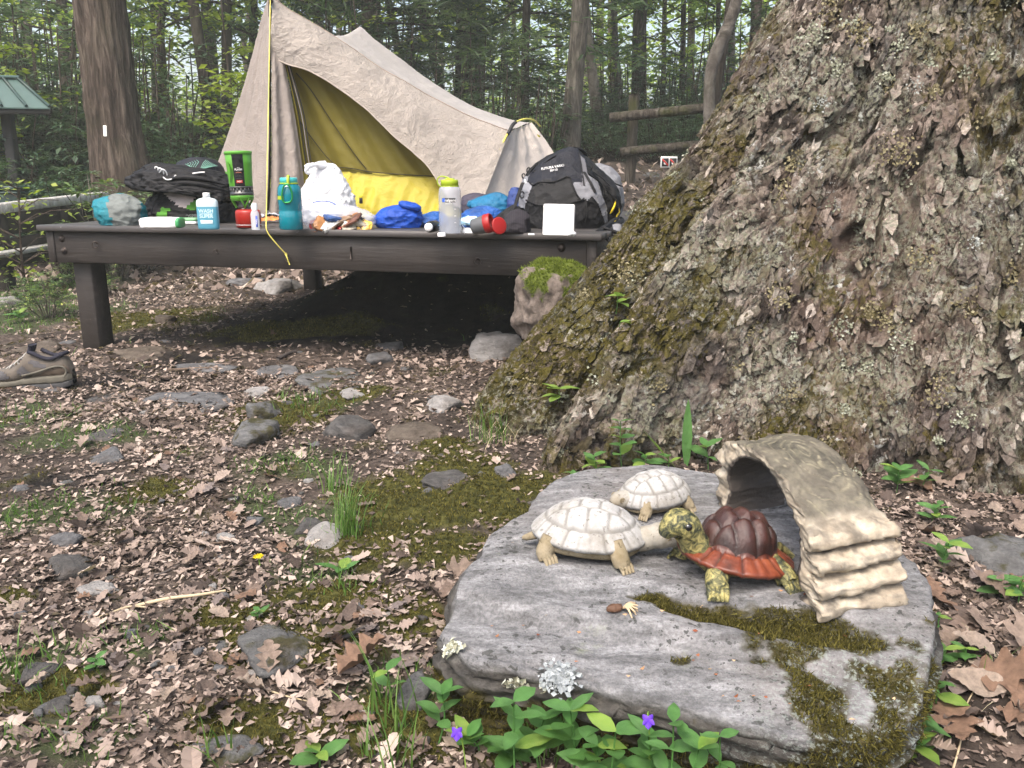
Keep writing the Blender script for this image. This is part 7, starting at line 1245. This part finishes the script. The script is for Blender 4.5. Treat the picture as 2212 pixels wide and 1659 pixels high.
for a in [(515, 1082, .1, 2.9, 0, 5, 'large pale tan leaf left of the tall grass tuft'), (440, 1078, .06, 1, 1, 4, 'pinkish pale leaf left of the large tan leaf'), (905, 1310, .17, 1.0, 5, 1, 'long grey-brown curled leaf left of the boulder edge'), (960, 1250, .13, .4, 2, 2, 'light brown lobed leaf lying against the boulder'), (680, 1415, .12, .2, 3, 0, 'brown oak leaf lying right of the broad mossy slab'), (790, 1430, .11, 2.6, 6, 0, 'broad brown oak leaf beside the boulder lower left'), (860, 1470, .1, 1.3, 1, 4, 'pale mauve leaf tucked under the boulder front'), (740, 1490, .13, .6, 7, 3, 'reddish brown oak leaf below the broad oak leaf'), (585, 1480, .0801, 1.9, 9, 2, 'upright tan leaf near the white shard'), (420, 1590, .1, .9, 2, 0, 'star-shaped brown leaf at the bottom edge'), (580, 724, .14, .1, 5, 3, 'orange-brown oak leaf alone on the moss under the deck'),
          (1430, 955, .11, -1.2, 6, 3, 'curled brown leaf standing among plants at the giant root'), (1470, 1000, .12, -.6, 3, 0, 'flat grey-brown leaf behind the turtles'), (2000, 1050, .16, -.2, 5, 2, 'broad tan leaf right of the bridge by the trunk'), (1930, 1030, .09, .4, 7, 3, 'reddish leaf half hidden behind the bridge'), (2085, 1180, .12, -1.2, 9, 4, 'crumpled mauve leaf upright beside the bridge'), (2080, 1260, .14, -.8, 2, 4, 'wrinkled grey-pink leaf in the pile right of the bridge'), (2060, 1350, .13, -1.6, 3, 0, 'brown leaf hanging off the pile right of the boulder'), (2090, 1480, .17, -.4, 1, 3, 'big tan oak leaf right of the boulder'), (2180, 1420, .16, .5, 6, 2, 'tan oak leaf with curled tips at the right edge'), (2150, 1560, .1, -.6, 2, 3, 'orange-tan leaf in the lower right corner'), (1585, 1652, .12, .1, 5, 3, 'rust-brown leaf under the plants at the boulder front'), (2130, 1110, .08, .3, 8, 5, 'small pale leaf by the right edge near the trunk')]:
    a = (a[0], a[1], a[2]*.72)+a[3:]; fallen(*a, tilt=(r.normal()*.3, r.normal()*.3), lift=.012)
for i in range(60):
    px, py = r.uniform(1985, 2230), r.uniform(1040, 1659); p = gpix(px, py)
    if not keep_ground(np.array([p[0]]), np.array([p[1]]))[0]: continue
    k, mi = int(r.integers(0, 10)), int(r.integers(0, 6)); key = (k, mi)
    if key not in MEC: me = LMS[k].copy(); me.materials.append(DL[mi]); MEC[key] = me
    o = obj('fallen_leaf', MEC[key], None, None, (float(p[0]), float(p[1]), float(G(p[0], p[1]))+.008), (r.normal()*.3, r.normal()*.3, r.random()*6.28), (r.uniform(.04, .1),)*3); tag(o, 'dry leaf in the drift right of the boulder', 'leaf', 'leaves drifted right of the boulder')
# seed husk and bud scales on the boulder
hp = onz(1345, 1318, ROCKZ-.004); husk = thing('seed_husk', 'dry brown seed husk with pale fibres lying on the boulder', 'husk', (float(hp[0]), float(hp[1]), rz_(hp[0], hp[1])))
obj('shell', xf(blob((.013, .008, .006), 14, 2, .2, 4, 3, 0, .2, 6), 0, 0, .3, (-.012, 0, 0)).mesh('shell'), simple('husk_brown', (.09, .045, .025), .7), husk)
for j in range(9): a = rnd.uniform(-1.1, .5); obj('fibre', tube(spline([(0, 0, .006), (.012*math.cos(a), .012*math.sin(a), .012), (.024*math.cos(a), .026*math.sin(a), rnd.uniform(.001, .01))], 6), [.0018, .002, .0022, .002, .0015, .0008], 5).mesh('fibre'), simple('husk_fibre', (.42, .32, .2), .7) if j == 0 else bpy.data.materials['husk_fibre'], husk)
r = np.random.default_rng(9); bs_ = MB()
for j in range(70):
    px, py = r.uniform(1050, 1950), r.uniform(1180, 1560); p = onz(px, py, ROCKZ-.01); z = rz_(p[0], p[1])
    if not keep_ground(np.array([p[0]]), np.array([p[1]]))[0]: bs_.add(*(lambda V, F: (V*r.uniform(.006, .012)+np.array([p[0], p[1], z+.002]), F))(*FR_[j % 12]))
tag(obj('bud_scales', bs_.mesh('bud_scales', False), leafmat('bud_scale', [(0, (.2, .06, .03)), (.5, (.35, .16, .08)), (1, (.5, .36, .22))], .7, .1, .2)), 'tiny reddish bud scales scattered over the boulder', 'bud scales', kind='stuff')

# ================================================================= GREEN GROUND COVER
L_GRASS = leafmat('grass_blade', [(0, (.045, .1, .018)), (.6, (.09, .18, .035)), (1, (.18, .27, .08))], .45, .35, .35); L_PLANT = leafmat('broad_leaf', [(0, (.05, .14, .03)), (.5, (.09, .22, .05)), (1, (.16, .31, .07))], .4, .28, .45); L_DRY = leafmat('dry_grass', [(0, (.3, .25, .16)), (1, (.5, .44, .3))], .7, .2, .2)
def blades(n, r, h0, h1, spread, w, bend=.5):
    Vs = []; Fs = []; k = 5
    for i in range(n):
        a = r.random()*6.283; b = np.array([r.normal()*spread*.3, r.normal()*spread*.3, 0]); h = r.uniform(h0, h1); d = np.array([math.cos(a), math.sin(a), 0]); s = np.array([-d[1], d[0], 0]); t = np.linspace(0, 1, k)[:, None]; be = bend*r.uniform(.2, 1.2)
        c = b+d*(t**1.8)*h*be+np.array([0, 0, 1.])*h*(t-.35*be*t**2.4); ww = w*(1-t**1.5*.92)*r.uniform(.7, 1.2); V = np.concatenate([c+s*ww, c-s*ww]); Fs.append(gridF(2, k)+i*2*k); Vs.append(V)
    return np.concatenate(Vs), np.concatenate(Fs)
def tuft(px, py, n, h0, h1, spread, label, seed, w=.0016, bend=.5, dry=0, zc=None):
    r = np.random.default_rng(seed); p = gpix(px, py) if zc is None else onz(px, py, zc); root = thing('grass_tuft', label, 'grass tuft', (float(p[0]), float(p[1]), float(p[2])-.003)); V, F = blades(n, r, h0, h1, spread, w, bend)
    tag(obj('blades', mesh_np('blades', V, F), L_GRASS, root), kind='stuff')
    if dry: V, F = blades(dry, r, h0*.5, h1*.7, spread*1.3, w*.8, 1.4); tag(obj('dry_blades', mesh_np('dry_blades', V, F), L_DRY, root), kind='stuff')
for a in [(748, 1160, 70, .07, .17, .06, 'tall bright green grass tuft in the middle of the ground', 1), (722, 1060, 34, .06, .13, .06, 'smaller grass tuft just above the tall one', 2), (1066, 962, 40, .07, .17, .08, 'grass tuft with dry straw at the foot of the giant root', 3, .0018, .45, 34), (745, 1275, 14, .03, .08, .04, 'few grass blades below the dandelion', 4), (850, 1560, 20, .05, .16, .08, 'sparse tall grass left of the boulder plants', 5, .002), (460, 1640, 10, .06, .13, .05, 'grass blades crossing the mossy bottom stone', 6, .002), (830, 1650, 22, .06, .14, .09, 'grass tuft at the bottom edge left of the plants', 7, .002), (40, 1120, 30, .02, .05, .1, 'low grass patch at left edge of the path', 8), (1190, 1650, 12, .05, .12, .05, 'grass blades among the broad-leaved plants', 9), (70, 1440, 26, .03, .07, .1, 'grass patch beside the slate shard', 10), (660, 870, 30, .03, .06, .1, 'short grass around the long mossy slab', 11), (2150, 1480, 5, .04, .09, .06, 'dry curled grass at the right edge', 12, .001, 1.2, 40), (1160, 1600, 8, .05, .1, .03, 'upright grass blade pair before the boulder', 13)]: tuft(*a)
r = np.random.default_rng(66)
def cover(name, label, cat, lst, seed, n, y0, y1, h0, h1, w, mat, thr=.3, xw=.66, pw=1.6):
    x, y = ground_pts(n, y0, y1, r, xw, pw=pw); m = mask(lst, x, y, seed); k = (m > thr) & (r.random(len(x)) < m*1.6); x, y = x[k], y[k]; z = G(x, y); N = len(x); P = np.stack([x, y, z], 1); d = np.stack([r.normal(size=N)*.5, r.normal(size=N)*.5, np.ones(N)], 1); d /= np.linalg.norm(d, axis=1)[:, None]; s = np.cross(d, r.normal(size=(N, 3))); s /= np.linalg.norm(s, axis=1)[:, None]; sc = (.7+.25*y)[:, None]; h = r.uniform(h0, h1, (N, 1))*sc; mid = P+d*h*.55; tip = P+d*h+np.stack([r.normal(size=N), r.normal(size=N), 0*x], 1)*h*.3
    V = np.stack([P+s*w*sc, P-s*w*sc, mid-s*w*sc*.7, mid+s*w*sc*.7, tip], 1).reshape(-1, 3); b = np.arange(N)[:, None]*5; tag(obj(name, mesh_np(name, V, [b+np.array([[0, 1, 2, 3]]), b+np.array([[3, 2, 4]])], False), mat), label, cat, kind='stuff')
cover('ground_moss', 'olive moss carpet patches on the forest floor', 'moss', MOSS, 31, 330000, .8, 5.2, .003, .009, .0011, L_MOSS, .14)
cover('short_grass', 'short sparse grass on the forest floor', 'grass', GRASS, 41, 30000, .8, 7.5, .012, .04, .0012, L_GRASS, .22, pw=1.3)
# broad-leaved plants: every leaf a part
def leafblade(L, w, seed, n=7, tip=.9):
    r = np.random.default_rng(seed); t = np.linspace(0, 1, n); ww = w*np.sin(np.pi*t**.85)**.75*(1+.05*np.cos(np.arange(n)*math.pi)); ww[0] = .12*w; ww[-1] = .04*w; cv = r.uniform(-.25, .1); c = np.stack([t*L, 0*t, cv*L*t*t], 1); V = np.concatenate([c+np.stack([0*t, ww, .22*ww+.04*w*np.sin(t*14)], 1), c, c-np.stack([0*t, ww, -.22*ww-.04*w*np.sin(t*14+1)], 1)]); return mesh_np('leaf', V, gridF(3, n), True)
PLM = [leafblade(1, .27, s) for s in range(4)]; NARROW = leafblade(1, .075, 9, 14); TOOTH = leafblade(1, .12, 5, 16)
def broad_mat(name, a, b): 
    t = NT(name); n = t.noise(2.5, 5); c = t.ramp(n, [(.35, a), (.65, b)]); c = t.mix(t.math('MULTIPLY', t.objrand(), .45), c, tuple(np.array(b)*1.25)); vv = t.noise(14, 6, .7, t.co('Object', (1, 3, 1))); return t.out(c, .42, vv, .5, .03, spec=.45, transl=.25, tcol=(.3, .5, .08))
BRD = [broad_mat('plant_green', (.045, .13, .03), (.09, .22, .055)), broad_mat('plant_yellow_green', (.12, .24, .03), (.22, .33, .06))]
PLM2 = []
for me in PLM:
    for mt in BRD: q = me.copy(); q.materials.append(mt); PLM2.append(q)
def plant(label, leaves, stems, base, name='leafy_plant', cat='plant'):
    """leaves: (root point, azimuth, elevation, length, yellow?) in world space"""
    root = thing(name, label, cat, tuple(float(v) for v in base)); B = np.asarray(base)
    for i, (p, az, el, L, y) in enumerate(leaves):
        o = obj('leaf', PLM2[(i % 4)*2+(1 if y else 0)], None, root, tuple(float(v) for v in np.asarray(p)-B), (rnd.uniform(-.25, .25), -el, az), (L,)*3)
    m = MB()
    for s in stems: m.add(*_m(tube(spline([np.asarray(q)-B for q in s], 8), np.linspace(.0017, .001, 8), 6)))
    if stems: obj('stem', m.mesh('stem'), BRD[0], root)
    return root
def auto_plant(px, py, n, L, h, label, seed, Y=None, lean=(0, 0), yl=.2, zc=None):
    """rosette/shoot with leaf pairs up a short leaning stem, foot at pixel (px, py)"""
    r = random.Random(seed); p = (gpix(px, py) if zc is None else onz(px, py, zc)) if Y is None else at(px, py, Y); tip = p+np.array([lean[0], lean[1], h]); lv = []; a0 = r.random()*6.28; pr = max(1, n//2)
    for i in range(n):
        f = .25+.75*((i//2)+1)/pr; q = p+(tip-p)*min(f, 1); lv.append((q, a0+(i % 2)*math.pi+(i//2)*1.45+r.uniform(-.3, .3), r.uniform(.0, .55), L*r.uniform(.65, 1.1)*(1.1-.35*f), r.random() < yl))
    return plant(label, lv, [[p-[0, 0, .01], (p+tip)/2+[r.uniform(-.004, .004), 0, 0], tip]], p-np.array([0, 0, .005]))
PLS = [(965, 1560, 8, .05, .05, 'leafy shoot at the left front corner of the boulder', (-.01, -.01)), (1010, 1600, 7, .05, .04, 'plant with purple violet bud left of the boulder front', (0, -.01)), (1090, 1580, 7, .055, .05, 'upright shoot against the boulder front, left part', (-.01, 0)), (1130, 1640, 8, .055, .05, 'broad leaves near the bottom edge left of centre', (0, 0)), (1185, 1610, 8, .06, .06, 'large leafy shoot in the middle of the boulder front', (-.02, -.01)), (1245, 1600, 8, .06, .075, 'tallest leafy shoot under the lichen rosette', (0, -.01)), (1290, 1655, 8, .06, .04, 'bright leafy rosette at the bottom edge centre', (0, -.01)), (1330, 1620, 6, .055, .05, 'yellow-green leaves right of the tall shoot', (.02, 0)), (1395, 1625, 7, .055, .05, 'plant with a purple violet flower before the boulder', (.01, 0)), (1430, 1655, 6, .05, .03, 'low leaves at the bottom edge below the violet flower', (0, 0)), (1465, 1600, 6, .05, .05, 'round-leaved shoot right of the violet flower', (.02, 0)), (1510, 1650, 6, .055, .03, 'heart-shaped leaves at bottom edge right of centre', (0, 0)), (1560, 1645, 5, .045, .04, 'small shoot under the boulder overhang', (.01, 0)),
 (1965, 1655, 7, .06, .04, 'large leaves in the lower right corner of the boulder', (0, 0)), (2000, 1620, 7, .065, .05, 'big leafy plant right of the boulder front corner', (-.02, 0)), (2020, 1530, 6, .05, .04, 'leafy shoot beside the boulder right edge, lower', (0, 0)), (2035, 1450, 6, .045, .035, 'small shoot at the right edge of the boulder, middle', (0, 0)), (2080, 1440, 6, .035, .03, 'little shoot in front of the tan leaf', (0, 0)), (2020, 1370, 5, .035, .03, 'tiny shoot between bridge and leaf pile', (0, 0)), (2030, 1240, 8, .055, .06, 'leafy plant right of the bridge pier', (.01, 0)), (2010, 1140, 8, .05, .05, 'shoot with broad leaves behind the bridge pier', (.01, 0)), (1935, 1070, 9, .065, .06, 'bushy plant behind the bridge at the trunk foot', (0, 0)), (1985, 1060, 6, .05, .05, 'pointed leaves beside the bushy plant', (.02, 0)), (2010, 1010, 6, .04, .05, 'small plant at the trunk foot far right', (0, 0)), (2080, 1050, 4, .04, .02, 'two-leaved seedling on litter at the trunk foot', (0, 0)), (2160, 1300, 7, .05, .04, 'bright shoots at the right edge of the photo', (0, 0)), (2200, 1310, 6, .05, .05, 'leafy shoot cut by the right edge of the photo', (0, 0)),
 (1290, 1032, 8, .055, .05, 'leafy shoot at the left of the plants under the giant root', (-.01, 0)), (1345, 1028, 10, .055, .13, 'tall leafy stem at the foot of the giant tree', (-.01, 0)), (1392, 1028, 8, .05, .05, 'low leafy plant behind the white turtles', (0, 0)), (1442, 1022, 5, .05, .04, 'small bright leaves beside the curled brown leaf', (0, 0)), (1530, 1020, 5, .075, .06, 'two broad leaves left of the bridge top', (-.01, 0)), (1240, 1050, 5, .04, .03, 'small leaves at the back left corner of the boulder', (0, 0)), (1215, 1005, 6, .035, .03, 'little green sprig in the crevice of the roots', (0, 0)), (840, 1535, 4, .05, .06, 'single upright plant with one glossy oval leaf', (0, 0)), (560, 1340, 5, .03, .015, 'low green weed above the broad slab', (0, 0)), (740, 1240, 4, .06, .01, 'flat dandelion leaves on the moss', (0, 0)), (210, 1450, 6, .03, .02, 'small weed near the slate shard', (0, 0)), (690, 1655, 5, .05, .02, 'light green leaves at the bottom edge', (0, 0)), (40, 700, 8, .09, .06, 'light green weeds at the left edge behind the shoe', (0, 0)), (80, 640, 8, .1, .08, 'leafy weeds left of the platform post', (0, 0)), (20, 610, 8, .1, .08, 'pale weeds at the far left above the white stone', (0, 0))]
TIPS = {(965, 1560): (955, 1500), (1010, 1600): (1010, 1590), (1090, 1580): (1110, 1515), (1130, 1640): (1090, 1620), (1185, 1610): (1175, 1555), (1245, 1600): (1232, 1535), (1290, 1655): (1290, 1610), (1330, 1620): (1330, 1580), (1395, 1625): (1400, 1590), (1430, 1655): (1400, 1635), (1465, 1600): (1455, 1560), (1510, 1650): (1510, 1618), (1560, 1645): (1555, 1590)}
def front_plant(px, py, n, L, label, seed):
    r = random.Random(seed); tx, ty = TIPS[(px, py)]; Yf = float(np.interp(tx, [950, 1000, 1100, 1250, 1400, 1560, 1740], [1.17, 1.128, 1.1, 1.065, 1.03, .99, .95]))-.035-.045*r.random(); tip = at(tx, ty, Yf); p = np.array([tip[0]+r.uniform(-.03, .03), Yf+r.uniform(-.01, .01), 0.]); p[2] = float(G(p[0], p[1])); lv = []; a0 = r.random()*6.28; h = max(tip[2]-p[2], .02)
    for i in range(n):
        f = .3+.7*((i//2)+1)/max(1, n//2); q = p+(tip-p)*min(f, 1); lv.append((q, a0+(i % 2)*math.pi+(i//2)*1.3+r.uniform(-.35, .35), r.uniform(.1, .7), L*r.uniform(.7, 1.1)*(1.1-.3*f), r.random() < .12))
    return plant(label, lv, [[p-[0, 0, .01], (p+tip)/2+[r.uniform(-.01, .01), 0, 0], tip]], p-np.array([0, 0, .005]))
for i, (px, py, n, L, h, lb, ln) in enumerate(PLS):
    if (px, py) in TIPS: front_plant(px, py, n+1, L*.98, lb, 300+i)
    else: auto_plant(px, py, n, L*1.05, h*1.15, lb, 300+i, None, ln)
def trunk_pt(px, py):
    """front-most point of the giant trunk under a pixel"""
    d = ray(px, py); d = d/np.linalg.norm(d); o = np.array([0, 0, CAMZ]); P = TV.reshape(-1, 3)-o; k = P@d; ds = np.linalg.norm(P-k[:, None]*d, axis=1); i = np.where(ds < .012)[0]
    if not len(i): i = np.argsort(ds)[:5]
    return TV.reshape(-1, 3)[i[np.argmin(k[i])]]
for px, py, n, L, h, lb in ((1205, 865, 5, .065, .05, 'pale seedling growing from the left root bark'), (1335, 665, 5, .06, .06, 'pale seedling high on the giant trunk'), (1332, 690, 3, .035, .02, 'tiny leaf pair below the high seedling on the bark')):
    p = trunk_pt(px, py+10); r_ = random.Random(px); tip = p+np.array([0, -.03, h]); plant(lb, [(tip-[0, 0, .02*(i//3)], r_.random()*6.28, r_.uniform(-.1, .4), L*r_.uniform(.8, 1.1), True) for i in range(n)], [[p, (p+tip)/2+[0, -.01, 0], tip]], p)
# tall dandelion leaves at the trunk foot
NARROW.materials.append(BRD[0]); TOOTH.materials.append(BRD[1])
p = gpix(1458, 1018); q = thing('dandelion_leaf', 'long toothed dandelion leaf leaning left at the trunk foot', 'plant', tuple(float(v) for v in p)); obj('leaf', TOOTH, None, q, (0, 0, .01), (.3, -R(45), R(160)), (.15,)*3)
p = gpix(1482, 1012); q = thing('grass_leaf', 'tall narrow upright leaf before the dark crevice of the trunk', 'plant', tuple(float(v) for v in p)); obj('leaf', NARROW, None, q, (0, 0, 0), (0, -R(84), R(100)), (.19,)*3)
# violets and the dandelion flower
VIO = simple('violet_petal', (.1, .03, .42), .6, .2, 60, bump=0)
def violet(px, py, Y, label):
    p = at(px, py, Y); root = thing('violet_flower', label, 'flower', tuple(float(v) for v in p)); g = float(G(p[0], p[1])-p[2])
    for j, a in enumerate((2.2, -2.2, 1.1, -1.1, 0.0)):          # two upper, two side petals, one broad lower lip
        L = .0105 if j == 4 else .0085; u = np.linspace(0, 1, 6)[:, None]; w = np.linspace(-1, 1, 5)[None]; ww = .0042*np.sin(np.pi*np.clip(u*.9+.08, 0, 1))**.7*(1.25 if j == 4 else 1); X = w*ww; Z = -u*L+0*w; Yy = -.004*u**2*(1 if j > 1 else -1.2)+.0012*w**2-.002
        P = np.stack([X*math.cos(a)-Z*math.sin(a), Yy+0*X, X*math.sin(a)+Z*math.cos(a)], -1); obj('petal', sheet(P).mesh('petal'), VIO, root)
    obj('stalk', tube(spline([(0, .001, .002), (0, .005, .006), (.003, .012, -.004), (.008, .016, g*.5), (.012, .012, g)], 12), .0011, 6).mesh('stalk'), BRD[1], root)
violet(1400, 1555, .975, 'purple violet flower nodding in front of the boulder'); violet(987, 1582, 1.02, 'purple violet bud at the left front corner of the boulder')
p = gpix(560, 1225); dn = thing('dandelion', 'small yellow dandelion flower on the litter', 'flower', tuple(float(v) for v in p)); m = MB()
for j in range(34): a = j*2.4; q = .011*math.sqrt((j+1)/34); m.add(*_m(tube(np.array([[q*.2*math.cos(a), q*.2*math.sin(a), .022], [q*math.cos(a), q*math.sin(a), .027-.25*q]]), [.0012, .0016], 4)))
obj('flower_head', m.mesh('flower_head'), simple('dandelion_yellow', (.75, .58, .01), .6, .1), dn); obj('stalk', tube(np.array([[.004, 0, -.005], [.001, 0, .012], [0, 0, .023]]), .0015, 6).mesh('stalk'), BRD[1], dn)
# twigs and straws
TW = [simple('pale_straw', (.42, .34, .22), .7), simple('brown_twig', (.1, .07, .05), .8), simple('grey_twig', (.07, .06, .055), .9)]
for px, py, L, yaw, rr, mi, lb in [(390, 1295, .16, .35, .004, 0, 'pale straight split stick on the lower left litter'), (560, 1500, .07, 1.9, .0018, 0, 'thin straw beside the tan upright leaf'), (620, 1520, .08, -.3, .0016, 0, 'thin straw below the broad slab'), (770, 1380, .08, .4, .0045, 2, 'short dark stick above the oak leaf pair'), (340, 1250, .09, .9, .003, 2, 'dark twig right of the white quartz lump'), (90, 1570, .16, -.08, .003, 1, 'long brown twig at the bottom left'), (620, 770, .12, 1.1, .01, 2, 'dark stub of wood in front of the platform'), (250, 1330, .1, .5, .0025, 0, 'pale stalk on the left litter'), (470, 1180, .11, .2, .003, 1, 'brown twig above the dandelion'), (2080, 1590, .2, .95, .0018, 0, 'long thin straw in the lower right corner'), (300, 1560, .1, .25, .003, 1, 'thin twig near the bottom left leaves'), (420, 800, .22, .05, .007, 1, 'thin root running from the platform post')]:
    p = gpix(px, py); rr2 = random.Random(px); d = np.array([math.cos(yaw), math.sin(yaw), 0])*L/2; pts = [p-d, p-d*.3+[0, 0, .006], p+d*.4+[rr2.uniform(-.01, .01), rr2.uniform(-.01, .01), .008], p+d+[0, 0, .004]]; pts = [np.array([q[0], q[1], max(q[2], float(G(q[0], q[1]))+rr)]) for q in pts]
    tag(obj('twig', tube(spline(pts, 12), np.linspace(rr, rr*.6, 12), 7).mesh('twig'), TW[mi]), lb, 'twig')
